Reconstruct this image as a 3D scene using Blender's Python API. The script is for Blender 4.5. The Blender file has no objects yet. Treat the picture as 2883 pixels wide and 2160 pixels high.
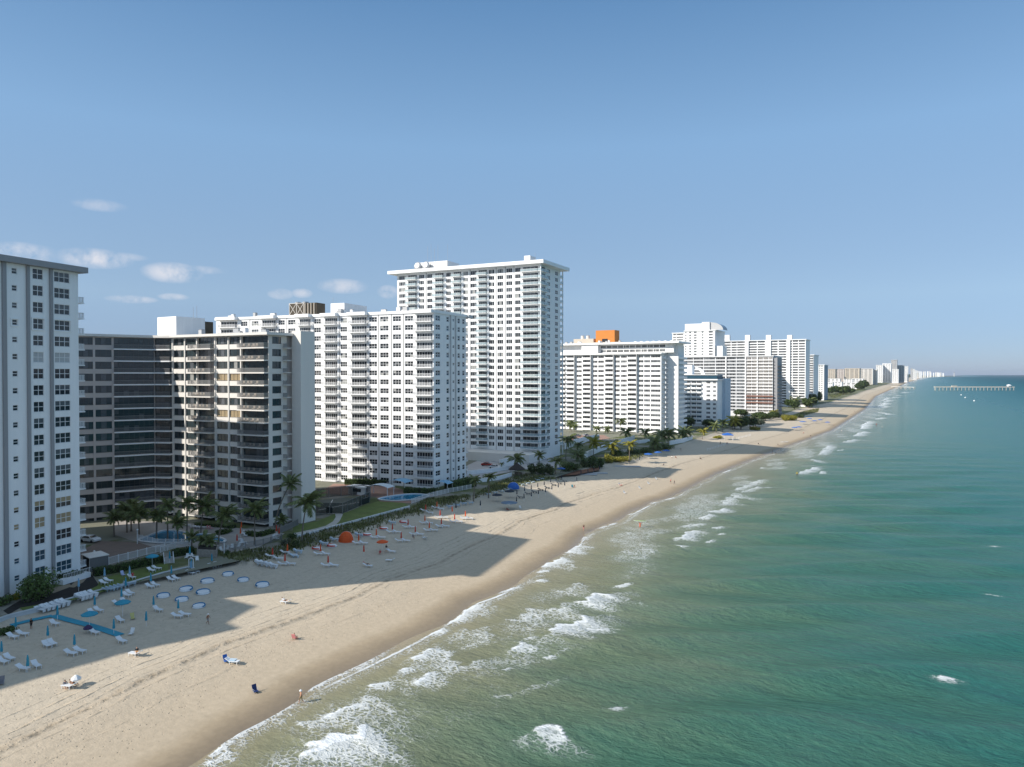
import bpy, math, random
import numpy as np
from mathutils import Vector, Matrix
random.seed(7); rng = np.random.default_rng(7)
PI = math.pi
scn = bpy.context.scene
COL = scn.collection
# ---------------------------------------------------------------- camera
W, HH, FPX, VPX, HOR, CH = 2883., 2160., 2000., 2640., 1053., 40.
YAW = math.atan((VPX-W/2)/FPX); PITCH = math.atan((HH/2-HOR)/FPX)
cam = bpy.data.cameras.new('camera'); cam.sensor_width = 36; cam.lens = 36*FPX/W
cam.clip_start = 1; cam.clip_end = 90000
camo = bpy.data.objects.new('camera', cam); COL.objects.link(camo); scn.camera = camo
camo.location = (0, 0, CH); camo.rotation_euler = (PI/2-PITCH, 0, YAW)
# ---------------------------------------------------------------- sky and sun
SAZ, SEL = math.radians(55.5), math.radians(33)      # shadows run 55.5 deg from +X towards +Y
world = bpy.data.worlds.new('World'); scn.world = world; world.use_nodes = True
wn = world.node_tree; wn.nodes.clear()
def N(nt, t, **kw):
    n = nt.nodes.new(t)
    for k, v in kw.items(): setattr(n, k, v)
    return n
sky = N(wn, 'ShaderNodeTexSky', sky_type='NISHITA'); sky.sun_disc = False
sky.sun_elevation = SEL; sky.sun_rotation = math.atan2(-math.cos(SAZ), -math.sin(SAZ))
sky.altitude = 0; sky.air_density = .5; sky.dust_density = .3; sky.ozone_density = 8
bg = N(wn, 'ShaderNodeBackground'); bg.inputs[1].default_value = 0.12
wo = N(wn, 'ShaderNodeOutputWorld'); wn.links.new(bg.outputs[0], wo.inputs[0])
def dirpx(x, y):
    f = Vector((-math.sin(YAW)*math.cos(PITCH), math.cos(YAW)*math.cos(PITCH), -math.sin(PITCH)))
    r = Vector((math.cos(YAW), math.sin(YAW), 0)); u = r.cross(f)
    return f+r*((x-W/2)/FPX)+u*(-(y-HH/2)/FPX)
# small fair weather clouds low over the land: (direction, angular half width, half height, strength)
CLOUDS = [(265,728,88,26,.75),(330,722,70,12,.35),(485,768,75,28,.8),(560,760,70,12,.35),(60,712,80,26,.6),(280,578,62,16,.38),
          (370,843,62,11,.6),(488,836,38,10,.5),(790,828,36,16,.5),(850,826,30,14,.5),(965,806,72,22,.55),(1092,822,32,20,.6),
          (-260,640,150,40,.5),(-520,760,120,40,.6),(-700,560,160,40,.4),(1060,900,60,10,.35)]
tc = N(wn, 'ShaderNodeTexCoord')
nz = N(wn, 'ShaderNodeTexNoise'); nz.inputs['Scale'].default_value = 34; nz.inputs['Detail'].default_value = 10; nz.inputs['Roughness'].default_value = .6
wn.links.new(tc.outputs['Generated'], nz.inputs['Vector'])
def M(nt, op, a, b=None, c=None, clamp=False):
    n = nt.nodes.new('ShaderNodeMath'); n.operation = op; n.use_clamp = clamp
    for i, v in enumerate((a, b, c)):
        if v is None: continue
        if isinstance(v, (int, float)): n.inputs[i].default_value = v
        else: nt.links.new(v, n.inputs[i])
    return n.outputs[0]
def VM(nt, op, a, b=None):
    n = nt.nodes.new('ShaderNodeVectorMath'); n.operation = op
    for i, v in enumerate((a, b)):
        if v is None: continue
        if hasattr(v, 'is_linked'): nt.links.new(v, n.inputs[i])
        else: n.inputs[i].default_value = v
    return n
tot = None
for cx, cy, hw, hh, st in CLOUDS:
    d = dirpx(cx, cy).normalized(); e = Vector((d.y, -d.x, 0)).normalized(); up = e.cross(d).normalized()
    k = FPX
    dv = VM(wn, 'SUBTRACT', tc.outputs['Generated'], d).outputs[0]
    a = VM(wn, 'DOT_PRODUCT', dv, e*(k/hw)).outputs['Value']
    b = VM(wn, 'DOT_PRODUCT', dv, up*(k/hh)).outputs['Value']
    r2 = M(wn, 'ADD', M(wn, 'MULTIPLY', a, a), M(wn, 'MULTIPLY', b, b))
    v = M(wn, 'MULTIPLY', M(wn, 'SUBTRACT', 1.0, r2, clamp=True), st)
    tot = v if tot is None else M(wn, 'MAXIMUM', tot, v)
nf = M(wn, 'MULTIPLY_ADD', nz.outputs['Fac'], 4.2, -1.45, clamp=True)
cf = M(wn, 'MULTIPLY', tot, nf, clamp=True)
mx = N(wn, 'ShaderNodeMix', data_type='RGBA')
wn.links.new(cf, mx.inputs[0]); sk1 = VM(wn, 'MULTIPLY', sky.outputs[0], (.8, .6, .4))
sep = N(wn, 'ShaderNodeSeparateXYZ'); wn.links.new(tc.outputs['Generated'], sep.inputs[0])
air = N(wn, 'ShaderNodeValToRGB'); wn.links.new(sep.outputs['Z'], air.inputs[0])       # pale maritime air; overhead stops brightened as added fill for the shade
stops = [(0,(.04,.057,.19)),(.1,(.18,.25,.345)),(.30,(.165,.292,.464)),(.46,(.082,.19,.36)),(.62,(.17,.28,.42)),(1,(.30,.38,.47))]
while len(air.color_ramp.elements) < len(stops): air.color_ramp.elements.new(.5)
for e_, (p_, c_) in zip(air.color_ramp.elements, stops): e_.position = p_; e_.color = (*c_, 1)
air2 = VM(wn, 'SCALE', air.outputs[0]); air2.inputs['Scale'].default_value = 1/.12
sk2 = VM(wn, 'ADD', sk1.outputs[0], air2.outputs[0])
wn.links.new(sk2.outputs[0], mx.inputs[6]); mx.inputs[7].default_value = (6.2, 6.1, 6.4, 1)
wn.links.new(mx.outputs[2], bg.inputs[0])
sl = bpy.data.lights.new('sun', 'SUN'); sl.energy = 5.0; sl.angle = math.radians(.53); sl.color = (1, .94, .85)
so = bpy.data.objects.new('sun', sl); COL.objects.link(so)
sdir = Vector((math.cos(SAZ)*math.cos(SEL), math.sin(SAZ)*math.cos(SEL), -math.sin(SEL)))
so.rotation_euler = sdir.to_track_quat('-Z', 'Y').to_euler(); so.location = (-100, -100, 200)
scn.view_settings.view_transform = 'Standard'; scn.view_settings.look = 'None'
scn.view_settings.exposure = .2; scn.view_settings.gamma = 1; scn.view_settings.use_curve_mapping = False
scn.render.engine = 'CYCLES'
scn.cycles.max_bounces = 6; scn.cycles.diffuse_bounces = 4; scn.cycles.glossy_bounces = 2; scn.cycles.transparent_max_bounces = 6
scn.cycles.volume_bounces = 0; scn.cycles.caustics_reflective = False; scn.cycles.caustics_refractive = False
# ---------------------------------------------------------------- pixel helpers: a pixel gives a direction, the ground gives the distance
ZO = dict(s=(0,0,1), d=(0,0,2212/2883), a1=(0,680,3.314), a2=(0,1180,3.314), b1=(420,860,4.142), b2=(420,1220,4.142),
          c1=(580,820,4.142), c2=(1000,820,2.857), d1=(1080,690,3.854), e1=(1560,880,4.142), g1=(1860,880,4.142), f1=(2280,980,3.668),
          q1=(0,1500,4.602), q2=(380,1500,4.142), q3=(820,1320,4.424), q4=(1400,1200,4.424), q5=(1800,1100,3.16), q6=(1250,1050,4.1425),
          q7=(440,1760,4.142), q8=(0,1800,4.602), q9=(1560,1200,4.424), p=(1200,1480,3.687), w=(900,1760,2.212), r=(1900,1200,2.25))
def px(k, x, y=0):
    o = ZO[k]; return o[0]+x/o[2], o[1]+y/o[2]
def G(x, y, z=3.0):
    d = dirpx(x, y); t = (z-CH)/d.z
    return Vector((d.x*t, d.y*t, z))
def gq(k, x, y, z=3.0): return G(*px(k, x, y), z)
def depth(P): return -P[0]*math.sin(YAW)+P[1]*math.cos(YAW)
def zat(y, P): return CH+(HOR-y)/FPX*depth(P)          # height seen at pixel row y above ground point P
def sm(e0, e1, x):
    t = np.clip((x-e0)/(e1-e0), 0, 1); return t*t*(3-2*t)
# shoreline: water's edge points
SH = [('q7',540,1590),('q7',800,1390),('q7',990,1250),('q7',1280,1090),('q7',1640,890),('q7',1830,740),('p',220,1015),('p',500,800),
      ('p',740,700),('p',960,610),('p',1200,430),('p',1430,290),('p',1570,195),('p',1660,110),('q4',1080,1360),('q4',1300,1260),
      ('q4',1490,1200),('q4',1640,1090),('q4',1950,950),('q4',2190,880),('s',2032,1329),('s',2203,1264),('s',2346,1212),('s',2437,1153),('s',2468,1116),('s',2514.5,1095),('s',2553,1078),('s',2593,1066)]
SHP = [gq(*a, 0.) for a in SH]
sy = [-200, 20]+[p.y for p in SHP]+[8000, 11000, 15000, 40000]
sx = [-52, -61]+[p.x for p in SHP]+[-170, -60, 400, 400]
o_ = np.argsort(sy); SY = np.array(sy)[o_]; SX = np.array(sx)[o_]
def shore(Y): return np.interp(Y, SY, SX)
# back of the beach (seawall, dune foot)
BK = [('q1',110,1130),('q1',860,920),('q1',1700,700),('q1',2110,570),('q2',660,430),('q2',830,350),('q2',1000,330),('q2',1360,385),('q3',250,1000),
      ('q3',420,940),('q3',780,820),('q3',1060,740),('q3',1330,620),('q3',1600,580),('q3',1780,500),('q6',340,1470),('q6',780,1370),('q6',1150,1230),('q6',1370,1250),
      ('q4',1330,500),('q9',1000,440),('q9',1190,360),('q9',1500,270)]
BKP = [gq(*a, 2.4) for a in BK]
by = [-200, 20]+[p.y for p in BKP]+[520, 640, 800, 1000, 1300, 1900, 2600, 5000, 9000, 15000]
bx = [-112, -114]+[p.x for p in BKP]+[-122, -118, -125, -120, -125, -140, -150, -190, -260, 300]
o_ = np.argsort(by); BY = np.array(by)[o_]; BX = np.array(bx)[o_]
def back(Y): return np.interp(Y, BY, BX)
def h(X, Y):
    d = shore(Y)-X
    z = np.where(d < 0, np.maximum(.08*d, -1.5), np.interp(d, [0, 10, 20, 30, 50], [0, .75, 1.45, 1.85, 2.25]))
    t = sm(-1.2, 1.2, back(Y)-X)
    return z*(1-t)+3.0*t
def T(x, y):
    z = 2.0
    for _ in range(12):
        P = G(x, y, z); z = .5*z+.5*float(h(np.float64(P.x), np.float64(P.y)))
    P = G(x, y, z); return P
def tq(k, x, y): return T(*px(k, x, y))
# ---------------------------------------------------------------- materials
MATS = {}
def base_mat(name):
    m = bpy.data.materials.new(name); m.use_nodes = True; nt = m.node_tree
    return m, nt, nt.nodes['Principled BSDF']
def mat(name, col, rough=.6, var=.06, scale=.5, bump=0., bscale=8., spec=.35, metal=0., island=0., alpha=None, sheen=0, streak=False):
    if name in MATS: return MATS[name]
    m, nt, b = base_mat(name); L = nt.links
    b.inputs['Roughness'].default_value = rough; b.inputs['Metallic'].default_value = metal
    b.inputs['Specular IOR Level'].default_value = spec
    g = N(nt, 'ShaderNodeNewGeometry')
    n1 = N(nt, 'ShaderNodeTexNoise'); n1.inputs['Scale'].default_value = scale; n1.inputs['Detail'].default_value = 5
    if streak:
        mp = N(nt, 'ShaderNodeMapping'); mp.inputs['Scale'].default_value = (1.6, 1.6, .12); L.new(g.outputs['Position'], mp.inputs[0]); L.new(mp.outputs[0], n1.inputs[0])
    else: L.new(g.outputs['Position'], n1.inputs[0])
    f = M(nt, 'MULTIPLY_ADD', n1.outputs['Fac'], var*4, 1-var*2)
    if island:
        f = M(nt, 'MULTIPLY', f, M(nt, 'MULTIPLY_ADD', g.outputs['Random Per Island'], island*2, 1-island))
    vm = N(nt, 'ShaderNodeVectorMath', operation='SCALE'); vm.inputs[0].default_value = col; L.new(f, vm.inputs['Scale'])
    L.new(vm.outputs[0], b.inputs['Base Color'])
    if bump:
        n2 = N(nt, 'ShaderNodeTexNoise'); n2.inputs['Scale'].default_value = bscale; n2.inputs['Detail'].default_value = 4
        L.new(g.outputs['Position'], n2.inputs[0])
        bp = N(nt, 'ShaderNodeBump'); bp.inputs['Strength'].default_value = bump; bp.inputs['Distance'].default_value = .1
        L.new(n2.outputs['Fac'], bp.inputs['Height']); L.new(bp.outputs[0], b.inputs['Normal'])
    if island:      # thin leaves let some light through
        tr_ = N(nt, 'ShaderNodeBsdfTranslucent'); L.new(vm.outputs[0], tr_.inputs['Color']); ms = N(nt, 'ShaderNodeMixShader'); ms.inputs[0].default_value = .38
        L.new(b.outputs[0], ms.inputs[1]); L.new(tr_.outputs[0], ms.inputs[2]); L.new(ms.outputs[0], nt.nodes['Material Output'].inputs['Surface'])
    if alpha is not None: b.inputs['Alpha'].default_value = alpha
    MATS[name] = m; return m
white = mat('white_paint', (.86,.86,.855), .55, .055, .7, streak=True)
white2 = mat('bright_white_paint', (.88,.875,.865), .55, .05, .8, streak=True)
cream = mat('cream_paint', (.74,.70,.645), .6, .04, .25, streak=True)
greypaint = mat('grey_paint', (.30,.30,.31), .6, .05, .3, streak=True)
lgrey = mat('light_grey_paint', (.50,.50,.50), .6, .05, .3, streak=True)
taupe = mat('taupe_paint', (.56,.505,.475), .6, .04, .3, streak=True)
joint_m = mat('dark_joint', (.16,.155,.15), .7)
frame_w = mat('white_frame', (.76,.76,.76), .45, .02)
frame_d = mat('bronze_frame', (.05,.048,.045), .4, .05)
roofg = mat('roof_gravel', (.42,.41,.39), .9, .12, .6)
gl_dark = mat('dark_glass', (.018,.022,.027), .06, .1, .3, spec=.6)
gl_mid = mat('curtained_glass', (.10,.11,.12), .08, .25, 1.5, spec=.55)
gl_light = mat('blind_glass', (.33,.33,.31), .12, .12, 2.5, spec=.5)
gl_tan = mat('tan_blind_glass', (.36,.28,.17), .12, .12, 2.5, spec=.5)
gl_b = mat('bronze_tinted_glass', (.03,.045,.05), .06, .3, .5, spec=.7)
gl_blue = mat('blue_glass', (.03,.075,.11), .06, .1, .4, spec=.6)
gl_shut = mat('closed_shutter', (.46,.46,.46), .5, .06, 2)
rail_d = mat('dark_railing', (.24,.235,.23), .5)
furn = mat('balcony_furniture_fabric', (.5,.42,.33), .8, .2, 3)
def glass_rail():
    m, nt, b = base_mat('turquoise_rail_glass')
    b.inputs['Base Color'].default_value = (.55,.68,.71,1); b.inputs['Roughness'].default_value = .1; b.inputs['Alpha'].default_value = .38
    MATS['turquoise_rail_glass'] = m; return m
rail_g = glass_rail()
concrete = mat('concrete', (.44,.42,.39), .85, .1, .4, .2)
paver = mat('brown_pavers', (.20,.15,.125), .85, .12, .8, .3, 6)
deckm = mat('pool_deck', (.40,.365,.335), .8, .1, .5, .2)
redpav = mat('red_pavers', (.33,.20,.155), .85, .1, .6, .2)
asphalt = mat('asphalt', (.06,.06,.062), .9, .12, .5, .2)
lawnm = mat('lawn', (.125,.165,.04), .9, .2, .35, .8, 14)
hedgem = mat('hedge_leaves', (.065,.11,.028), .55, .15, .6, island=.55, spec=.3)
bushm = mat('bush_leaves', (.10,.155,.04), .5, .15, .6, island=.55, spec=.35)
seagrape = mat('sea_grape_leaves', (.085,.12,.04), .55, .15, .5, island=.55)
greyleaf = mat('grey_green_leaves', (.13,.15,.095), .6, .15, .5, island=.5)
treem = mat('tree_leaves', (.07,.105,.03), .55, .2, .3, island=.55)
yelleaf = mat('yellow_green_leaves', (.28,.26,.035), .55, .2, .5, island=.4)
dunem = mat('dune_grass_blades', (.15,.16,.06), .7, .2, .4, island=.5)
palmm = mat('palm_fronds', (.165,.20,.07), .45, .2, .5, island=.45, spec=.45)
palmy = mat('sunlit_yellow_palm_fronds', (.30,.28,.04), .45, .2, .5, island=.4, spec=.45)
trunkm = mat('palm_trunk', (.20,.165,.13), .9, .15, 3, .4, 10)
bark = mat('bark', (.12,.09,.065), .9, .15, 3)
turq = mat('turquoise_canvas', (.035,.27,.38), .75, .08, 2)
turq_l = mat('pale_blue_canvas', (.22,.42,.58), .75, .08, 2)
turq_d = mat('deep_blue_canvas', (.03,.17,.33), .75, .08, 2)
orange = mat('orange_canvas', (.70,.10,.02), .75, .08, 2)
redor = mat('red_orange_canvas', (.55,.055,.03), .75, .08, 2)
navy = mat('navy_canvas', (.018,.03,.05), .75, .08, 2)
bluec = mat('blue_canvas', (.03,.13,.45), .75, .08, 2)
plastic = mat('white_plastic', (.74,.76,.78), .4, .03, 2)
plastic_b = mat('pale_blue_plastic', (.50,.60,.68), .45, .05, 2)
steel = mat('galvanised_steel', (.45,.46,.47), .45, .05, 2, metal=.4)
brownm = mat('brown_louver', (.075,.06,.04), .7, .1, 1)
rustm = mat('rust_netting', (.26,.13,.095), .8, .15, .3)
orwall = mat('orange_stucco', (.62,.22,.045), .7, .04, .4)
skin = mat('skin', (.50,.27,.17), .6, .05, 3)
skin2 = mat('tanned_skin', (.30,.15,.09), .6, .05, 3)
blackc = mat('black_cloth', (.012,.012,.014), .8)
hairm = mat('hair', (.05,.03,.02), .7)
wood = mat('weathered_wood', (.27,.22,.16), .85, .12, 2, .3)
tanroof = mat('tan_stucco', (.58,.51,.42), .7, .06, .3)
poolw = None
# ---------------------------------------------------------------- mesh helpers
class MB:
    def __init__(s): s.v = []; s.f = []; s.m = []; s.mats = []
    def mi(s, m):
        if m not in s.mats: s.mats.append(m)
        return s.mats.index(m)
    def face(s, pts, m):
        n = len(s.v); s.v += [tuple(p) for p in pts]; s.f.append(tuple(range(n, n+len(pts)))); s.m.append(s.mi(m))
    def box(s, x0, x1, y0, y1, z0, z1, m, skip=''):
        n = len(s.v)
        s.v += [(x0,y0,z0),(x1,y0,z0),(x1,y1,z0),(x0,y1,z0),(x0,y0,z1),(x1,y0,z1),(x1,y1,z1),(x0,y1,z1)]
        F = {'b':(0,3,2,1),'t':(4,5,6,7),'f':(0,1,5,4),'k':(2,3,7,6),'l':(3,0,4,7),'r':(1,2,6,5)}
        for k, q in F.items():
            if k in skip: continue
            s.f.append(tuple(n+i for i in q)); s.m.append(s.mi(m))
    def prism(s, poly, z0, z1, m, mt=None, cap=True):
        a = sum(poly[i][0]*poly[(i+1)%len(poly)][1]-poly[(i+1)%len(poly)][0]*poly[i][1] for i in range(len(poly)))
        if a < 0: poly = poly[::-1]
        n = len(poly)
        for i in range(n):
            p, q = poly[i], poly[(i+1)%n]
            s.face([(p[0],p[1],z0),(q[0],q[1],z0),(q[0],q[1],z1),(p[0],p[1],z1)], m)
        if cap:
            s.face([(p[0],p[1],z1) for p in poly], mt or m); s.face([(p[0],p[1],z0) for p in poly[::-1]], m)
    def tube(s, pts, rad, m, n=6, cap=True):
        pts = [Vector(p) for p in pts]; rings = []
        for i, p in enumerate(pts):
            t = (pts[min(i+1, len(pts)-1)]-pts[max(i-1, 0)]).normalized()
            a = t.orthogonal().normalized() if abs(t.z) < .9 else Vector((1,0,0)); a = (a-t*a.dot(t)).normalized(); b = t.cross(a)
            r = rad[i] if isinstance(rad, (list, tuple)) else rad
            k = len(s.v); rings.append(k)
            for j in range(n):
                an = 2*PI*j/n; s.v.append(tuple(p+(a*math.cos(an)+b*math.sin(an))*r))
        for i in range(len(pts)-1):
            for j in range(n):
                s.f.append((rings[i]+j, rings[i]+(j+1)%n, rings[i+1]+(j+1)%n, rings[i+1]+j)); s.m.append(s.mi(m))
        if cap:
            s.f.append(tuple(rings[-1]+j for j in range(n))); s.m.append(s.mi(m))
            s.f.append(tuple(rings[0]+j for j in range(n))[::-1]); s.m.append(s.mi(m))
    def lathe(s, prof, m, n=12, c=(0,0), sx=1, sy=1, scal=None):
        rings = []
        for r, z in prof:
            k = len(s.v); rings.append(k)
            for j in range(n):
                an = 2*PI*j/n; q = scal(j, r) if scal else 0
                s.v.append((c[0]+math.cos(an)*r*sx, c[1]+math.sin(an)*r*sy, z+q))
        for i in range(len(prof)-1):
            for j in range(n):
                s.f.append((rings[i]+j, rings[i]+(j+1)%n, rings[i+1]+(j+1)%n, rings[i+1]+j)); s.m.append(s.mi(m))
    def mesh(s, name, smooth=False):
        me = bpy.data.meshes.new(name); me.from_pydata(s.v, [], s.f)
        for m in s.mats: me.materials.append(m)
        me.polygons.foreach_set('material_index', s.m)
        if smooth: me.polygons.foreach_set('use_smooth', [True]*len(s.f))
        me.update(); return me
def tag(o, label=None, cat=None, group=None, kind=None):
    if label: o['label'] = label
    if cat: o['category'] = cat
    if group: o['group'] = group
    if kind: o['kind'] = kind
    return o
KIDS = {}
def obj(name, me, parent=None, loc=(0,0,0), rz=0., scale=None):
    if isinstance(me, MB): me = me.mesh(name)
    o = bpy.data.objects.new(name, me); COL.objects.link(o); o.parent = parent
    if parent is not None: KIDS.setdefault(parent.name, []).append(o)
    o.location = loc; o.rotation_euler = (0, 0, rz)
    if scale is not None: o.scale = scale if hasattr(scale, '__len__') else (scale,)*3
    return o
def thing(name, label, cat, loc, rz=0., group=None):
    o = obj(name, None, None, loc, rz); return tag(o, label, cat, group)
def copy_tree(o, parent=None):
    c = o.copy(); COL.objects.link(c); c.parent = parent
    if parent is not None: KIDS.setdefault(parent.name, []).append(c)
    for ch in KIDS.get(o.name, []): copy_tree(ch, c)
    return c
CACHE = {}
def cached(key, fn):
    if key not in CACHE: CACHE[key] = fn()
    return CACHE[key]
# ---------------------------------------------------------------- bodies: one continuous skinned mesh per pose, made while the scene is still empty
POSES = dict(
 stand=dict(pelvis=(0,0,.92),chest=(0,.01,1.28),neck=(0,.0,1.46),head=(0,-.01,1.56),crown=(0,0,1.66),shl=(-.18,.01,1.38),ell=(-.25,.03,1.1),hal=(-.24,-.05,.86),fil=(-.23,-.08,.76),shr=(.18,.01,1.38),elr=(.25,.03,1.1),har=(.24,-.05,.86),fir=(.23,-.08,.76),hil=(-.1,0,.86),knl=(-.11,-.02,.48),anl=(-.11,.02,.07),tol=(-.12,-.15,.03),hir=(.1,0,.86),knr=(.11,-.02,.48),anr=(.11,.02,.07),tor=(.12,-.15,.03)),
 walk=dict(pelvis=(0,0,.9),chest=(0,-.03,1.26),neck=(0,-.05,1.44),head=(0,-.07,1.54),crown=(0,-.06,1.64),shl=(-.18,-.02,1.36),ell=(-.24,.12,1.1),hal=(-.23,.10,.88),fil=(-.22,.06,.78),shr=(.18,-.04,1.36),elr=(.24,-.14,1.12),har=(.22,-.30,.95),fir=(.21,-.36,.88),hil=(-.1,0,.85),knl=(-.1,-.18,.5),anl=(-.1,-.22,.07),tol=(-.1,-.38,.05),hir=(.1,0,.85),knr=(.1,.06,.46),anr=(.1,.34,.14),tor=(.1,.30,.03)),
 sit=dict(pelvis=(0,.1,.48),chest=(0,.2,.84),neck=(0,.2,1.02),head=(0,.17,1.12),crown=(0,.18,1.22),shl=(-.18,.2,.94),ell=(-.26,.12,.68),hal=(-.2,-.12,.6),fil=(-.18,-.2,.6),shr=(.18,.2,.94),elr=(.26,.12,.68),har=(.2,-.12,.6),fir=(.18,-.2,.6),hil=(-.1,.06,.46),knl=(-.13,-.36,.54),anl=(-.13,-.5,.12),tol=(-.13,-.64,.08),hir=(.1,.06,.46),knr=(.13,-.36,.54),anr=(.13,-.5,.12),tor=(.13,-.64,.08)),
 recline=dict(pelvis=(0,.0,.52),chest=(0,.34,.72),neck=(0,.5,.84),head=(0,.58,.92),crown=(0,.64,1.0),shl=(-.18,.42,.76),ell=(-.27,.2,.58),hal=(-.2,-.02,.56),fil=(-.18,-.1,.56),shr=(.18,.42,.76),elr=(.27,.2,.58),har=(.2,-.02,.56),fir=(.18,-.1,.56),hil=(-.1,-.05,.5),knl=(-.12,-.45,.56),anl=(-.12,-.85,.48),tol=(-.12,-.9,.6),hir=(.1,-.05,.5),knr=(.12,-.45,.66),anr=(.12,-.8,.48),tor=(.12,-.88,.58)),
 carry=dict(pelvis=(0,0,.92),chest=(0,.01,1.28),neck=(0,.0,1.46),head=(0,-.01,1.56),crown=(0,0,1.66),shl=(-.18,.01,1.38),ell=(-.36,.0,1.55),hal=(-.28,-.05,1.8),fil=(-.24,-.06,1.88),shr=(.18,.01,1.38),elr=(.36,.0,1.55),har=(.28,-.05,1.8),fir=(.24,-.06,1.88),hil=(-.1,0,.86),knl=(-.11,-.1,.48),anl=(-.11,-.05,.07),tol=(-.12,-.2,.03),hir=(.1,0,.86),knr=(.11,.03,.48),anr=(.11,.12,.07),tor=(.12,-.04,.03)))
def body_shape(pose):
    J = POSES[pose]; names = list(J); me = bpy.data.meshes.new('body'); E_l = [('pelvis','chest'),('chest','neck'),('neck','head'),('head','crown'),('chest','shl'),('shl','ell'),('ell','hal'),('hal','fil'),('chest','shr'),('shr','elr'),('elr','har'),('har','fir'),('pelvis','hil'),('hil','knl'),('knl','anl'),('anl','tol'),('pelvis','hir'),('hir','knr'),('knr','anr'),('anr','tor')]
    me.from_pydata([J[n] for n in names], [(names.index(a), names.index(b)) for a, b in E_l], [])
    o = bpy.data.objects.new('body', me); COL.objects.link(o); o.modifiers.new('s', 'SKIN'); sub = o.modifiers.new('d', 'SUBSURF'); sub.levels = 1
    R = dict(pelvis=.145, chest=.15, neck=.055, head=.10, crown=.085, shl=.065, ell=.045, hal=.032, fil=.028, hil=.09, knl=.062, anl=.04, tol=.035); R.update({k[:-1]+'r': v for k, v in list(R.items()) if k.endswith('l') and len(k) == 3})
    for i, n in enumerate(names): v = me.skin_vertices[0].data[i]; v.radius = (R[n], R[n]*(.8 if n in ('pelvis','chest') else 1)); v.use_root = n == 'pelvis'
    ev = o.evaluated_get(bpy.context.evaluated_depsgraph_get()); out = bpy.data.meshes.new_from_object(ev); bpy.data.objects.remove(o)
    seg = [(Vector(J[a]), Vector(J[b]), (3 if (a == 'head' or b == 'crown') else (1 if {a, b} <= {'pelvis','chest','shl','shr'} or b in ('ell','elr') else (2 if b in ('hil','hir','knl','knr') else 0)))) for a, b in E_l]
    for p in out.polygons:
        c = p.center; best = min(seg, key=lambda s: ((c-s[0])-(s[1]-s[0])*max(0, min(1, (c-s[0]).dot(s[1]-s[0])/(s[1]-s[0]).length_squared))).length)
        mi = best[2]
        if mi == 3: mi = 3 if (c.z > J['head'][2]+.02 or c.y > J['head'][1]+.03) else 0
        p.material_index = mi; p.use_smooth = True
    return out
SHAPES = {p: body_shape(p) for p in POSES}
# ================================================================ SETTING: sand, ground, sea
def attr_mat(name):
    m, nt, b = base_mat(name)
    at = N(nt, 'ShaderNodeAttribute', attribute_name='d'); g = N(nt, 'ShaderNodeNewGeometry')
    return m, nt, b, at.outputs['Fac'], g.outputs['Position']
def noise(nt, vec, scale, detail=4, rough=.55, dist=0.):
    n = N(nt, 'ShaderNodeTexNoise'); n.inputs['Scale'].default_value = scale; n.inputs['Detail'].default_value = detail
    n.inputs['Roughness'].default_value = rough; n.inputs['Distortion'].default_value = dist
    nt.links.new(vec, n.inputs['Vector']); return n.outputs['Fac']
def ramp(nt, fac, stops, mode='LINEAR'):
    r = N(nt, 'ShaderNodeValToRGB'); r.color_ramp.interpolation = mode; e = r.color_ramp.elements
    while len(e) < len(stops): e.new(.5)
    for q, (p, c) in zip(e, stops): q.position = p; q.color = (*c, 1) if len(c) == 3 else c
    nt.links.new(fac, r.inputs[0]); return r.outputs[0]
def mixc(nt, f, a, b, bt='MIX'):
    n = N(nt, 'ShaderNodeMix', data_type='RGBA', blend_type=bt)
    for i, v in ((0, f), (6, a), (7, b)):
        if isinstance(v, (int, float)): n.inputs[i].default_value = v
        elif isinstance(v, tuple): n.inputs[i].default_value = (*v, 1)
        else: nt.links.new(v, n.inputs[i])
    return n.outputs[2]
def mapv(nt, vec, rz=0., sc=(1,1,1)):
    mp = N(nt, 'ShaderNodeMapping'); mp.inputs['Rotation'].default_value = (0,0,rz); mp.inputs['Scale'].default_value = sc
    nt.links.new(vec, mp.inputs[0]); return mp.outputs[0]
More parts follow.
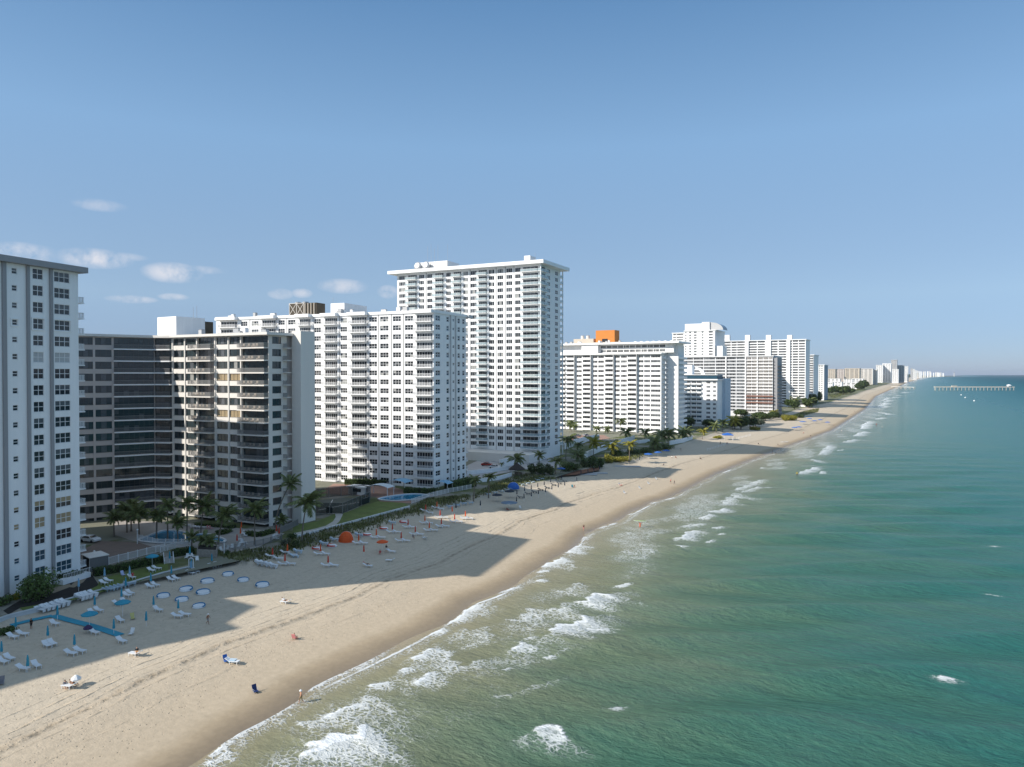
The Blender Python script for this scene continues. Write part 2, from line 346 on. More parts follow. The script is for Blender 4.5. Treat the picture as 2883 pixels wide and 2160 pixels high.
def sand_material():
    m, nt, b, d, P = attr_mat('beach_sand'); L = nt.links
    n1 = noise(nt, P, .12, 4); n2 = noise(nt, P, 1.3, 5); n3 = noise(nt, P, 6, 3)
    dn = M(nt, 'ADD', d, M(nt, 'MULTIPLY_ADD', n1, 3.2, -1.6))
    f = M(nt, 'MULTIPLY', dn, 1/60., clamp=True)
    colr = ramp(nt, f, [(0,(.25,.19,.125)),(.04,(.31,.24,.16)),(.075,(.42,.33,.225)),(.11,(.53,.43,.31)),(.32,(.56,.465,.35)),(.38,(.58,.49,.375)),(1,(.55,.475,.38))])
    v = M(nt, 'MULTIPLY_ADD', n2, .36, .74); v = M(nt, 'MULTIPLY', v, M(nt, 'MULTIPLY_ADD', n3, .12, .94))
    # wheel tracks and the raked edge, running along the beach
    Pl = mapv(nt, P, 0, (1,.10,1)); w1 = noise(nt, Pl, .5, 4)
    dd = M(nt, 'ADD', d, M(nt, 'MULTIPLY_ADD', w1, 2.4, -1.2))
    def line(c, wd): return M(nt, 'SUBTRACT', 1., M(nt, 'MULTIPLY', M(nt, 'ABSOLUTE', M(nt, 'SUBTRACT', dd, c)), 1./wd), clamp=True)
    tr = None
    for c, wd, s in ((19.3,.85,1.),(17.4,.3,.5),(20.6,.3,.4),(22.0,.22,.6),(23.6,.22,.6),(25.4,.25,.5),(13.2,.3,.25),(32,.4,.22),(36,.3,.2)):
        q = M(nt, 'MULTIPLY', line(c, wd), s); tr = q if tr is None else M(nt, 'MAXIMUM', tr, q)
    brk = M(nt, 'MULTIPLY_ADD', noise(nt, P, .9, 5), 3.2, -1.05, clamp=True)
    tr = M(nt, 'MULTIPLY', tr, brk)
    # footprints: small pits in trodden patches
    vo = N(nt, 'ShaderNodeTexVoronoi'); vo.inputs['Scale'].default_value = 2.6; L.new(mapv(nt, P, .6, (1,.7,1)), vo.inputs['Vector'])
    fp = M(nt, 'SUBTRACT', 1., M(nt, 'MULTIPLY', vo.outputs['Distance'], 4.2), clamp=True)
    sepc = N(nt, 'ShaderNodeSeparateColor'); L.new(vo.outputs['Color'], sepc.inputs[0]); fp = M(nt, 'MULTIPLY', fp, M(nt, 'MULTIPLY_ADD', sepc.outputs[0], 3., -1.3, clamp=True))
    trod = M(nt, 'MULTIPLY_ADD', noise(nt, P, .16, 3), 5., -1.45, clamp=True)
    dry = M(nt, 'MULTIPLY_ADD', dn, .25, -1.4, clamp=True)
    fp = M(nt, 'MULTIPLY', M(nt, 'MULTIPLY', fp, trod), dry)
    colr = mixc(nt, M(nt, 'MULTIPLY', tr, .75), colr, (.21,.165,.115))
    colr = mixc(nt, M(nt, 'MULTIPLY', fp, .9), colr, (.27,.215,.155))
    ld = N(nt, 'ShaderNodeAttribute', attribute_name='land').outputs['Fac']
    gcol = ramp(nt, noise(nt, P, .09, 5, .6), [(.42,(.27,.255,.22)),(.5,(.15,.16,.075)),(.6,(.10,.125,.05))])
    colr = mixc(nt, ld, colr, gcol)
    vv = N(nt, 'ShaderNodeVectorMath', operation='SCALE'); L.new(colr, vv.inputs[0]); L.new(v, vv.inputs['Scale'])
    L.new(vv.outputs[0], b.inputs['Base Color'])
    wet = M(nt, 'MULTIPLY_ADD', dn, -.22, 1.05, clamp=True)
    L.new(M(nt, 'MULTIPLY_ADD', wet, -.62, .9), b.inputs['Roughness'])
    L.new(M(nt, 'MULTIPLY_ADD', wet, .3, .12), b.inputs['Specular IOR Level'])
    hgt = M(nt, 'ADD', M(nt, 'MULTIPLY', noise(nt, P, 1.6, 7, .7), .7), M(nt, 'MULTIPLY', fp, -1.6))
    hgt = M(nt, 'ADD', hgt, M(nt, 'MULTIPLY', tr, -1.2))
    hgt = M(nt, 'MULTIPLY', hgt, M(nt, 'MULTIPLY_ADD', dn, .12, -.5, clamp=True))
    bp = N(nt, 'ShaderNodeBump'); bp.inputs['Strength'].default_value = .7; bp.inputs['Distance'].default_value = .2
    L.new(hgt, bp.inputs['Height']); L.new(bp.outputs[0], b.inputs['Normal'])
    return m
def breaks(a, fine, b, step, growth, end):
    r = [a]
    while r[-1] < b: r.append(r[-1]+fine)
    s = step
    while r[-1] < end: s *= growth; r.append(r[-1]+s)
    return np.array(r)
def grid_object(name, X, Y, Z, m, attrs, smooth=True):
    ny, nx = X.shape
    co = np.stack([X, Y, Z], -1).reshape(-1, 3).astype(np.float32)
    i = np.arange(ny*nx).reshape(ny, nx)
    q = np.stack([i[:-1,:-1], i[:-1,1:], i[1:,1:], i[1:,:-1]], -1).reshape(-1, 4)
    me = bpy.data.meshes.new(name); me.vertices.add(len(co)); me.vertices.foreach_set('co', co.ravel())
    me.loops.add(q.size); me.loops.foreach_set('vertex_index', q.ravel().astype(np.int32))
    me.polygons.add(len(q)); me.polygons.foreach_set('loop_start', np.arange(0, q.size, 4, dtype=np.int32))
    me.polygons.foreach_set('use_smooth', np.full(len(q), smooth))
    me.update(calc_edges=True); me.materials.append(m)
    for k, a in attrs.items():
        at = me.attributes.new(k, 'FLOAT', 'POINT'); at.data.foreach_set('value', a.ravel().astype(np.float32))
    return obj(name, me)
Yb_ = breaks(-120, 2.0, 20, 1, 1, 20); Yb_ = np.concatenate([Yb_[:-1], breaks(20, .9, 260, .9, 1.03, 16000)])
sg = np.concatenate([np.arange(-9, 62, .8), [64, 68, 75, 90]])          # inland distance
Yg, Sg = np.meshgrid(Yb_, sg, indexing='ij')
sc_ = np.where(Yg > 3000, 1+(Yg-3000)/3000, 1.)
Xg = shore(Yg)-Sg*sc_
Zg = h(Xg, Yg)
d_ = shore(Yg)-Xg
cusp = .03*np.sin(Yg/7.3)*np.exp(-((d_-2)/4)**2)+.02*np.sin(Yg/2.9+1)*np.exp(-((d_-1)/3)**2)
lump = (np.sin(Xg*.9+2*np.sin(Yg*.23))*np.sin(Yg*.7+Xg*.2)*.04+np.sin(Xg*.31)*np.sin(Yg*.17+1)*.06)*sm(8, 14, d_)*(1-sm(28, 34, d_))
trench = -.16*np.exp(-((d_-19.3-1.2*np.sin(Yg*.06))/.7)**2)*(.6+.4*np.sin(Yg*.5))
Zg = Zg+np.where(Yg < 400, cusp+lump+trench, 0)
sand = tag(grid_object('beach', Xg, Yg, Zg, sand_material(), {'d': d_, 'land': sm(.5, 2.0, back(Yg)-Xg)}), kind='structure')
# land behind the beach
landm = mat('town_ground', (.20,.20,.15), .9, .25, .03, .2)
Yl = np.array([-400, -100, 20, 60, 100, 140, 180, 220, 260, 300, 400, 500, 600, 800, 1000, 1300, 1700, 2300, 3000, 4000, 6000, 9000, 12000, 15500])
xl = back(Yl)-2.0; far = np.array([-2500-.1*y for y in Yl])
Xl = np.stack([far, (far+xl)*.4, xl*1.6-.0, xl], 1)
tag(grid_object('ground', Xl[:, ::-1], np.repeat(Yl[:, None], 4, 1)[:, ::-1], np.full((len(Yl), 4), 2.99), landm, {'d': np.zeros((len(Yl), 4))}, False), kind='structure')
# ---------------------------------------------------------------- sea with breaking waves
FOAM = [
 ('p',[(220,1020),(400,900),(580,800)],2.2,1),('p',[(420,930),(560,860),(760,870)],8,.5),('p',[(1430,290),(1560,200)],4,1),('p',[(1530,165),(1650,110)],2,.9),('p',[(1200,440),(1330,360),(1450,330)],3.5,1),
 ('p',[(1330,390),(1600,420)],6,.5),('p',[(740,705),(860,660),(970,620)],1.0,1),('p',[(940,515),(1100,460)],1.,.95),('p',[(1150,490),(1250,460)],1.3,1),('p',[(1130,580),(1210,555)],1.4,1),
 ('p',[(1300,690),(1600,620),(1720,620)],7,.5),('p',[(820,985),(1200,870),(1530,820)],8,.62),('p',[(1530,825),(1750,745),(1930,710)],5.5,.95),('p',[(1900,720),(2150,790)],4,.6),
 ('p',[(1290,1130),(1500,1020),(1740,945)],6,1.05),('p',[(1640,1080),(1920,1075)],2.0,.9),('p',[(870,1300),(1000,1215)],2.6,1),('p',[(1010,1190),(1120,1155)],.7,.9),('p',[(1220,1365),(1310,1330)],.9,.85),
 ('p',[(790,1500),(880,1475)],.7,.9),('p',[(350,1050),(600,1100),(820,1200)],9,.5),('p',[(50,1135),(180,1060)],1.4,1),('p',[(1940,635),(2120,595)],1.,1),('p',[(0,1290),(200,1330),(400,1420),(520,1530)],7,.5),
 ('p',[(880,1470),(1220,1365),(1550,1240)],.5,.45),('p',[(0,1010),(150,980)],.6,.8),('p',[(180,880),(460,795)],.7,.7),
 ('w',[(5,340),(120,270),(260,215),(380,155)],2.2,1),('w',[(590,230),(690,140)],3,.9),('w',[(690,140),(800,190),(980,290)],7,.6),('w',[(580,380),(730,285)],1.7,1),('w',[(490,300),(565,262)],1.6,.9),('w',[(320,395),(420,345)],3.5,.8),
 ('w',[(420,345),(700,330),(830,380)],5,.5),('w',[(5,590),(130,520),(280,475)],1.2,1),('w',[(5,595),(200,510),(430,450)],9,.6),('w',[(-60,800),(150,690),(300,620)],7.5,1.1),('w',[(1310,675),(1420,640),(1580,715)],2.6,.95),
 ('w',[(1810,520),(1885,515)],.9,.9),('w',[(1140,280),(1195,268)],.45,1),('w',[(1400,195),(1455,180)],.9,.9),('w',[(1040,450),(1200,425),(1500,330)],1.2,.42),
 ('q7',[(550,1590),(790,1390),(990,1240),(1290,1070),(1640,880)],.9,1.1),('q7',[(1720,790),(1940,640),(2150,500)],.9,1.1),('q7',[(1300,1090),(1560,1075)],2.6,.55),('q7',[(540,1650),(700,1560),(920,1450)],1.6,.7),
 ('q7',[(1640,1200),(1800,1130),(2150,1000)],4.5,.7),('q7',[(1740,1590),(1950,1420),(2150,1290)],4.5,1.05),('q7',[(750,1560),(930,1560)],3,.55),
 ('r',[(0,715),(140,665)],6,1),('r',[(0,760),(50,780)],3,1),('r',[(30,640),(190,620)],3,.9),('r',[(235,645),(310,635)],2.5,.9),('r',[(160,590),(220,560)],3.5,1),('r',[(220,550),(330,520)],6,1),('r',[(280,510),(350,440),(500,475)],9,.8),
 ('r',[(355,410),(440,380),(560,335)],5,.85),('r',[(410,425),(520,385),(640,385)],4,.8),('r',[(775,305),(890,260)],6,1),('r',[(910,300),(940,288)],3,1),('r',[(790,255),(870,245)],5,.7),('r',[(865,210),(905,235)],6,.9),
 ('r',[(910,185),(980,120)],7,1),('r',[(1030,155),(1060,150)],3,.9),('r',[(1060,105),(1140,85)],7,.9),('r',[(1130,65),(1200,35)],9,1),('r',[(1170,20),(1210,-10)],9,1),('r',[(1165,92),(1200,90)],4,.9),('r',[(190,730),(235,715)],1.5,1),
 ('r',[(270,690),(300,683)],1.2,1),('r',[(1960,1058),(2070,1078)],.7,.75),('r',[(1985,762),(2030,762)],1.6,.9),('r',[(1655,1590),(1780,1605)],1.0,.95),('r',[(880,110),(920,105)],5,.5),('r',[(530,270),(560,262)],3,.8),('r',[(580,252),(605,247)],3,.8),('r',[(500,470),(570,460)],3,.4),
 ('q5',[(1960,340),(2000,300),(2050,270)],11,1),('q5',[(2100,255),(2150,240)],10,1),('q5',[(2130,195),(2212,215)],10,1),('q5',[(2120,140),(2190,110)],13,1),('q5',[(2150,90),(2212,60)],13,.9),
 ('f1',[(700,665),(830,690)],10,.9),('f1',[(690,615),(790,600)],14,1),('f1',[(700,580),(780,565)],14,1),('f1',[(760,560),(830,535)],14,.9),('f1',[(830,515),(890,510)],16,1),('f1',[(860,495),(930,490)],16,1),('f1',[(930,465),(1000,455)],18,1),('f1',[(940,390),(1010,360)],22,1),
 ('f1',[(1000,345),(1080,335)],30,1),('f1',[(1080,330),(1200,310)],40,1),('f1',[(1140,308),(1190,302)],60,.9),
 ('q4',[(950,1420),(1090,1380)],3,.9),('q4',[(1240,1280),(1490,1200)],1.3,.9),('q4',[(1620,1110),(1700,1080)],1.3,.85),('q4',[(2085,925),(2190,890)],1.6,.8),('q4',[(1160,1350),(1210,1340)],1.,.9),('q4',[(1890,965),(1950,950)],1.4,.8),('q4',[(1960,1330),(2010,1320)],1.4,.8)]
def sea_material():
    m, nt, b, d, P = attr_mat('sea_water'); L = nt.links
    fo = N(nt, 'ShaderNodeAttribute', attribute_name='foam').outputs['Fac']
    n1 = noise(nt, mapv(nt, P, math.radians(-40), (.4,1.6,1)), .05, 4); n0 = noise(nt, P, .012, 3)
    dn = M(nt, 'MULTIPLY', d, M(nt, 'MULTIPLY_ADD', n1, 1.5, .25))
    dn = M(nt, 'MULTIPLY', dn, M(nt, 'MULTIPLY_ADD', n0, .7, .65))
    f = M(nt, 'DIVIDE', M(nt, 'LOGARITHM', M(nt, 'ADD', M(nt, 'MAXIMUM', dn, 0.), 1.), 2.), 12.)
    colr = ramp(nt, f, [(0,(.29,.235,.15)),(.18,(.245,.225,.135)),(.30,(.19,.195,.115)),(.40,(.115,.168,.105)),(.47,(.055,.142,.097)),(.55,(.024,.128,.108)),(.64,(.010,.108,.122)),(.75,(.006,.082,.112)),(.88,(.003,.036,.062)),(1,(.003,.028,.052))])
    mott = noise(nt, mapv(nt, P, math.radians(-34), (.6,1.3,1)), 1.3, 7, .7)
    vv = N(nt, 'ShaderNodeVectorMath', operation='SCALE'); L.new(colr, vv.inputs[0]); L.new(M(nt, 'MULTIPLY_ADD', mott, .8, .6), vv.inputs['Scale'])
    # lacy foam
    Pw = VM(nt, 'ADD', P, None); ns = N(nt, 'ShaderNodeTexNoise'); ns.inputs['Scale'].default_value = .9; ns.inputs['Detail'].default_value = 4; L.new(P, ns.inputs['Vector'])
    sc = N(nt, 'ShaderNodeVectorMath', operation='SCALE'); L.new(ns.outputs['Color'], sc.inputs[0]); sc.inputs['Scale'].default_value = 1.6
    L.new(sc.outputs[0], Pw.inputs[1])
    la = N(nt, 'ShaderNodeAttribute', attribute_name='lace').outputs['Fac']
    vo = N(nt, 'ShaderNodeTexVoronoi', feature='DISTANCE_TO_EDGE'); vo.inputs['Scale'].default_value = 1.35; L.new(mapv(nt, Pw.outputs[0], .5, (.8,1.25,1)), vo.inputs['Vector'])
    web = M(nt, 'SUBTRACT', 1., M(nt, 'MULTIPLY', vo.outputs['Distance'], 3.6), clamp=True)
    nfine = noise(nt, P, 2.4, 5, .7); nbig = noise(nt, P, .35, 4, .6)
    lm = M(nt, 'ADD', M(nt, 'MULTIPLY', la, 1.15), M(nt, 'MULTIPLY_ADD', web, .55, -.62))
    lm = M(nt, 'ADD', lm, M(nt, 'MULTIPLY_ADD', nfine, .9, -.45)); lm = M(nt, 'ADD', lm, M(nt, 'MULTIPLY_ADD', nbig, .9, -.5))
    lm = M(nt, 'MULTIPLY', M(nt, 'MULTIPLY', lm, 2.2, clamp=True), M(nt, 'MULTIPLY', la, 3., clamp=True))
    dm = M(nt, 'ADD', M(nt, 'MULTIPLY_ADD', fo, 1.6, -.62), M(nt, 'MULTIPLY_ADD', nfine, .9, -.45)); dm = M(nt, 'ADD', dm, M(nt, 'MULTIPLY_ADD', nbig, .7, -.35))
    dm = M(nt, 'MULTIPLY', dm, 2.4, clamp=True)
    ff = M(nt, 'MAXIMUM', M(nt, 'MULTIPLY', lm, .72), dm)
    milky = M(nt, 'MULTIPLY', la, .34, clamp=True)
    c2 = mixc(nt, milky, vv.outputs[0], (.32,.36,.30))
    c3 = mixc(nt, ff, c2, (.74,.76,.77))
    L.new(c3, b.inputs['Base Color'])
    L.new(M(nt, 'ADD', M(nt, 'MULTIPLY_ADD', ff, .5, .14), M(nt, 'MULTIPLY', M(nt, 'MULTIPLY', d, .002, clamp=True), .45)), b.inputs['Roughness'])
    b.inputs['IOR'].default_value = 1.33; L.new(M(nt, 'MULTIPLY_ADD', M(nt, 'MULTIPLY', d, .004, clamp=True), -.17, .27), b.inputs['Specular IOR Level'])
    wv = mapv(nt, P, math.radians(-34), (.48,1,1))
    r1 = noise(nt, wv, 1.0, 7, .66, .2); r2 = noise(nt, mapv(nt, P, math.radians(-30), (.3,1,1)), .14, 3); r3 = noise(nt, mapv(nt, P, math.radians(-48), (.45,1,1)), 2.6, 3, .6)
    hh = M(nt, 'ADD', M(nt, 'MULTIPLY', r1, .62), M(nt, 'MULTIPLY', r2, 1.5)); hh = M(nt, 'ADD', hh, M(nt, 'MULTIPLY', r3, .2))
    calm = M(nt, 'MULTIPLY_ADD', d, .04, .12, clamp=True)
    hh = M(nt, 'ADD', M(nt, 'MULTIPLY', hh, calm), M(nt, 'MULTIPLY', ff, .12))
    bp = N(nt, 'ShaderNodeBump'); bp.inputs['Strength'].default_value = 1.0; bp.inputs['Distance'].default_value = 1.0
    L.new(hh, bp.inputs['Height']); L.new(bp.outputs[0], b.inputs['Normal'])
    return m
Ys = np.concatenate([np.arange(-200, 20, 4.), breaks(20, .42, 190, .42, 1.016, 30000)])
ds = np.concatenate([np.arange(-5, 75, .42), breaks(75, .5, 76, .5, 1.045, 30000)])
Yg, Dg = np.meshgrid(Ys, ds, indexing='ij')
Xg = shore(Yg)+Dg
foam = np.zeros_like(Xg); lace = np.zeros_like(Xg); ridge = np.zeros_like(Xg)
for k, pts, wd, st in FOAM:
    Q = [gq(k, *p, 0.) for p in pts]
    y0 = min(q.y for q in Q)-wd*2-3; y1 = max(q.y for q in Q)+wd*2+3
    i0, i1 = np.searchsorted(Ys, [y0, y1])
    X_ = Xg[i0:i1]; Y_ = Yg[i0:i1]; best = np.full(X_.shape, 1e9); sd = np.zeros(X_.shape); ua = np.zeros(X_.shape)
    tl = sum((Q[i+1]-Q[i]).length for i in range(len(Q)-1)); acc = 0
    for a, b_ in zip(Q[:-1], Q[1:]):
        e = b_-a; l = e.length; ex, ey = e.x/l, e.y/l
        t = np.clip((X_-a.x)*ex+(Y_-a.y)*ey, 0, l); qx = X_-a.x-ex*t; qy = Y_-a.y-ey*t
        dist = np.hypot(qx, qy); nx_, ny_ = ey, -ex
        if nx_*.85-ny_*.5 < 0: nx_, ny_ = -nx_, -ny_
        s_ = qx*nx_+qy*ny_
        c = dist < best; best[c] = dist[c]; sd[c] = np.where(s_ < 0, -1, 1)[c]; ua[c] = ((acc+t)/tl)[c]; acc += l
    if Q[0].y > 150: wd = wd*.62; st = st*.9
    wob = .28*wd*np.sin(ua*tl*.8+Q[0].x)+.18*wd*np.sin(ua*tl*2.1)
    s_ = best*sd+wob*.5
    endf = sm(0, .16, ua)*(1-sm(.84, 1, ua))*.55+.45
    dense = np.where(s_ < 0, 1+s_/(.15+.05*wd), 1-s_/(.28*wd+.3))*st*endf*(1. if st > .68 else .45)
    lc_ = np.where(s_ < 0, 1+s_/(.2+.06*wd), np.clip(1-s_/(1.35*wd+.4), 0, 1)**.75)*min(st, 1.)*endf
    foam[i0:i1] = np.maximum(foam[i0:i1], np.clip(dense, 0, 1.1)); lace[i0:i1] = np.maximum(lace[i0:i1], np.clip(lc_, 0, 1))
    if wd > 1.2 and st > .8 and y0 < 500:
        ridge[i0:i1] = np.maximum(ridge[i0:i1], .07*min(wd, 5)*np.exp(-np.clip(s_, -9, 9)**2/(.35*wd+.4)**2)*endf)
# thin broken lip all along the water's edge
lobe = .5+.5*np.sin(Yg*.21+np.sin(Yg*.05)*3)
lip = np.clip(1-np.abs(Dg-.35-.9*lobe)/(.28+.5*lobe), 0, 1)*(.45+.55*np.sin(Yg*.093+1.7*np.sin(Yg*.041)))*(Yg < 900)
foam = np.maximum(foam, lip*.9); lace = np.maximum(lace, np.clip(1-np.abs(Dg-1.2-lobe)/2.2, 0, 1)*.40*(Yg < 900))
# belts of scattered suds in the surf zone
belt = np.exp(-((Dg-13)/9)**2)*(.34+.22*np.sin(Yg*.11+Dg*.25)+.16*np.sin(Yg*.033+1.3)+.12*np.sin(Yg*.27-Dg*.5))*(Yg < 1800)
lace = np.maximum(lace, np.clip(belt*.9, 0, .42))
def wave(lam, ang, amp, ph):
    k = 2*PI/lam; return amp*np.sin(k*(Xg*math.cos(ang)+Yg*math.sin(ang))+ph+.9*np.sin(Yg/37+ph)+.7*np.sin(Xg/29))
dep = sm(2, 40, Dg); nearf = 1-sm(200, 520, Yg)
Z = (wave(13, math.radians(122), .24, .3)+wave(8.3, math.radians(132), .12, 1.7)+wave(21, math.radians(114), .24, 2.6))*dep*nearf*(1-sm(70, 130, Dg))+ridge
edge_ = sm(0, 3, Dg)
sea = tag(grid_object('sea', Xg, Yg, Z*edge_+.02, sea_material(), {'d': Dg, 'foam': foam, 'lace': lace}), kind='structure')
# ================================================================ BUILDINGS
class Fac:
    """a vertical facade plane between ground points P0 (left, seen from outside) and P1 (right)"""
    def __init__(s, P0, P1):
        s.P0 = Vector((P0[0], P0[1])); s.P1 = Vector((P1[0], P1[1])); s.d = (s.P1-s.P0).normalized(); s.L = (s.P1-s.P0).length
        s.n = Vector((s.d.y, -s.d.x)); s.rz = math.atan2(s.d.y, s.d.x)
    def u(s, k, x):
        dr = dirpx(px(k, x)[0], HOR); r = Vector((dr.x, dr.y))
        # P0 + u d = t r
        det = s.d.x*(-r.y)+r.x*s.d.y
        return (-s.P0.x*(-r.y)-r.x*s.P0.y)/det if abs(det) > 1e-9 else 0
    def pt(s, u, z=0., out=0.): q = s.P0+s.d*u+s.n*out; return Vector((q.x, q.y, z))
    def at(s, k, x): return s.pt(s.u(k, x))
    def z(s, k, x, y): return zat(px(k, x, y)[1], s.at(k, x))
def wall_mesh(L, z0, z1, ops, m, t=.22, rev=None):
    """front wall in local u,z with real openings and reveals; inward is +y"""
    b = MB(); us = sorted({0., L, *[o[0] for o in ops], *[o[1] for o in ops]})
    us = [u for u in us if -1e-6 <= u <= L+1e-6]
    for a, c in zip(us[:-1], us[1:]):
        if c-a < 1e-4: continue
        zs = sorted((o[2], o[3]) for o in ops if o[0] <= a+1e-4 and o[1] >= c-1e-4)
        z = z0
        for p, q in zs:
            if p > z: b.face([(a,0,z),(c,0,z),(c,0,p),(a,0,p)], m)
            z = max(z, q)
        if z < z1: b.face([(a,0,z),(c,0,z),(c,0,z1),(a,0,z1)], m)
    for u0, u1, p, q in ops:
        b.face([(u0,0,p),(u0,t,p),(u0,t,q),(u0,0,q)][::-1], m); b.face([(u1,0,p),(u1,t,p),(u1,t,q),(u1,0,q)], m)
        b.face([(u0,0,p),(u1,0,p),(u1,t,p),(u0,t,p)], m); b.face([(u0,0,q),(u1,0,q),(u1,t,q),(u0,t,q)][::-1], m)
    return b
def window_mesh(w, hh, nx, ny, fm, gms, seed, bar=.07, y=.12):
    r = random.Random(seed); b = MB()
    b.box(0, w, y+.05, y+.06, 0, hh, gl_dark)
    base = r.choice(gms)
    for i in range(nx+1):
        x = w*i/nx; b.box(max(0, x-bar/2), min(w, x+bar/2), y, y+.048, 0, hh, fm)
    for j in range(ny+1):
        z = hh*j/ny; b.box(0, w, y+.004, y+.044, max(0, z-bar/2), min(hh, z+bar/2), fm)
    for i in range(nx):
        for j in range(ny):
            g = base if r.random() < .6 else r.choice(gms)
            b.face([(w*i/nx,y+.03,hh*j/ny),(w*(i+1)/nx,y+.03,hh*j/ny),(w*(i+1)/nx,y+.03,hh*(j+1)/ny),(w*i/nx,y+.03,hh*(j+1)/ny)], g)
    return b.mesh('window')
def rail_mesh(w, dp, kind, hgt=1.05, sides='lr', solid_to=0):
    """railing round a slab w wide projecting dp (local -y)"""
    b = MB()
    def run(p, q):
        p, q = Vector(p), Vector(q); l = (q-p).length; t = (q-p)/l; nn = Vector((t.y, -t.x, 0))
        def bar(a, c, z0, z1, th, m):
            s = p+t*a; e = p+t*c; o = nn*th/2
            for z in (0,):
                pts = [s-o, e-o, e+o, s+o]
                b.face([(v.x,v.y,z1) for v in pts], m); b.face([(pts[0].x,pts[0].y,z0),(pts[1].x,pts[1].y,z0),(pts[1].x,pts[1].y,z1),(pts[0].x,pts[0].y,z1)], m)
                b.face([(pts[2].x,pts[2].y,z0),(pts[3].x,pts[3].y,z0),(pts[3].x,pts[3].y,z1),(pts[2].x,pts[2].y,z1)], m)
        if kind == 'solid': bar(0, l, 0, hgt, .12, white2); return
        if kind == 'glass':
            bar(0, l, .08, hgt-.06, .02, rail_g); bar(0, l, hgt-.06, hgt, .06, frame_w)
            n = max(1, round(l/1.5))
            for i in range(n+1): bar(max(0, l*i/n-.025), min(l, l*i/n+.025), 0, hgt, .05, frame_w)
            return
        m = frame_w if kind == 'white' else rail_d
        bar(0, l, hgt-.07, hgt, .06, m); bar(0, l, .06, .11, .05, m)
        sp = .16 if kind == 'white' else .13; n = max(2, round(l/sp))
        for i in range(n+1): bar(max(0, l*i/n-.022), min(l, l*i/n+.022), .08, hgt-.05, .03, m)
    run((0,-dp,0), (w,-dp,0))
    if 'l' in sides: run((0,0,0), (0,-dp,0))
    if 'r' in sides: run((w,-dp,0), (w,0,0))
    return b.mesh('railing')
class Bld:
    def __init__(s, name, label, P, cat='building', group=None):
        s.o = Vector((P[0], P[1], 3.0)); s.root = thing(name, label, cat, s.o, 0., group)
    def part(s, name, b, loc=(0,0,0), rz=0., parent=None, world=True):
        l = Vector(loc)-s.o if (world and parent is None) else Vector(loc)
        return obj(name, b, parent or s.root, l, rz)
    def poly(s, name, pts, z0, z1, m, mt=None):
        b = MB(); o = s.o; b.prism([(p[0]-o.x, p[1]-o.y) for p in pts], z0-o.z, z1-o.z, m, mt)
        return obj(name, b, s.root)
    def wall(s, F, z0, z1, ops, m, t=.22, name='wall'):
        return s.part(name, wall_mesh(F.L, z0, z1, ops, m, t), F.pt(0, 0), F.rz)
    def windows(s, F, u0, u1, zs, hh, nx, ny, fm, gms, nv=5, bar=.07, name='window', rnd=None, proud=0.):
        w = u1-u0; key = (round(w,2), round(hh,2), nx, ny, fm.name, tuple(g.name for g in gms), round(bar,3))
        for i, z in enumerate(zs):
            k = (rnd or random).randrange(nv)
            me = cached(('win', key, k), lambda: window_mesh(w, hh, nx, ny, fm, gms, hash((key[0], key[2], k)) & 0xffff, bar))
            s.part(name, me, F.pt(u0, z, proud), F.rz)
    def balconies(s, F, u0, u1, zs, dp, kind, slab=.2, m=None, sides='lr', hgt=1.05, zoff=0., furn_p=0.):
        w = u1-u0; m = m or white2
        key = (round(w,2), round(dp,2), slab, m.name)
        def mk():
            b = MB(); b.box(0, w, -dp, 0.02, -slab, 0, m); return b.mesh('balcony')
        sm_ = cached(('bal', key), mk); rm = cached(('rail', key, kind, sides, hgt), lambda: rail_mesh(w-.1, dp-.08, kind, hgt, sides))
        for z in zs:
            o = s.part('balcony', sm_, F.pt(u0, z+zoff), F.rz)
            obj('railing', rm, o, (.05, 0, .0))
            x = .15*w
            if random.random() < furn_p:
                while x < w*.75:
                    obj('balcony_chair', cached(('furn',), chair_mesh), o, (x, -dp*.8, .003)); x += 1.0+random.random()*1.2
def chair_mesh():
    b = MB(); b.box(0, .6, 0, .6, .25, .42, furn); b.box(0, .6, .5, .62, .425, .95, furn); b.box(0, .08, .0, .6, 0, .25, furn); b.box(.52, .6, .0, .6, 0, .25, furn); return b.mesh('balcony_chair')
def offset(poly, d):
    """grow a CCW footprint by d"""
    n = len(poly); P = [Vector((p[0], p[1])) for p in poly]
    if sum(P[i].x*P[(i+1)%n].y-P[(i+1)%n].x*P[i].y for i in range(n)) < 0: P = P[::-1]
    out = []
    for i in range(n):
        a, b, c = P[i-1], P[i], P[(i+1)%n]
        e1 = (b-a).normalized(); e2 = (c-b).normalized(); n1 = Vector((e1.y,-e1.x)); n2 = Vector((e2.y,-e2.x))
        k = n1+n2; k = k/max(.3, k.dot(n1)); out.append(b+k*d)
    return out
DK = [gl_dark, gl_dark, gl_mid, gl_dark, gl_light]
DKB = [gl_dark, gl_dark, gl_blue, gl_mid]
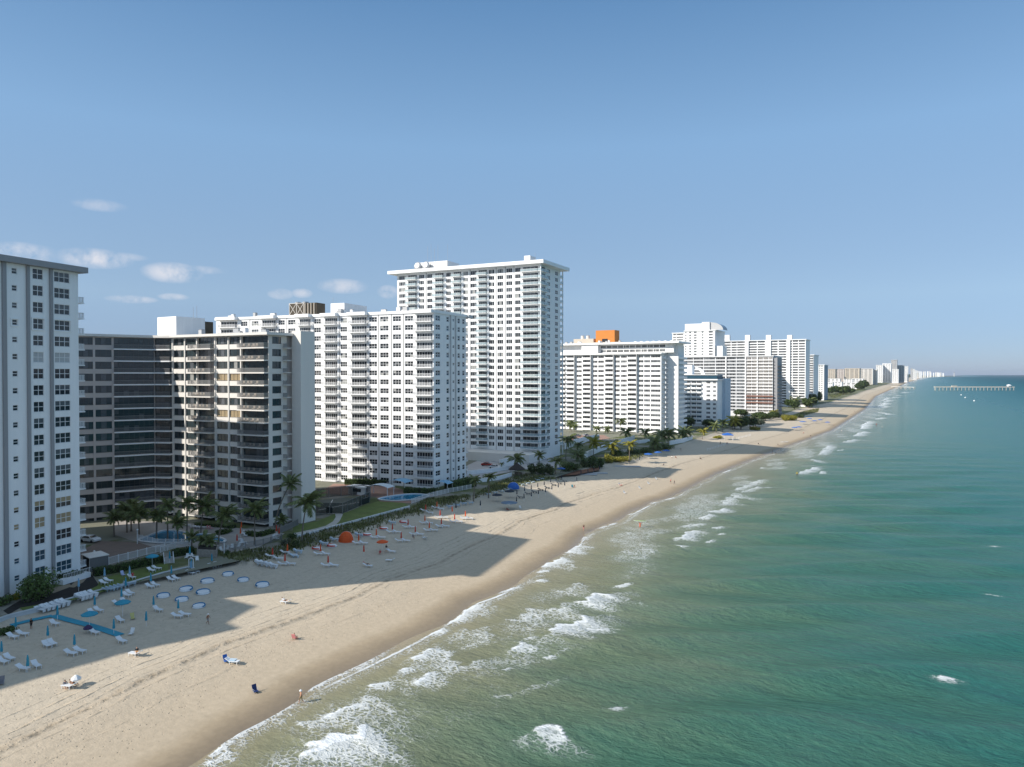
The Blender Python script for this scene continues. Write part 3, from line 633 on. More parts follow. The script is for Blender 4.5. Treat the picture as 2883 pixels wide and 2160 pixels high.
# ---------------------------------------------------------------- A: white slab tower at the left edge
def pane_window(b, F, u0, u1, z0, z1, nx, ny, cols, fr=frame_w, gap=.09, y=.10):
    """frame with every pane a sub-part"""
    w, hh = u1-u0, z1-z0
    def mk():
        q = MB()
        for i in range(nx+1): x = w*i/nx; q.box(max(0,x-gap/2), min(w,x+gap/2), y, y+.07, 0, hh, fr)
        for j in range(ny+1): z = hh*j/ny; q.box(0, w, y+.003, y+.067, max(0,z-gap/2), min(hh,z+gap/2), fr)
        q.box(-.06, w+.06, -.05, .1, -.07, -.002, fr)
        return q.mesh('window')
    key = (round(w,2), round(hh,2), nx, ny, fr.name)
    o = b.part('window', cached(('pw', key), mk), F.pt(u0, z0), F.rz)
    pw, ph = w/nx-gap, hh/ny-gap
    for i in range(nx):
        for j in range(ny):
            g = cols(i, j)
            def mp():
                q = MB(); q.box(0, pw, 0, .012, 0, ph, g); return q.mesh('pane')
            obj('pane', cached(('pn', round(pw,2), round(ph,2), g.name), mp), o, (w*i/nx+gap/2, y+.045, hh*j/ny+gap/2))
rA = math.radians(11); dA = Vector((math.sin(rA), -math.cos(rA)))
A1 = Vector((-134.5, 70.6)); A0 = A1+dA*30; wA = Vector((-math.cos(rA), -math.sin(rA)))
A = Bld('white_apartment_tower', 'white apartment tower with grey vertical pilasters and grey roof slab beside a brown car park', A0+wA*11)
FA = Fac(A0, A1); ZA = [57.2-2.86*i for i in range(19)]
cw = [(FA.u('a1',513), FA.u('a1',655), 3, .875), (FA.u('a1',313), FA.u('a1',408), 2, .875), (FA.u('a1',118), FA.u('a1',166), 1, .46)]
more = []
for k, (u0, u1, n, hh) in enumerate(cw): more.append((u0, u1, n, hh))
for sh_ in (8.2, 14.5): more += [(FA.u('a1',313)-sh_, FA.u('a1',408)-sh_, 2, .875)]
A.wall(FA, 3, 58.4, [(u0, u1, z-hh, z+hh) for (u0, u1, n, hh) in more for z in ZA], white)
for (u0, u1, n, hh) in more:
    for i, z in enumerate(ZA):
        bl = random.random(); rowb = {5: gl_light, 15: gl_tan, 16: gl_tan}
        lo = gl_dark if i > 10 else random.choice([gl_dark, gl_mid])
        def cols(a, j, i=i, bl=bl):
            if i in (5,) and hh > .6: return gl_shut
            if i in (14, 15) and j == 1 and bl < .8: return gl_tan
            if i == 15 and bl < .5: return gl_tan
            if i >= 17: return gl_blue if bl < .6 else gl_dark
            return gl_mid if (bl < .35 and j == 1) else gl_dark
        pane_window(A, FA, u0, u1, z-hh, z+hh, n, 2, cols)
        if i == 3:
            q = MB(); w = u1-u0
            for (a, c, p, r_) in ((-.3,-.08,-.25,2*hh+.25),(w+.08,w+.3,-.25,2*hh+.25)): q.box(a, c, -.14, 0, p, r_, white)
            q.box(-.08, w+.08, -.14, 0, -.25, -.08, white); q.box(-.08, w+.08, -.14, 0, 2*hh+.05, 2*hh+.25, white)
            A.part('window_surround', q, FA.pt(u0, z-hh), FA.rz)
for a, c in ((6,17),(75,83),(140,148)):
    u0, u1 = FA.u('s',a), FA.u('s',c); q = MB(); q.box(u0, u1, -.35, .0, 3, 58.38, greypaint); A.part('pilaster', q, FA.pt(0,0), FA.rz)
for sh_ in (6.0, 12.2):
    u0 = FA.u('s',6)-sh_; q = MB(); q.box(u0, u0+.7, -.35, .0, 3, 58.38, greypaint); A.part('pilaster', q, FA.pt(0,0), FA.rz)
fpA = [A0, A1, A1+wA*62, A0+wA*62]
nA = FA.n; A.poly('wall', [A0-nA*.3, A1-nA*.3, A1+wA*62, A0+wA*62], 3, 58.4, white)
q = MB(); A.part('corner_return', (q.box(0, .3, -.002, .3, 3, 58.4, white) or q), FA.pt(FA.L-.3, 0), FA.rz)
A.poly('north_wing_wall', [(-149,60),(-149,75.5),(-188,75.5),(-188,50)], 3, 58.38, white); A.poly('north_wing_roof', [(-148.6,66.5),(-148.6,76),(-188.5,76),(-188.5,58)], 58.4, 59.40, greypaint, roofg)
A.poly('roof_slab', offset(fpA, 1.15), 58.42, 59.45, greypaint, roofg)
A.part('antenna', (lambda q: (q.tube([(0,0,0),(0,0,1.2),(-.12,0,2.6)], .04, steel, 5), q)[1])(MB()), FA.pt(FA.u('a1',62), 59.6, -2))
FAn = Fac(A1, A1+wA*62)
A.balconies(FAn, .6, 4.6, [z-1.25 for z in ZA[1:]], 1.75, 'white', .16)
A.balconies(FAn, 9, 13, [z-1.25 for z in ZA[1:]], 1.75, 'white', .16)
for ch in KIDS[A.root.name]: pass
# ---------------------------------------------------------------- B: taupe and white condominium with bronze glass
B3 = Vector((-138.7, 117.0)); rb = math.radians(5.7)
B2 = B3+Vector((-math.cos(rb), -math.sin(rb)))*32.8; B1 = Vector((-176.5, 111.7)); B0 = Vector((-188.6, 84.5))
B = Bld('bronze_glass_condominium', 'taupe and white condominium block with dark bronze glass and long balconies around a swimming pool', Vector((-165,125)))
FB = Fac(B2, B3); FBc = Fac(B1, B2); FBl = Fac(B0, B1); FBr = Fac(B3, B3+Vector((.06, 5.6)))
NB = 16; ZB = [46.45-3.03*i for i in range(NB)]          # floor levels
winS = [('b1',285,410),('b1',425,556),('b1',785,915),('b1',937,1066)]
balS = [('b1',562,768),('b1',1078,1392)]
ops = []
for k, a, c in winS:
    for z in ZB: ops.append((FB.u(k,a), FB.u(k,c), z+1.0, z+2.72))
for k, a, c in balS:
    for z in ZB: ops.append((FB.u(k,a)+.05, FB.u(k,c)-.12, z+.02, z+2.78))
taupe_l = cream
B.wall(FB, 2.5, 49.4, ops, taupe_l, .5)
for k, a, c in winS:
    u0, u1 = FB.u(k,a), FB.u(k,c)
    for i, z in enumerate(ZB):
        t = random.random(); tanrow = i in (3, 6) and a > 700
        def cols(x, j): return gl_tan if tanrow else (gl_mid if (x == 1 and t < .55) else (gl_light if (x == 1 and t < .7) else gl_b))
        pane_window(B, FB, u0, u1, z+1.0, z+2.72, 3, 1, cols, frame_d, .07, .2)
for n_, (k, a, c) in enumerate(balS):
    u0, u1 = FB.u(k,a)+.05, FB.u(k,c)-.12
    B.windows(FB, u0, u1, [z+.02 for z in ZB], 2.76, 4, 1, frame_d, [gl_b, gl_b, gl_mid], 5, .08, 'balcony_door', proud=-.32)
    ex0 = FB.u('b1',500) if n_ == 0 else u0-.2
    B.balconies(FB, ex0, u1+.1, ZB, 1.5, 'dark', .28, cream, furn_p=.75)
for k, x in (('b1',275),('b1',418),('b1',560),('b1',770),('b1',926),('b1',1072)):
    q = MB(); u = FB.u(k,x); q.box(u-.17, u+.17, -.16, 0, 2.9, 49.35, cream); B.part('pilaster', q, FB.pt(0,0), FB.rz)
# concave corner and left wing: long continuous balconies
Lc0, Lc1 = FBl.u('a1',1058), FBl.L
wl = [('a1',735,868),('a1',888,1044)]
ops = [(FBl.u(k,a), FBl.u(k,c), z+.95, z+2.7) for k, a, c in wl for z in ZB]+[(Lc0, Lc1-.02, z+.02, z+2.8) for z in ZB]
B.wall(FBl, 2.5, 49.4, ops, taupe, .4)
for k, a, c in wl:
    u0, u1 = FBl.u(k,a), FBl.u(k,c)
    for i, z in enumerate(ZB):
        t = random.random()
        def cols(x, j): return gl_mid if (x == 1 and t < .7) else gl_b
        pane_window(B, FBl, u0, u1, z+.95, z+2.7, 3, 1, cols, frame_d, .07, .18)
B.windows(FBl, Lc0, Lc1-.02, [z+.02 for z in ZB], 2.78, 8, 2, frame_d, [gl_b, gl_b, gl_mid, gl_b], 5, .08, 'balcony_door', proud=-.2)
B.wall(FBc, 2.5, 49.4, [(.1, FBc.L-.1, z+.02, z+2.8) for z in ZB], taupe, .4)
B.windows(FBc, .1, FBc.L-.1, [z+.02 for z in ZB], 2.78, 4, 2, frame_d, [gl_b, gl_b, gl_mid], 4, .08, 'balcony_door', proud=-.2)
def strip(pts, dp):
    """offset polyline outward (right hand side)"""
    P = [Vector(p[:2]) for p in pts]; o = []
    for i, p in enumerate(P):
        d1 = (P[min(i+1,len(P)-1)]-P[max(i,0)]) if i < len(P)-1 else (P[i]-P[i-1]); d0 = (P[i]-P[i-1]) if i > 0 else d1
        n1 = Vector((d1.y,-d1.x)).normalized(); n0 = Vector((d0.y,-d0.x)).normalized(); k = n0+n1; k = k/k.dot(n1); o.append(p+k*dp)
    return o
inner = [FBl.pt(Lc0), FBl.pt(FBl.L), FBc.pt(FBc.L)]; outer = strip(inner, 1.5)
def long_balcony():
    b = MB(); o = inner[0]
    for i in range(2):
        p, q, r_, s_ = inner[i], inner[i+1], outer[i+1], outer[i]
        b.prism([(v.x-o.x, v.y-o.y) for v in (p, q, r_, s_)], -.30, 0, white)
    return b.mesh('balcony')
def long_rail():
    b = MB(); o = inner[0]; P = [Vector((v.x-o.x, v.y-o.y, 0)) for v in strip(inner, 1.42)]; P = [Vector((0,0,0))]+P
    for p, q in zip(P[:-1], P[1:]):
        l = (q-p).length; t = (q-p)/l; n = Vector((t.y,-t.x,0))*.02
        for za, zb in ((.95,1.03),(.05,.1)): b.prism([tuple(v) for v in (p-n, q-n, q+n, p+n)], za, zb, rail_d)
        k = int(l/.14)
        for i in range(k): s_ = p+t*(l*i/k); b.face([(s_.x,s_.y,.05),((s_+t*.04).x,(s_+t*.04).y,.05),((s_+t*.04).x,(s_+t*.04).y,1.),(s_.x,s_.y,1.)], rail_d)
    return b.mesh('railing')
lb, lr = long_balcony(), long_rail()
for z in ZB:
    o = B.part('balcony', lb, Vector((inner[0].x, inner[0].y, z))); obj('railing', lr, o)
for x in (868, 1042):
    q = MB(); u = FBl.u('a1',x+10); q.box(u-.25, u+.25, -.14, 0, 2.9, 49.35, taupe); B.part('pilaster', q, FBl.pt(0,0), FBl.rz)
# east return with single windows, stair slot and blind pier
ops = [(FBr.u('b1',1436), FBr.u('b1',1540), z+1.0, z+2.65) for z in ZB]
B.wall(FBr, 2.5, 49.4, ops, lgrey if 0 else cream, .3)
for z in ZB:
    pane_window(B, FBr, FBr.u('b1',1436), FBr.u('b1',1540), z+1.0, z+2.65, 2, 1, lambda x, j: gl_b, frame_d, .06, .12)
PX0, PX1, PY0, PY1 = -138.0, -134.8, 123.6, 128.2
B.poly('stair_tower_wall', [(PX0,PY0),(PX1,PY0),(PX1,PY1),(PX0,PY1)], 2.5, 50.6, cream)
for z in ZB:
    q = MB(); q.box(0, 1.6, 0, 1.4, -.2, 0, cream); o = B.part('stair_landing', q, Vector((-138.6, 121.2, z)))
    obj('railing', cached(('srail',), lambda: rail_mesh(1.5, .01, 'dark', 1.0, '')), o, (.05, .05, 0))
back_ = [B3, B3+Vector((.06,5.6)), Vector((PX0-.4,PY1-.5)), Vector((-140,128)), Vector((-151,141)), Vector((-194,136)), Vector((-206,84)), B0, B1, B2]
core = offset(back_, -.55)
B.poly('core_wall', core, 2.5, 49.35, taupe)
ctr = [B3+Vector((0,-.3)), B3+Vector((.3,5.6)), Vector((-140,129)), Vector((-151.5,142)), Vector((-195,137)), Vector((-206.5,83.5)), B0, B1, B2]
B.poly('roof_slab', offset(ctr, 1.25), 49.42, 50.05, cream, roofg)
P = FB.at('b1',100)
bx0, bx1, bx2 = (onp for onp in (0,0,0))
def on_plane_y(k, x, Y):
    d = dirpx(px(k, x)[0], HOR); return d.x/d.y*Y
yb = 121.
b_x = [on_plane_y('b1', v, yb) for v in (100, 318)]; zt = 40+(1053-(860+142/4.142))/2000*depth((b_x[0], yb))
B.poly('roof_plant_room', [(b_x[0],yb),(b_x[1],yb),(b_x[1],yb+9),(b_x[0],yb+9)], 50.06, zt, white2)
ys_ = [(lambda d: d.y/d.x*b_x[1])(dirpx(px('b1', v)[0], HOR)) for v in (600, 750)]
B.poly('roof_louver_room', [(b_x[1]-6,yb+9.02),(b_x[1]-.02,yb+9.02),(b_x[1]-.02,ys_[1] if ys_[1] > yb+10 else yb+16),(b_x[1]-6,ys_[1] if ys_[1] > yb+10 else yb+16)], 50.06, zt-.9, brownm)
def antenna(b, P, z, n=1, hh=3.5, sp=1.2):
    for i in range(n):
        q = MB(); q.tube([(0,0,0),(0,0,hh*(.8+.4*random.random()))], .05, steel, 5); b.part('antenna', q, Vector((P[0]+i*sp, P[1], z)))
antenna(B, (b_x[1]-1, yb+6), zt, 2, 3.2, 1.6)
# ---------------------------------------------------------------- C: long white block
C1 = Vector((-139.6, 183.9)); rc = math.radians(9)
C0 = C1+Vector((-math.cos(rc), -math.sin(rc)))*100; rc2 = math.radians(6); cN = Vector((-math.sin(rc2), math.cos(rc2)))
FC = Fac(C0, C1)
uL = FC.u('c1',120)
FC = Fac(FC.pt(uL), C1); C = Bld('long_white_condominium', 'long white condominium block with stacked white balconies and cooling towers on its roof', C1+Vector((-40,8)))
def colc(k, a, c): return FC.u(k,a), FC.u(k,c)
topz = FC.z('c2', 600, 190); fhC = 2.98
ZC = [FC.z('c2',500,217)-fhC*i for i in range(19)]
wC = [('c1',410,485),('c1',535,615),('c1',845,920),('c1',960,1045),('c1',1262,1340),('c1',1570,1645),('c2',112,175),('c2',202,268),('c2',304,368),('c2',401,466)]
bC = [('c1',160,375),('c1',640,825),('c1',1075,1230),('c1',1370,1540),('c1',1680,1885),('c2',480,630)]
ops = []
for k, a, c in wC:
    for z in ZC: ops.append((*colc(k,a,c), z-.82, z+.82))
for k, a, c in bC:
    u0, u1 = colc(k,a,c)
    for z in ZC: ops.append((u0+.7, u1-.35, z-1.15, z+.95))
RTC = ZC[0]+1.55
C.wall(FC, 2.5, RTC, ops, white2, .3)
for k, a, c in wC: C.windows(FC, *colc(k,a,c), [z-.82 for z in ZC], 1.64, 3, 2, frame_w, [gl_dark, gl_dark, gl_dark, gl_dark, gl_mid, gl_light], 8, .10)
for k, a, c in bC:
    u0, u1 = colc(k,a,c)
    C.windows(FC, u0+.7, u1-.35, [z-1.15 for z in ZC], 2.1, 6, 1, frame_w, [gl_dark, gl_dark, gl_mid], 6, .10, 'balcony_door')
    C.balconies(FC, u0, u1, [z-1.2 for z in ZC], 1.6, 'white', .22, white2)
    q = MB(); q.box(u0-.15, u1+.15, -1.9, -.0, RTC-.05, RTC+1.05, white2); C.part('roof_canopy', q, FC.pt(0,0), FC.rz)
for k, x in (('c1',515),('c1',829),('c1',945),('c1',1252),('c1',1558),('c1',1890),('c2',190),('c2',292),('c2',390)):
    u = FC.u(k,x); q = MB(); q.box(u-.09, u+.09, -.05, 0, 3, RTC-.05, joint_m); C.part('joint_strip', q, FC.pt(0,0), FC.rz)
C2 = C1+cN*21.5; FCe = Fac(C1, C2)
eC = [('c2',647,684,2,2,.82),('c2',735,755,1,2,.82),('c2',784,798,1,2,.42),('c2',824,843,1,2,.82),('c2',862,881,1,2,.82)]
C.wall(FCe, 2.5, RTC, [(FCe.u(k,a), FCe.u(k,c), z-hh, z+hh) for k,a,c,n,m_,hh in eC for z in ZC], white, .3)
for k,a,c,n,m_,hh in eC: C.windows(FCe, FCe.u(k,a), FCe.u(k,c), [z-hh for z in ZC], 2*hh, n, m_, frame_w, [gl_dark, gl_dark, gl_blue, gl_mid], 4, .14)
for x in (765, 806):
    u = FCe.u('c2',x); q = MB(); q.box(u-.25, u+.25, -.3, 0, 3, RTC-.05, lgrey); C.part('pilaster', q, FCe.pt(0,0), FCe.rz)
C3 = C2+(FC.P0-C1)
C.poly('core_wall', offset([FC.P0, C1, C2, C3], -.45), 2.5, RTC-.02, white)
C.part('end_wall', wall_mesh(21.5, 2.5, RTC, [], white), Vector((C3.x,C3.y,0)), Fac(C3, FC.P0).rz)
C.part('back_wall', wall_mesh((C3-C2).length, 2.5, RTC, [], white), Vector((C2.x,C2.y,0)), Fac(C2, C3).rz)
C.poly('rear_wing_wall', [(-166,200),(-166,214),(-235,205),(-235,190)], 2.5, RTC-.04, white); C.poly('rear_wing_roof', [(-165.6,206),(-165.6,214.4),(-235.4,205.4),(-235.4,194)], RTC-.03, RTC+.90, white2, roofg)
C.poly('roof_slab', offset([FC.P0, C1, C2, C3], .35), RTC+.01, RTC+.95, white2, roofg)
FCn = Fac(C2, C3)
C.balconies(FCn, .3, 7, [z-1.2 for z in ZC], 2.4, 'white', .2, white2)
q = MB(); q.box(-1.2, 8, -3.2, 0, RTC-.1, RTC+.9, lgrey); C.part('roof_canopy', q, FCn.pt(0,0), FCn.rz)
# rooftop: cooling tower and plant room
def cooling_tower(b, P, rz, z, w, dp, hh, m1, m2):
    q = MB(); q.box(0, w, 0, dp, .5, hh, m1); o = b.part('cooling_tower', q, Vector((P[0], P[1], z)), rz)
    q = MB()
    for i in range(3): x = w*.54*i/2; q.box(x-.08, x+.08, -.12, 0, 0, hh+.1, cream)
    for zz in (.5, hh): q.box(0, w*.54, -.12, 0, zz-.08, zz+.08, cream)
    for i in range(2):
        x0, x1 = w*.27*i, w*.27*(i+1)
        for (a, c) in ((.5, hh), (hh, .5)):
            n = 8
            for j in range(n):
                xa, xb = x0+(x1-x0)*j/n, x0+(x1-x0)*(j+1)/n; za, zb = a+(c-a)*j/n, a+(c-a)*(j+1)/n
                q.face([(xa,-.14,za-.12),(xb,-.14,zb-.12),(xb,-.14,zb+.12),(xa,-.14,za+.12)], cream)
    obj('brace_frame', q, o)
    for i in range(4):
        q = MB(); q.tube([(0,-.1,.4),(0,-.1,hh-.1)], .22, tanroof, 6); obj('duct', q, o, (w*.6+i*w*.11, -.1, 0))
    for i in range(2):
        q = MB(); q.lathe([(1.1,0),(1.1,.7),(.95,.7),(.95,.1)], steel, 12); obj('fan_stack', q, o, (w*(.16+.28*i), dp*.5, hh))
zr = RTC+.96
Pc = FC.at('c1',846); cooling_tower(C, (Pc.x+FC.n.x*-6, Pc.y-FC.n.y*6), FC.rz, zr, FC.u('c1',1165)-FC.u('c1',846), 5, FC.z('c1',900,140)-zr+.4, brownm, cream)
u0, u1 = FC.u('c1',1333), FC.u('c1',1495)
q = MB(); q.box(u0*1.0, u1, 6, 20, zr, FC.z('c1',1400,130)+.2, white2); C.part('plant_room', q, FC.pt(0,0), FC.rz)
antenna(C, FC.pt(u0+.3, 0, -7), FC.z('c1',1400,130)+.2, 1, 2.5)
def roof_units(b, F, z, n, seed, back=1.5):
    r = random.Random(seed)
    for i in range(n):
        u = r.uniform(3, F.L-3); w = r.uniform(.8, 2.0); hh = r.uniform(.7, 1.7); q = MB(); q.box(0, w, 0, 1.2, 0, hh, r.choice([steel, lgrey, white2])); q.box(.1, w-.1, .1, 1.1, hh, hh+.12, joint_m)
        b.part('roof_unit', q, F.pt(u, z, -back-r.random()*2), F.rz)
roof_units(C, FC, RTC+.96, 12, 3); roof_units(B, FB, 50.06, 6, 5, 2.5)
# ---------------------------------------------------------------- D: tallest tower
D1 = Vector((-146.0, 266.5)); rd = math.radians(5); D0 = D1+Vector((-math.cos(rd), -math.sin(rd)))*84; FD = Fac(D0, D1)
FD = Fac(FD.at('d1',150), D1); D2 = D1+Vector((-.06, 1)).normalized()*22; FDe = Fac(D1, D2); D3 = D2+(FD.P0-D1)
D = Bld('tall_white_tower', 'tallest white tower with glass balconies, overhanging flat roof and rooftop antennas', D1+Vector((-40,10)))
fhD = 2.815; zD0 = FD.z('d1',1265,285); ZD = [zD0-fhD*i for i in range(28)]; RTD = ZD[0]+1.7
wD = [(170,240,4),(385,440,3),(475,530,3),(680,730,3),(865,915,3),(945,1010,3),(1142,1200,3),(1236,1297,3),(1332,1395,3),(1427,1485,3)]
bD = [(258,370),(550,660),(750,850),(1020,1130),(1500,1684)]
ops = [(FD.u('d1',a), FD.u('d1',c), z-.85, z+.85) for a,c,n in wD for z in ZD]+[(FD.u('d1',a)+.5, FD.u('d1',c)-.4, z-1.15, z+1.0) for a,c in bD for z in ZD]
D.wall(FD, 2.5, RTD, ops, white2, .3)
for a,c,n in wD: D.windows(FD, FD.u('d1',a), FD.u('d1',c), [z-.85 for z in ZD], 1.7, n, 1, frame_w, [gl_dark, gl_dark, gl_dark, gl_dark, gl_mid, gl_light], 7, .085)
for a,c in bD:
    u0, u1 = FD.u('d1',a), FD.u('d1',c)
    D.windows(FD, u0+.5, u1-.4, [z-1.15 for z in ZD], 2.15, 4, 1, frame_w, [gl_dark, gl_dark, gl_dark, gl_mid], 5, .06, 'balcony_door')
    D.balconies(FD, u0, u1, [z-1.2 for z in ZD], 1.9, 'glass', .2, white2, furn_p=.15)
for x in (465, 940, 1222, 1322, 1415):
    u = FD.u('d1',x); q = MB(); q.box(u-.09, u+.09, -.05, 0, 3, RTD-.05, joint_m); D.part('joint_strip', q, FD.pt(0,0), FD.rz)
eD = [(1775,1806),(1860,1891)]
ops = [(FDe.u('d1',a), FDe.u('d1',c), z-.85, z+.75) for a,c in eD for z in ZD]+[(.4, FDe.u('d1',1755), z-1.15, z+1.0) for z in ZD]
D.wall(FDe, 2.5, RTD, ops, white, .3)
for a,c in eD: D.windows(FDe, FDe.u('d1',a), FDe.u('d1',c), [z-.85 for z in ZD], 1.6, 2, 2, frame_w, [gl_dark, gl_dark, gl_blue, gl_mid], 4, .1)
ue = FDe.u('d1',1755); D.windows(FDe, .4, ue, [z-1.15 for z in ZD], 2.15, 4, 1, frame_w, [gl_dark, gl_blue, gl_mid], 4, .1, 'balcony_door')
D.balconies(FDe, -1.85, ue+.3, [z-1.2 for z in ZD], 1.6, 'glass', .198, white2)
D.poly('core_wall', offset([FD.P0, D1, D2, D3], -.45), 2.5, RTD-.02, white)
D.part('end_wall', wall_mesh(22, 2.5, RTD, [], white), Vector((D3.x,D3.y,0)), Fac(D3, FD.P0).rz)
D.part('back_wall', wall_mesh((D3-D2).length, 2.5, RTD, [], white), Vector((D2.x,D2.y,0)), Fac(D2, D3).rz)
FDn = Fac(D2, D3); D.balconies(FDn, -.2, 9, [z-1.2 for z in ZD], 3.4, 'glass', .2, white2)
for (uu, oo) in ((.1, 3.2),):
    q = MB(); q.tube([(0,0,3),(0,0,RTD)], .28, white, 8); D.part('column', q, FDn.pt(uu, 0, oo))
q = MB(); q.tube([(0,0,3),(0,0,RTD)], .3, white2, 8); D.part('column', q, FD.pt(FD.L+1.2, 0, 1.5))
D.poly('roof_slab', offset([FD.P0, D1, D2, D3], 3.2), RTD+.01, RTD+1.5, white2, roofg)
zr = RTD+1.52
u0, u1 = FD.u('d1',340), FD.u('d1',655); zt = FD.z('d1',600,165)
q = MB(); q.box(u0, u1, 3, 14, zr, zt, white2); D.part('plant_room', q, FD.pt(0,0), FD.rz)
for i in range(9):
    q = MB(); x = u0+(u1-u0)*(.35+.65*i/8); q.box(x-.12, x+.12, 2.85, 2.995, zr, zt-.2, cream); D.part('louver_post', q, FD.pt(0,0), FD.rz)
for i in range(2):
    q = MB(); q.lathe([(1.9,0),(1.9,.5),(1.2,.9),(0.01,1.)], steel, 14); o = D.part('satellite_dish', q, FD.pt(u0+1+i*4.5, zr+1.9, -1.2), FD.rz); o.rotation_euler = (math.radians(80), 0, FD.rz)
antenna(D, FD.pt(u0+2.0, 0, -8), zt, 4, 8.5, 2.0); antenna(D, FD.pt(u0+13, 0, -8), zt, 1, 8.5)
u0, u1 = FD.u('d1',1482), FD.u('d1',1548); zt = FD.z('d1',1500,105)
q = MB(); q.box(u0, u1, 4, 10, zr, zt, white2); o = D.part('lift_room', q, FD.pt(0,0), FD.rz); antenna(D, FD.pt(u1+1.5, 0, -6), zr, 1, 5)
# podium of D: terrace and retaining walls
D.poly('podium', [FD.pt(FD.u('d1',850),0,12)[:2], FD.pt(FD.L+1,0,13)[:2], FD.pt(FD.L+1,0,.05)[:2], FD.pt(FD.u('d1',850),0,.05)[:2]], 2.5, 6.6, cream)
# ---------------------------------------------------------------- generic block for the farther buildings
def oy(k, x, Y): return on_plane_y(k, x, Y)
def zy(k, x, y, Y): return zat(px(k, x, y)[1], (oy(k, x, Y), Y))
# E: block with an orange roof room
YE = 425.; e0, e1 = oy('e1',-60,YE), oy('e1',1250,YE)
E_ = Bld('orange_roofed_condominium', 'white condominium with an orange box room on its roof and ribbon balconies', ((e0+e1)/2, YE+12))
FE = Fac((e0,YE), (e1,YE)); fhE = 3.06; ZE = [zy('e1',900,515,YE)-fhE*i for i in range(16)]; RTE = ZE[0]+1.5
wE = [(262,322,3),(455,505,3),(515,580,3),(710,765,3),(780,848,4),(985,1040,3),(1050,1118,4),(1130,1240,6)]; bE = [(-50,30),(42,130),(150,240),(335,430),(595,695),(858,960)]
ops = [(FE.u('e1',a), FE.u('e1',c), z-.75, z+.75) for a,c,n in wE for z in ZE]+[(FE.u('e1',a), FE.u('e1',c), z-1.3, z+1.0) for a,c in bE for z in ZE]
E_.wall(FE, 2.5, RTE, ops, white2, .4)
for a,c,n in wE: E_.windows(FE, FE.u('e1',a), FE.u('e1',c), [z-.75 for z in ZE], 1.5, n, 1, frame_w, [gl_dark, gl_dark, gl_mid], 5, .09)
for a,c in bE:
    u0, u1 = FE.u('e1',a), FE.u('e1',c)
    E_.windows(FE, u0, u1, [z-1.3 for z in ZE], 2.3, 5, 1, frame_w, [gl_dark, gl_dark, gl_mid], 4, .1, 'balcony_door', proud=-.15)
    E_.balconies(FE, u0-.1, u1+.3, [z-1.4 for z in ZE], 1.5, 'solid', .25, white2, hgt=1.15)
for x in (245, 437, 700, 970):
    u = FE.u('e1',x); q = MB(); q.box(u-.2, u+.2, -1.7, 0, 3, RTE-.05, lgrey); E_.part('fin_wall', q, FE.pt(0,0), FE.rz)
DE = 26
E_.poly('core_wall', [(e0,YE+.5),(e1-.4,YE+.5),(e1-.4,YE+8),(e1+.3,YE+8),(e1+.3,YE+DE),(e0,YE+DE)], 2.5, RTE-.02, white)
E_.poly('roof_slab', [(e0-1,YE-1.7),(e1+.6,YE-1.7),(e1+.6,YE+DE),(e0-1,YE+DE)], RTE+.01, RTE+.9, white2, roofg)
ps0, ps1 = FE.u('e1',1300), FE.u('e1',1440)
xw0, xw1 = e1+1.6, e1+8.2
for z in ZE:
    q = MB(); q.box(0, 2.4, -.05, 5, -.2, 0, white2); o = E_.part('balcony', q, Vector((e1-.2, YE+2.5, z-1.4))); obj('railing', cached(('er',), lambda: rail_mesh(2.3, .01, 'solid', 1.1, '')), o, (.05,.1,0))
E_.poly('end_wall', [(xw0,YE+8),(xw1,YE+8),(xw1,YE+8.6),(xw0,YE+8.6)], 2.5, RTE+5.6, white2)
E_.poly('wing_wall', [(e1+.31,YE+8.7),(xw1-2.0,YE+8.7),(xw1-2.0,YE+DE),(e1+.31,YE+DE)], 2.5, RTE+5.6, white)
FEe = Fac((xw1-2.0,YE+8.7), (xw1-2.0,YE+DE))
E_.balconies(FEe, .1, DE-9, [z-1.4 for z in ZE], 2.3, 'solid', .25, white2)
# two set back storeys
zt = zy('e1',900,365,YE); z1 = RTE+.92
q0, q1 = FE.u('e1',-50), FE.u('e1',1310); FE2 = Fac((e0,YE+5), (xw1-2.0,YE+5))
rw = [(FE2.u('e1',545)+i*4.0, FE2.u('e1',545)+i*4.0+3.5) for i in range(12)]; rw = [r_ for r_ in rw if r_[1] < FE2.L-5]
zz = [z1+.6, z1+3.4]
E_.wall(FE2, z1, zt, [(a, c, z, z+1.6) for a, c in rw for z in zz], white2, .3)
for a, c in rw: E_.windows(FE2, a, c, zz, 1.6, 4, 1, frame_w, [gl_dark, gl_mid, gl_light], 4, .12)
E_.poly('penthouse_wall', [(e0,YE+5.4),(xw1-2.05,YE+5.4),(xw1-2.05,YE+DE-1),(e0,YE+DE-1)], z1, zt, white)
E_.poly('roof_stair_wall', [(FE.pt(FE.u('e1',305)).x,YE+2),(FE.pt(FE.u('e1',495)).x,YE+2),(FE.pt(FE.u('e1',495)).x,YE+4.9),(FE.pt(FE.u('e1',305)).x,YE+4.9)], z1, zt-.1, white2)
E_.poly('roof_canopy', [(e0-1,YE+1),(xw1+2.5,YE+1),(xw1+2.5,YE+DE),(e0-1,YE+DE)], zt+.01, zt+1.1, white2, roofg)
zr = zt+1.12; Yo = YE+12
E_.poly('roof_platform', [(oy('e1',470,Yo),Yo-2),(oy('e1',780,Yo),Yo-2),(oy('e1',780,Yo),Yo+10),(oy('e1',470,Yo),Yo+10)], zr, zr+.8, tanroof)
oxa, oxb = oy('e1',485,Yo), oy('e1',705,Yo); zo = zy('e1',600,208,Yo)
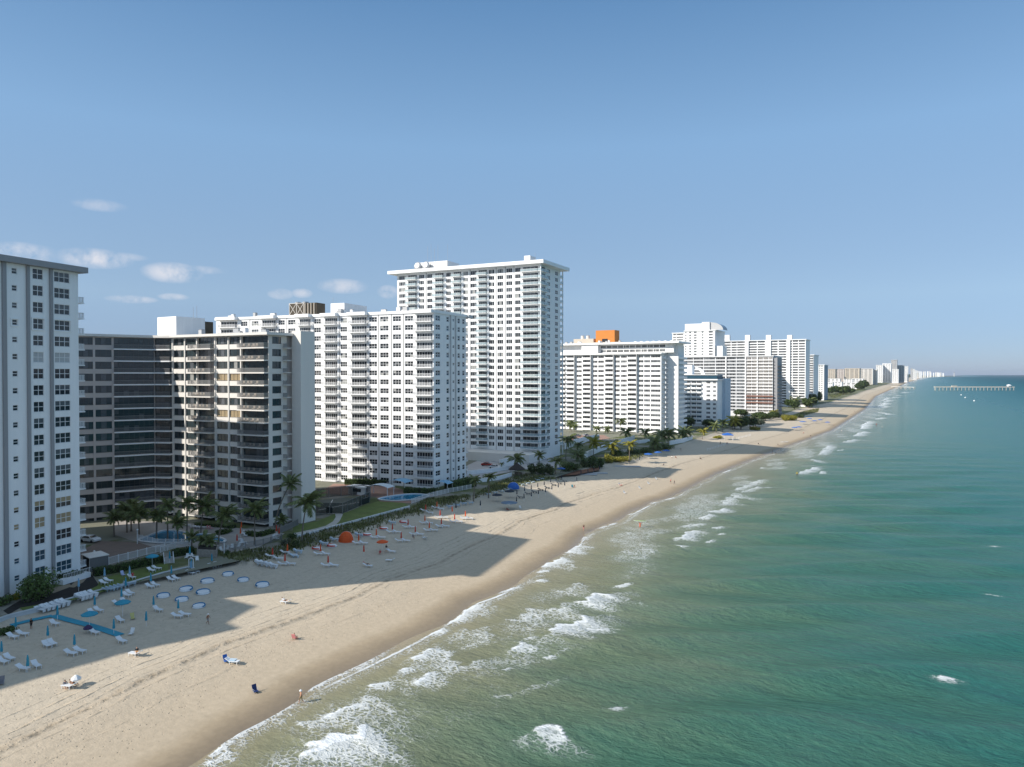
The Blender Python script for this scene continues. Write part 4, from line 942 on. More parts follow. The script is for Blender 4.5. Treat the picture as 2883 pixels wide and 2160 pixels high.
o = E_.poly('orange_roof_room', [(oxa,Yo),(oxb,Yo),(oxb,Yo+8),(oxa,Yo+8)], zr+.82, zo, orwall)
q = MB(); q.box(0, (oxb-oxa)*.3, -.1, 0, 0, 2.2, gl_dark); E_.part('roof_room_door', q, Vector((oxa+(oxb-oxa)*.34, Yo, zr+.9)))
cx0, cx1 = oy('e1',235,Yo), oy('e1',410,Yo)
E_.poly('cooling_base', [(cx0,Yo-1),(oy('e1',465,Yo),Yo-1),(oy('e1',465,Yo),Yo+6),(cx0,Yo+6)], zr, zr+3.4, tanroof)
for x in (318, 380):
    q = MB(); q.lathe([(1.2,0),(1.2,2.2),(1.4,2.3),(0.01,2.4)], cream, 10); E_.part('exhaust_stack', q, Vector((oy('e1',x,Yo), Yo+2, zr+3.4)))
for i in range(7):
    q = MB(); q.lathe([(1.5,0),(1.2,.8),(0.01,1.2)], white2, 10); E_.part('roof_dome', q, Vector((oy('e1',930+i*70,Yo), Yo+3, zr)))
roof_units(E_, FE2, zt+1.12, 10, 8, -2.5)
# ---------------------------------------------------------------- block helper: floors of window bands
def block(name, label, k, xa, xb, Y, dp, ztop, fh, nfl, segs, wm=white2, em=white, band=1.55, gl=(gl_dark, gl_dark, gl_mid), bal=False, fm=frame_w, solid=(), group=None, cat='building', z0=2.5, side=None, roof=.8, npane=None, inst=0):
    x0, x1 = oy(k, xa, Y), oy(k, xb, Y); F = Fac((x0,Y), (x1,Y)); b = Bld(name, label, ((x0+x1)/2, Y+dp/2), cat, group)
    zs = [ztop-fh*(i+1)+.75 for i in range(nfl)]; zs = [z for z in zs if z > 3.2]
    ops = [(F.u(k,a), F.u(k,c), z, z+band) for a, c in segs for z in zs]
    b.wall(F, z0, ztop, ops, wm, .35)
    for a, c in segs:
        u0, u1 = F.u(k,a), F.u(k,c); n = npane or max(2, round((u1-u0)/1.3))
        b.windows(F, u0, u1, zs, band, n, 1, fm, list(gl), 4, .11 if not bal else .08, 'window_band' if n > 5 else 'window', proud=-.12)
        if bal:
            b.balconies(F, u0-.05, u1+.1, [z-.6 for z in zs], 1.4, 'solid', .2, wm, hgt=.95)
    b.poly('core_wall', [(x0,Y+.5),(x1,Y+.5),(x1,Y+dp),(x0,Y+dp)], z0, ztop-.02, em)
    if side:
        FS = Fac((x1+.02,Y+.5), (x1+.02,Y+dp)); n = side
        w_ = (dp-2)/n
        b.wall(FS, z0, ztop, [(1+i*w_, 1+i*w_+w_*.55, z, z+band) for i in range(n) for z in zs], em, .02)
        for i in range(n): b.windows(FS, 1+i*w_, 1+i*w_+w_*.55, zs, band, 2, 1, fm, list(gl), 3, .12, proud=.1)
    b.poly('roof_slab', [(x0-.6,Y-.8-(1.2 if bal else 0)),(x1+.8,Y-.8-(1.2 if bal else 0)),(x1+.8,Y+dp+.6),(x0-.6,Y+dp+.6)], ztop+.01, ztop+.01+roof, wm, roofg)
    return b, F
# F: low hotel with curved bays, sail fin and blue glass crown
YF = 500.; ztF = zy('g1',560,790,YF)
Fb, FF = block('curved_bay_hotel', 'low hotel with curved balconies, blue glass top storey and a white sail fin', 'g1', 200, 660, YF, 22, ztF, 3.05, 11, [(215,275),(285,350),(360,415),(422,478)], bal=True, gl=(gl_dark, gl_dark, gl_blue))
for z in [ztF-3.05*(i+1)+.75 for i in range(10)]:
    for a, c in ((535,580),(612,645)):
        Fb.windows(FF, FF.u('g1',a), FF.u('g1',c), [z], 1.5, 3, 1, frame_w, [gl_dark, gl_mid], 3, .14, proud=.2)
Fb.poly('glass_storey', [(oy('g1',210,YF),YF+1),(oy('g1',655,YF),YF+1),(oy('g1',655,YF),YF+16),(oy('g1',210,YF),YF+16)], ztF+.82, ztF+3.6, gl_blue)
Fb.poly('glass_storey_roof', [(oy('g1',205,YF),YF+.5),(oy('g1',660,YF),YF+.5),(oy('g1',660,YF),YF+17),(oy('g1',205,YF),YF+17)], ztF+3.61, ztF+4.0, white2)
Yq = YF+6; xs_ = [oy('g1',v,Yq) for v in (410, 512)]; z0_ = ztF+3.95; z1_ = zy('g1',420,640,Yq)
q = MB(); n = 10; arc = [(xs_[0]+(xs_[1]-xs_[0])*math.sin(PI/2*i/n), z0_+(z1_-z0_)*math.cos(PI/2*i/n)) for i in range(n+1)]
pol = [(xs_[0]-.5, z1_)]+arc+[(xs_[1]-1.5, z0_)]+[(xs_[0]+(xs_[1]-xs_[0]-1.5)*math.sin(PI/2*i/n)*.8, z0_+(z1_-z0_)*.75*math.cos(PI/2*i/n)) for i in range(n, -1, -1)]
o_ = Fb.o
for yy in (Yq, Yq+1.2): q.face([(x-o_.x, yy-o_.y, z-o_.z) for x, z in (pol if yy == Yq else pol[::-1])], white2)
for i in range(len(pol)):
    p, r_ = pol[i], pol[(i+1)%len(pol)]; q.face([(p[0]-o_.x,Yq-o_.y,p[1]-o_.z),(p[0]-o_.x,Yq+1.2-o_.y,p[1]-o_.z),(r_[0]-o_.x,Yq+1.2-o_.y,r_[1]-o_.z),(r_[0]-o_.x,Yq-o_.y,r_[1]-o_.z)], white2)
obj('sail_fin', q, Fb.root)
xa_, xb_ = oy('g1',270,Yq), oy('g1',355,Yq)
Fb.poly('roof_room', [(xa_,Yq+2),(xb_,Yq+2),(xb_,Yq+8),(xa_,Yq+8)], z0_+.05, zy('g1',310,612,Yq), white2)
Fb.poly('blue_side_block', [(oy('g1',685,YF+14),YF+14),(oy('g1',752,YF+14),YF+14),(oy('g1',752,YF+14),YF+30),(oy('g1',685,YF+14),YF+30)], 2.5, zy('g1',700,770,YF+14), mat('pale_blue_wall', (.42,.52,.62), .6))
# G: wide grid block with rust red lower storeys
YG = 640.; ztG = zy('g1',700,520,YG)
sg_ = [(275,375),(385,495),(505,635),(645,755),(768,875),(885,985)]; sg2 = [(1000,1055),(1065,1122),(1138,1190),(1200,1250),(1260,1300)]
Gb, FG_ = block('wide_grid_block', 'wide white block of window grids under repair with rust red lower storeys', 'g1', 262, 1308, YG, 40, ztG, 2.85, 17, sg_, wm=mat('grey_white_paint', (.66,.66,.67), .6, .06, .5, streak=True), band=1.85)
zs = [ztG-2.85*(i+1)+.6 for i in range(17)]; zs = [z for z in zs if z > 3.2]
for a, c in sg2: Gb.windows(FG_, FG_.u('g1',a), FG_.u('g1',c), zs, 1.7, 4, 1, mat('pale_pink_stucco', (.66,.61,.57), .7), [gl_dark, gl_dark, gl_mid], 4, .3, 'window_band', proud=.35)
for x in (990, 1128, 762):
    u = FG_.u('g1',x); q = MB(); q.box(u-.5, u+.5, -.7, 0, 3, ztG, white2); Gb.part('pier', q, FG_.pt(0,0), FG_.rz)
for i, z in enumerate(zs[11:14]):
    u0, u1 = FG_.u('g1',1000), FG_.u('g1',1308); q = MB(); q.box(u0, u1+.5, -1.5, -.6, z-1.2, z-.2, rustm); Gb.part('rust_balcony_front', q, FG_.pt(0,0), FG_.rz)
for i, z in enumerate(zs):
    u0, u1 = FG_.u('g1',1000), FG_.u('g1',1308); q = MB(); q.box(u0, u1+.4, -1.2, -.62, z-1.2, z-1.0, cream); Gb.part('floor_edge', q, FG_.pt(0,0), FG_.rz)
x1 = oy('g1',1308,YG); Gb.poly('scaffold_side', [(x1+.9,YG+1),(x1+3.5,YG+1),(x1+3.5,YG+22),(x1+.9,YG+22)], 2.5, ztG-1, greypaint)
for i in range(14):
    z = 5+i*3.2; q = MB(); q.box(x1+3.6-Gb.o.x, x1+5-Gb.o.x, YG+1-Gb.o.y, YG+22-Gb.o.y, z-Gb.o.z, z+.3-Gb.o.z, joint_m); obj('scaffold_deck', q, Gb.root)
# H: tower with stepped crown
YH = 760.; ztH = zy('g1',500,215,YH)
Hb, FH = block('stepped_crown_tower', 'white tower with narrow window columns and a stepped white crown with curved end', 'g1', 275, 632, YH, 40, ztH, 2.95, 20, [(285,300),(332,356),(388,418),(476,498),(560,606)], side=5)
for (a, c, yt, dp_) in ((275,520,135,30),(472,560,112,25),(640,715,390,20)):
    xa_, xb_ = oy('g1',a,YH), oy('g1',c,YH); Hb.poly('crown_block', [(xa_,YH+2+(.3 if c > 520 else 0)),(xb_,YH+2+(.3 if c > 520 else 0)),(xb_,YH+dp_),(xa_,YH+dp_)], (ztH+.82) if c < 600 else 2.6, zy('g1',a,yt,YH), white2)
q = MB(); xa_ = oy('g1',560,YH); zc = zy('g1',560,112,YH)
arc = [(0,0)]+[(14*math.sin(PI/2*i/8), (zc-ztH-.9)*math.cos(PI/2*i/8)) for i in range(9)]
for i in range(1, len(arc)-1):
    q.face([(arc[i][0],0,arc[i][1]),(arc[i][0],18,arc[i][1]),(arc[i+1][0],18,arc[i+1][1]),(arc[i+1][0],0,arc[i+1][1])], gl_blue)
q.face([(x,0,z) for x, z in arc[::-1]], lgrey); Hb.part('curved_crown', q, Vector((xa_+.05, YH+4, ztH+.85)))
block('white_rear_tower', 'plain white tower peeping out behind the stepped crown tower', 'g1', 135, 268, YH+30, 30, zy('g1',200,245,YH+30), 2.95, 12, [(185,262),(145,178)])
# I: long slab with four white stair heads
YI = 850.; ztI = zy('g1',1400,325,YI)
Ib, FI = block('long_slab_tower', 'long white balcony slab with four white stair heads on its roof', 'g1', 720, 1690, YI, 30, ztI, 2.95, 26, [(745,815),(825,885),(892,980),(1030,1120),(1130,1215),(1290,1362),(1375,1440),(1440,1466),(1512,1530),(1540,1600),(1610,1680)], band=1.85, gl=(gl_dark, gl_dark, gl_dark, gl_mid))
for x in (765, 1003, 1248, 1495):
    xa_, xb_ = oy('g1',x-28,YI), oy('g1',x+28,YI); Ib.poly('stair_head', [(xa_,YI+3),(xb_,YI+3),(xb_,YI+9),(xa_,YI+9)], ztI+.82, zy('g1',x,262,YI), white2)
for a, c in ((985,1026),(1220,1285),(1468,1510)):
    u0, u1 = FI.u('g1',a), FI.u('g1',c); q = MB(); q.box(u0, u1, -1.6, 0, 3, ztI, white2); Ib.part('blank_pier', q, FI.pt(0,0), FI.rz)
block('stepped_balcony_block', 'white block of stacked balconies beside the long slab tower', 'g1', 1672, 1786, 960., 40, zy('g1',1700,500,960.), 3.0, 22, [(1680,1780)], bal=True)
block('slim_white_block', 'slim white block with paired window columns and a dark blue side', 'g1', 1784, 1906, 1080., 40, zy('g1',1850,615,1080.), 3.0, 18, [(1800,1812),(1822,1836),(1846,1862),(1872,1890)], side=4, em=mat('blue_grey_wall', (.22,.30,.38), .6))
# low houses and villas near the trees
for i, (k, a, c, yt, Y) in enumerate((('f1',172,235,360,1750.),('f1',225,330,352,1850.),('f1',330,485,360,1900.),('f1',440,550,318,2300.),('f1',350,440,322,2250.),('f1',180,310,318,2150.))):
    block('low_beach_house', ['low white beach house touching the slim white block, trees in front','low white beach house with a wide front behind two rounded trees','longest of the low white beach houses, ending at a green tree','low cream beach house below the pale resort block','low beach house below the tan resort block with brown bays','low beach house below the dark shaded resort wing'][i], k, a, c, Y, 24, zy(k,a,yt,Y), 3.2, 4, [(a+6+j*(c-a-8)/3, a+6+j*(c-a-8)/3+(c-a)/5) for j in range(3)], group='low houses far along the shore', npane=3)
# far towers
FT = [('tan_resort_block','long tan resort block with a dark shaded bay far along the shore','f1',190,262,222,2500.,tanroof),('tan_resort_block','tan resort block with shaded brown bays far along the shore','f1',360,512,215,2560.,tanroof),
 ('dark_resort_wing','dark shaded resort wing between the tan blocks','f1',262,352,222,2620.,taupe),('pale_resort_block','pale cream resort block right of the tan bays','f1',512,650,218,2700.,cream),('pale_resort_wing','narrow cream wing at the end of the resort','f1',650,690,228,2750.,cream),
 ('far_white_tower','broad white far tower with shaded edge','f1',684,752,180,3300.,white2),('far_white_tower','taller white far tower with rounded top bands','f1',750,838,163,3350.,white2),('far_slim_tower','slim grey far tower, the tallest of its cluster','f1',838,900,126,3450.,lgrey),
 ('far_low_block','lower white far block at the foot of the slim grey tower','f1',852,915,222,3280.,white2),('far_blue_tower','bluish far tower behind the slim grey one','f1',905,972,182,3500.,lgrey),('far_end_tower','white far tower at the seaward end of its cluster','f1',970,1016,192,3600.,white2),
 ('distant_tower','dark narrow distant tower past the far cluster','f1',1040,1060,214,5200.,lgrey),('distant_tower','pale distant tower past the far cluster','f1',1062,1085,220,5300.,white2),('distant_tower','small white distant tower beside two taller ones','f1',1085,1104,232,5400.,white2)]
for nm, lb_, k, a, c, yt, Y, m_ in FT:
    zt_ = zy(k,a,yt,Y); n = max(3, int((zt_-5)/3.4)); w = c-a
    block(nm, lb_, k, a, c, Y, 50, zt_, 3.4, n, [(a+w*(.06+.31*j), a+w*(.06+.31*j)+w*.24) for j in range(3)], wm=m_, em=m_, band=1.6, fm=frame_w, npane=3, roof=1.5)
for i in range(14):
    a = 1108+i*20+random.randint(-6,6); Y = 7000.+i*380; yt = 236+i*1.6+random.randint(-4,6)
    b = Bld('skyline_block', 'tiny pale block of the distant headland skyline', (oy('f1',a,Y), Y), 'building', 'distant headland skyline')
    x0, x1 = oy('f1',a,Y), oy('f1',a+random.randint(9,17),Y); zt_ = max(16, zy('f1',a,yt,Y)); b.poly('wall', [(x0,Y),(x1,Y),(x1,Y+60),(x0,Y+60)], 2, zt_, white2 if i%3 else cream)
    b.poly('roof_slab', [(x0+4,Y+5),(x1-4,Y+5),(x1-4,Y+50),(x0+4,Y+50)], zt_, zt_+6, lgrey)
Yl_ = 12500.; lh = Bld('lighthouse', 'thin far lighthouse mast on the headland', (oy('f1',1492,Yl_), Yl_), 'lighthouse')
q = MB(); q.tube([(0,0,0),(0,0,58)], [9,5], lgrey, 8); obj('tower', q, lh.root); q = MB(); q.tube([(0,0,0),(0,0,10)], [7,5], joint_m, 8); obj('lantern', q, lh.root, (0,0,58))
# ---------------------------------------------------------------- neighbour south of the frame whose shadow falls across the beach
Zb = Bld('southern_white_tower', 'white tower standing south of the photographed stretch, throwing shade on the sand', (-165, -20))
pz = [(-142.3,10.3),(-140.2,2.9),(-137.0,2.4),(-139.0,-4),(-142,-12.5),(-143.2,-26),(-143.2,-44),(-190,-44),(-190,10.3)]
Zb.poly('wall', offset(pz, -1.2), 3, 54.5, white); Zb.poly('roof_slab', pz, 54.52, 55.3, greypaint, roofg)
FZ = Fac((-144.4,-43.9), (-144.4,-21.2))
for i in range(5): Zb.windows(FZ, 2+i*4.2, 4.4+i*4.2, [4.6+2.9*j for j in range(17)], 1.6, 3, 2, frame_w, [gl_dark, gl_mid], 3, .09, proud=.35)
# ================================================================ VEGETATION
def leaf_cloud(lumps, n, size, seed, m, core=None, flat=0.):
    """n leaf quads spread over ellipsoid lumps (x,y,z,rx,ry,rz)"""
    r = np.random.default_rng(seed); vol = np.array([(l[3]*l[4]*l[5])**.67 for l in lumps]); pick = r.choice(len(lumps), n, p=vol/vol.sum())
    L = np.array(lumps)[pick]; v = r.normal(size=(n,3)); v /= np.linalg.norm(v, axis=1)[:,None]
    rad = r.random(n)**.22*(1+.18*np.sin(v[:,0]*7+pick)*np.sin(v[:,1]*6+pick*2)*np.cos(v[:,2]*5))
    P = L[:,:3]+v*rad[:,None]*L[:,3:6]; P[:,2] = np.maximum(P[:,2], .03)
    nn = v+r.normal(size=(n,3))*.55; nn[:,2] += .25+flat; nn /= np.linalg.norm(nn, axis=1)[:,None]
    t = np.cross(nn, r.normal(size=(n,3))); t /= np.linalg.norm(t, axis=1)[:,None]; b = np.cross(nn, t)
    s = size*(.6+.8*r.random(n))[:,None]
    co = np.stack([P-t*s-b*s*.45, P+t*s*.2-b*s*.7, P+t*s+b*s*.2, P-t*s*.1+b*s*.75], 1).reshape(-1,3)
    me = bpy.data.meshes.new('foliage'); me.from_pydata(co.tolist(), [], np.arange(4*n).reshape(n,4).tolist()); me.materials.append(m); me.update(); return me
def lump_set(seed, k, rx, ry, rz):
    r = random.Random(seed); out = [(0,0,rz*.5,rx*.7,ry*.7,rz*.5)]
    for i in range(k):
        a = 2*PI*i/k+r.random(); q = .35+.3*r.random()
        out.append((math.cos(a)*rx*.55, math.sin(a)*ry*.55, rz*(.3+.35*r.random()), rx*q, ry*q, rz*q*.9))
    return out
def bush(P, rx, ry, hh, m, label, name='shrub', group=None, seed=None, n=900, leaf=None, cat='shrub'):
    seed = seed if seed is not None else random.randrange(6); sz = leaf or .17
    o = thing(name, label, cat, P, random.random()*6, group)
    lob = lump_set(seed, 6, rx, ry, hh)
    obj('foliage', leaf_cloud(lob, n, sz, seed+random.randrange(999), m), o)
    q = MB()
    for i in range(5):
        a = 2*PI*i/5; q.tube([(.1*math.cos(a),.1*math.sin(a),-.1),(rx*.3*math.cos(a),ry*.3*math.sin(a),hh*.5),(rx*.45*math.cos(a+.3),ry*.45*math.sin(a+.3),hh*.75)], [.06,.04,.02], bark, 5)
    obj('stem', q, o); return o
def pxm(P, npx): return npx*depth(P)/FPX              # pixels to metres at the depth of P
def bush_q(k, x, y, rpx, hpx, m, label, **kw):
    P = tq(k, x, y); s = ZO[k][2]; rx = pxm(P, rpx/s); hh = pxm(P, hpx/s)
    ar = rx*hh; kw.setdefault('n', int(min(2600, max(350, ar*110)))); kw.setdefault('leaf', .16 if depth(P) < 200 else (.22 if depth(P) < 400 else .4))
    return bush(P, rx, rx*.8, hh, m, label, **kw)
def tree(k, x, y, rpx, hpx, m, label, group='trees behind the beach', name='broadleaf_tree', n=None):
    P = tq(k, x, y); s = ZO[k][2]; rx = pxm(P, rpx/s); hh = pxm(P, hpx/s); d = depth(P)
    o = thing(name, label, 'tree', P, random.random()*6, group)
    q = MB(); q.tube([(0,0,-.2),(.1,0,hh*.25),(.0,.2,hh*.5)], [.05*hh+.03,.035*hh,.02*hh], bark, 7)
    for i in range(4):
        a = i*1.6; q.tube([(.05,0,hh*.28),(rx*.4*math.cos(a),rx*.4*math.sin(a),hh*.55),(rx*.6*math.cos(a+.2),rx*.6*math.sin(a+.2),hh*.75)], [.022*hh,.014*hh,.006*hh], bark, 5)
    obj('trunk', q, o)
    sd = random.randrange(9999); lob = [(a, b, c+hh*.28, d_, e, f) for a, b, c, d_, e, f in lump_set(sd, 8, rx, rx, hh*.72)]
    obj('crown', leaf_cloud(lob, n or int(min(3000, 700+rx*hh*30)), max(.17, d*.0009), sd, m), o); return o
def hedge(pts, wd, hh, label, m=hedgem, name='hedge', leaf=.14, dens=70, z=None, group=None):
    P = [Vector((p[0], p[1], 0)) for p in pts]; o = thing(name, label, 'hedge', (P[0].x, P[0].y, z if z is not None else 3.0), 0, group)
    r = np.random.default_rng(len(pts)+int(abs(P[0].x*10))); co = []
    for a, b in zip(P[:-1], P[1:]):
        e = b-a; l = e.length; n = int(l*dens*(wd+hh)/1.6); t = np.array([e.x/l, e.y/l, 0]); w = np.array([-t[1], t[0], 0])
        u = r.random(n)*l; side = r.choice(3, n, p=[.35,.35,.3])
        v = np.where(side == 0, -wd/2, np.where(side == 1, wd/2, (r.random(n)-.5)*wd)); zz = np.where(side == 2, hh, r.random(n)*hh)
        bumpy = .10*np.sin(u*1.9)+.08*np.sin(u*4.3+1)
        C = np.array([a.x-P[0].x, a.y-P[0].y, 0])+u[:,None]*t+(v*(1+bumpy*.6))[:,None]*w; C[:,2] = np.clip(zz+np.where(side == 2, bumpy, 0)+r.normal(size=n)*.06, .02, None)
        nn = np.where((side == 2)[:,None], np.array([0,0,1.]), np.sign(v)[:,None]*w)+r.normal(size=(n,3))*.5; nn /= np.linalg.norm(nn, axis=1)[:,None]
        tt = np.cross(nn, r.normal(size=(n,3))); tt /= np.linalg.norm(tt, axis=1)[:,None]; bb = np.cross(nn, tt); s = leaf*(.6+.8*r.random(n))[:,None]
        co.append(np.stack([C-tt*s-bb*s*.5, C+tt*s*.2-bb*s*.7, C+tt*s+bb*s*.2, C-tt*s*.1+bb*s*.75], 1).reshape(-1,3))
    co = np.concatenate(co); n = len(co)//4
    me = bpy.data.meshes.new('foliage'); me.from_pydata(co.tolist(), [], np.arange(4*n).reshape(n,4).tolist()); me.materials.append(m); me.update(); obj('foliage', me, o)
    q = MB()
    for a, b in zip(P[:-1], P[1:]):
        e = (b-a).normalized(); w = Vector((-e.y, e.x, 0))*(wd*.42); q.prism([((v-P[0]).x, (v-P[0]).y) for v in (a-w, b-w, b+w, a+w)], 0, hh*.92, mat('hedge_inside', (.02,.03,.01), .9))  # added dark box, keeps the hedge opaque between its leaves
    obj('dark_inner_box', q, o); return o
# palms
def frond_mesh(seed, m, L=1., nl=20, droop=.9):
    r = random.Random(seed); b = MB(); pts = []
    a = .15; x = z = 0; n = 9; st = L/n
    for i in range(n+1):
        pts.append(Vector((x, 0, z))); a -= droop/n*(1.2 if i > 3 else .7); x += st*math.cos(a); z += st*math.sin(a)
    b.tube(pts, [.016*L*(1-.8*i/n)+.002 for i in range(n+1)], m, 4, False)
    for i in range(nl):
        t = .10+.88*i/(nl-1); k = t*n; j = min(n-1, int(k)); p = pts[j].lerp(pts[j+1], k-j); tg = (pts[j+1]-pts[j]).normalized()
        ll = L*.34*(math.sin(PI*min(1, t*.85+.12))**.6)*(.85+.3*r.random())
        for s in (-1, 1):
            d = (tg*.62+Vector((0, s*.75, 0))+Vector((0,0,-.28-.3*r.random()))).normalized(); w = tg*.03*L
            q = p+d*ll*.55; e = p+d*ll+Vector((0,0,-.16*ll))
            b.face([p-w, p+w, q+w*.8, q-w*.8], m); b.face([q-w*.8, q+w*.8, e], m)
    return b.mesh('frond')
FR = {m.name: [frond_mesh(i*7+1, m, 1., 20, .75+.35*i) for i in range(4)] for m in (palmm, palmy)}
def frond_set(seed, n=19, wind=0.):
    r = random.Random(seed); out = []
    for i in range(n):
        lay = i/n; az = i*2.399+r.random()*.5
        pitch = math.radians(72-95*lay+r.uniform(-10,10)); sc = (.78+.3*math.sin(PI*min(1,lay+.25)))*r.uniform(.9,1.1)
        dx = math.cos(az); az += wind*.55*math.sin(.5-az)     # blown towards +r
        out.append((az, pitch, sc, r.randrange(4)))
    return out
def crown_mesh(seed, m):
    """one joined crown for palms too far off to tell the fronds apart"""
    key = ('crown', seed, m.name)
    def mk():
        V = []; Fc = []
        for az, pt, sc, v in frond_set(seed, 17, .6):
            me = FR[m.name][v]; R = Matrix.Rotation(az, 4, 'Z') @ Matrix.Rotation(-pt, 4, 'Y') @ Matrix.Scale(sc, 4); k = len(V)
            V += [tuple(R @ q.co) for q in me.vertices]; Fc += [tuple(k+i for i in p.vertices) for p in me.polygons]
        me = bpy.data.meshes.new('crown'); me.from_pydata(V, [], Fc); me.materials.append(m); me.update(); return me
    return cached(key, mk)
def heart_mesh():
    def mk():
        b = MB(); b.lathe([(.10,-.25),(.20,-.1),(.17,.12),(.05,.35),(.005,.4)], trunkm, 7)
        for i in range(6): a = i*1.05; b.lathe([(.01,-.28),(.11,-.2),(.12,-.1),(.01,0)], mat('coconut', (.16,.13,.04), .6), 6, (math.cos(a)*.24, math.sin(a)*.24))
        return b.mesh('crown')
    return cached(('heart',), mk)
def palm(k, bx, by, cx, cy, rpx, label, m=palmm, near=False, group='coconut palms along the beach', lean=True):
    P = tq(k, bx, by); s = ZO[k][2]; d = depth(P); X, Y_ = px(k, cx, cy)
    top = Vector(dirpx(X, Y_)); top = Vector((0,0,CH))+top*(d/depth(top)); hh = max(2.2, top.z-P.z); L = pxm(P, rpx/s)*1.5
    o = thing('palm_tree', label, 'palm tree', P, 0, group)
    off = Vector((top.x-P.x, top.y-P.y, 0))
    q = MB(); pts = []; rr = []
    for i in range(9):
        t = i/8; p = off*(t**1.7)+Vector((0,0,hh*t)); pts.append(p); rr.append((.19-.08*t)*(1+.5*max(0,.12-t)/.12)*(1+.04*(i%2)))
    pts[0].z -= .3; q.tube(pts, rr, trunkm, 7); obj('trunk', q, o)
    hd = random.randrange(10**6)
    if near:
        c = obj('crown', heart_mesh(), o, pts[-1])
        for az, pt, sc, v in frond_set(hd, 20, .6):
            f = obj('frond', FR[m.name][v], c, (0,0,.1)); f.rotation_euler = (0, -pt, az); f.scale = (L*sc,)*3
    else:
        c = obj('crown', crown_mesh(hd % 5, m), o, pts[-1], random.random()*.8-.4, L)
    return o
NP = [('b2',85,1235,90,985,85,'slim palm over the near end of the kidney shaped pool'),('b2',215,1260,215,850,85,'palm with a round pale crown beside the pool, before dark balconies'),('b2',335,1270,320,1055,100,'short palm leaning over the middle of the pool'),
 ('b2',440,1200,450,825,95,'palm behind the pool in front of the white wall'),('b2',600,1180,640,865,130,'large windblown palm at the pool loungers'),('b2',805,1300,870,975,125,'palm leaning right at the pointed end of the pool'),('b2',1230,1300,1230,900,125,'palm with dark trunk standing on the pool terrace'),
 ('b2',1470,1100,1640,600,105,'tall bent palm leaning toward the blind stair tower'),('b2',1515,1125,1540,1030,70,'short palm by the dark ramp railing'),('b2',1780,1270,1835,830,165,'big spreading palm in the dune grass before the stair tower'),
 ('b2',495,1340,500,1250,75,'low palm in the walled planter, left one'),('b2',625,1380,640,1255,95,'low bushy palm in the walled planter, middle one'),('b2',722,1400,705,1290,75,'low palm in the walled planter near the white pillar'),
 ('a2',1065,1100,1060,930,75,'palm before the left wing by the white car'),('a2',1185,1060,1180,880,95,'dense palm in the clump beside the pool terrace'),('a2',1300,1100,1290,895,95,'palm with loose crown at the pool corner'),('a2',1225,1050,1215,825,85,'tallest palm of the clump by the left wing'),('a2',1460,1120,1470,910,75,'thin palm at the back edge of the pool')]
for a in NP: palm(*a, near=True, group='palms around the pool terrace')
FP = [('q6',345,1500,365,1255,65,'palm at the hedge foot by the long white block',palmm),('q6',520,1460,530,1215,70,'palm rising from the dune grass before the white walls',palmm),('q6',825,1130,835,1005,90,'palm beside the dark thatched hut',palmm),('q6',1110,1170,1110,965,60,'slim palm over the sea grape hedge',palmm),
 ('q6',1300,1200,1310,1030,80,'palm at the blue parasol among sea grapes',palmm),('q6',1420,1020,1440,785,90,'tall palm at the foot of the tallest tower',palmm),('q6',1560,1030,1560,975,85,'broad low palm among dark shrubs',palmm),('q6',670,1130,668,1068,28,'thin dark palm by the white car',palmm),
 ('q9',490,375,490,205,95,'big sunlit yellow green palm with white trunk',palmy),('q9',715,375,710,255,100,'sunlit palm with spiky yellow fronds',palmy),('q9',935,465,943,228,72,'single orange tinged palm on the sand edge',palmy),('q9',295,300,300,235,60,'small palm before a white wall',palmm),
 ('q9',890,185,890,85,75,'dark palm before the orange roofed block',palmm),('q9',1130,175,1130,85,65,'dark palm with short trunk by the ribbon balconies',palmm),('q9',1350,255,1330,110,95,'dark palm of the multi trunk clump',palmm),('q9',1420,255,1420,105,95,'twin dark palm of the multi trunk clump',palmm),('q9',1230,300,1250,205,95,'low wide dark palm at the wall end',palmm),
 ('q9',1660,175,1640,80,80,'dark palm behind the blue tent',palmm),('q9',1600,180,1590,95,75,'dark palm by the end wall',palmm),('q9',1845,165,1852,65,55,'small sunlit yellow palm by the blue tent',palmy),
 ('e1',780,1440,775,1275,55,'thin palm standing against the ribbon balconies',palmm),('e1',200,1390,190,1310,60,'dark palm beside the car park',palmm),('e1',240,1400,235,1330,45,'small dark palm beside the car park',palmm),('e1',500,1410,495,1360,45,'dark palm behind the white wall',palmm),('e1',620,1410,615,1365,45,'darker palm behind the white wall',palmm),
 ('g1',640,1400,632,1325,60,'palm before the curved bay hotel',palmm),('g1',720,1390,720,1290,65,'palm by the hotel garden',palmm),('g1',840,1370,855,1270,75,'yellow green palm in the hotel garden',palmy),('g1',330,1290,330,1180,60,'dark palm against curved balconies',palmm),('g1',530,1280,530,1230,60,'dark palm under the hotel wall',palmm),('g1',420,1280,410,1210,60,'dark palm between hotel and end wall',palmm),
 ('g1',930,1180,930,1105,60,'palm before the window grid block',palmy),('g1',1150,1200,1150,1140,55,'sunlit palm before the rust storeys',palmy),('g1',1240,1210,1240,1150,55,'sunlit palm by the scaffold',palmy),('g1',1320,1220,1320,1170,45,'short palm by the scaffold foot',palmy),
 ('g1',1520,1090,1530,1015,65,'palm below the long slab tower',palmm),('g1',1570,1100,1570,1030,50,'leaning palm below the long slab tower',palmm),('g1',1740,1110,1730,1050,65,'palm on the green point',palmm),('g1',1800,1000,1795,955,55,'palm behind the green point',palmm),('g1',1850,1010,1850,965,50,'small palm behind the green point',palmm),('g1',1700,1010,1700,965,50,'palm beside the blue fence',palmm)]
for a in FP: palm(*a[:-1], m=a[-1])
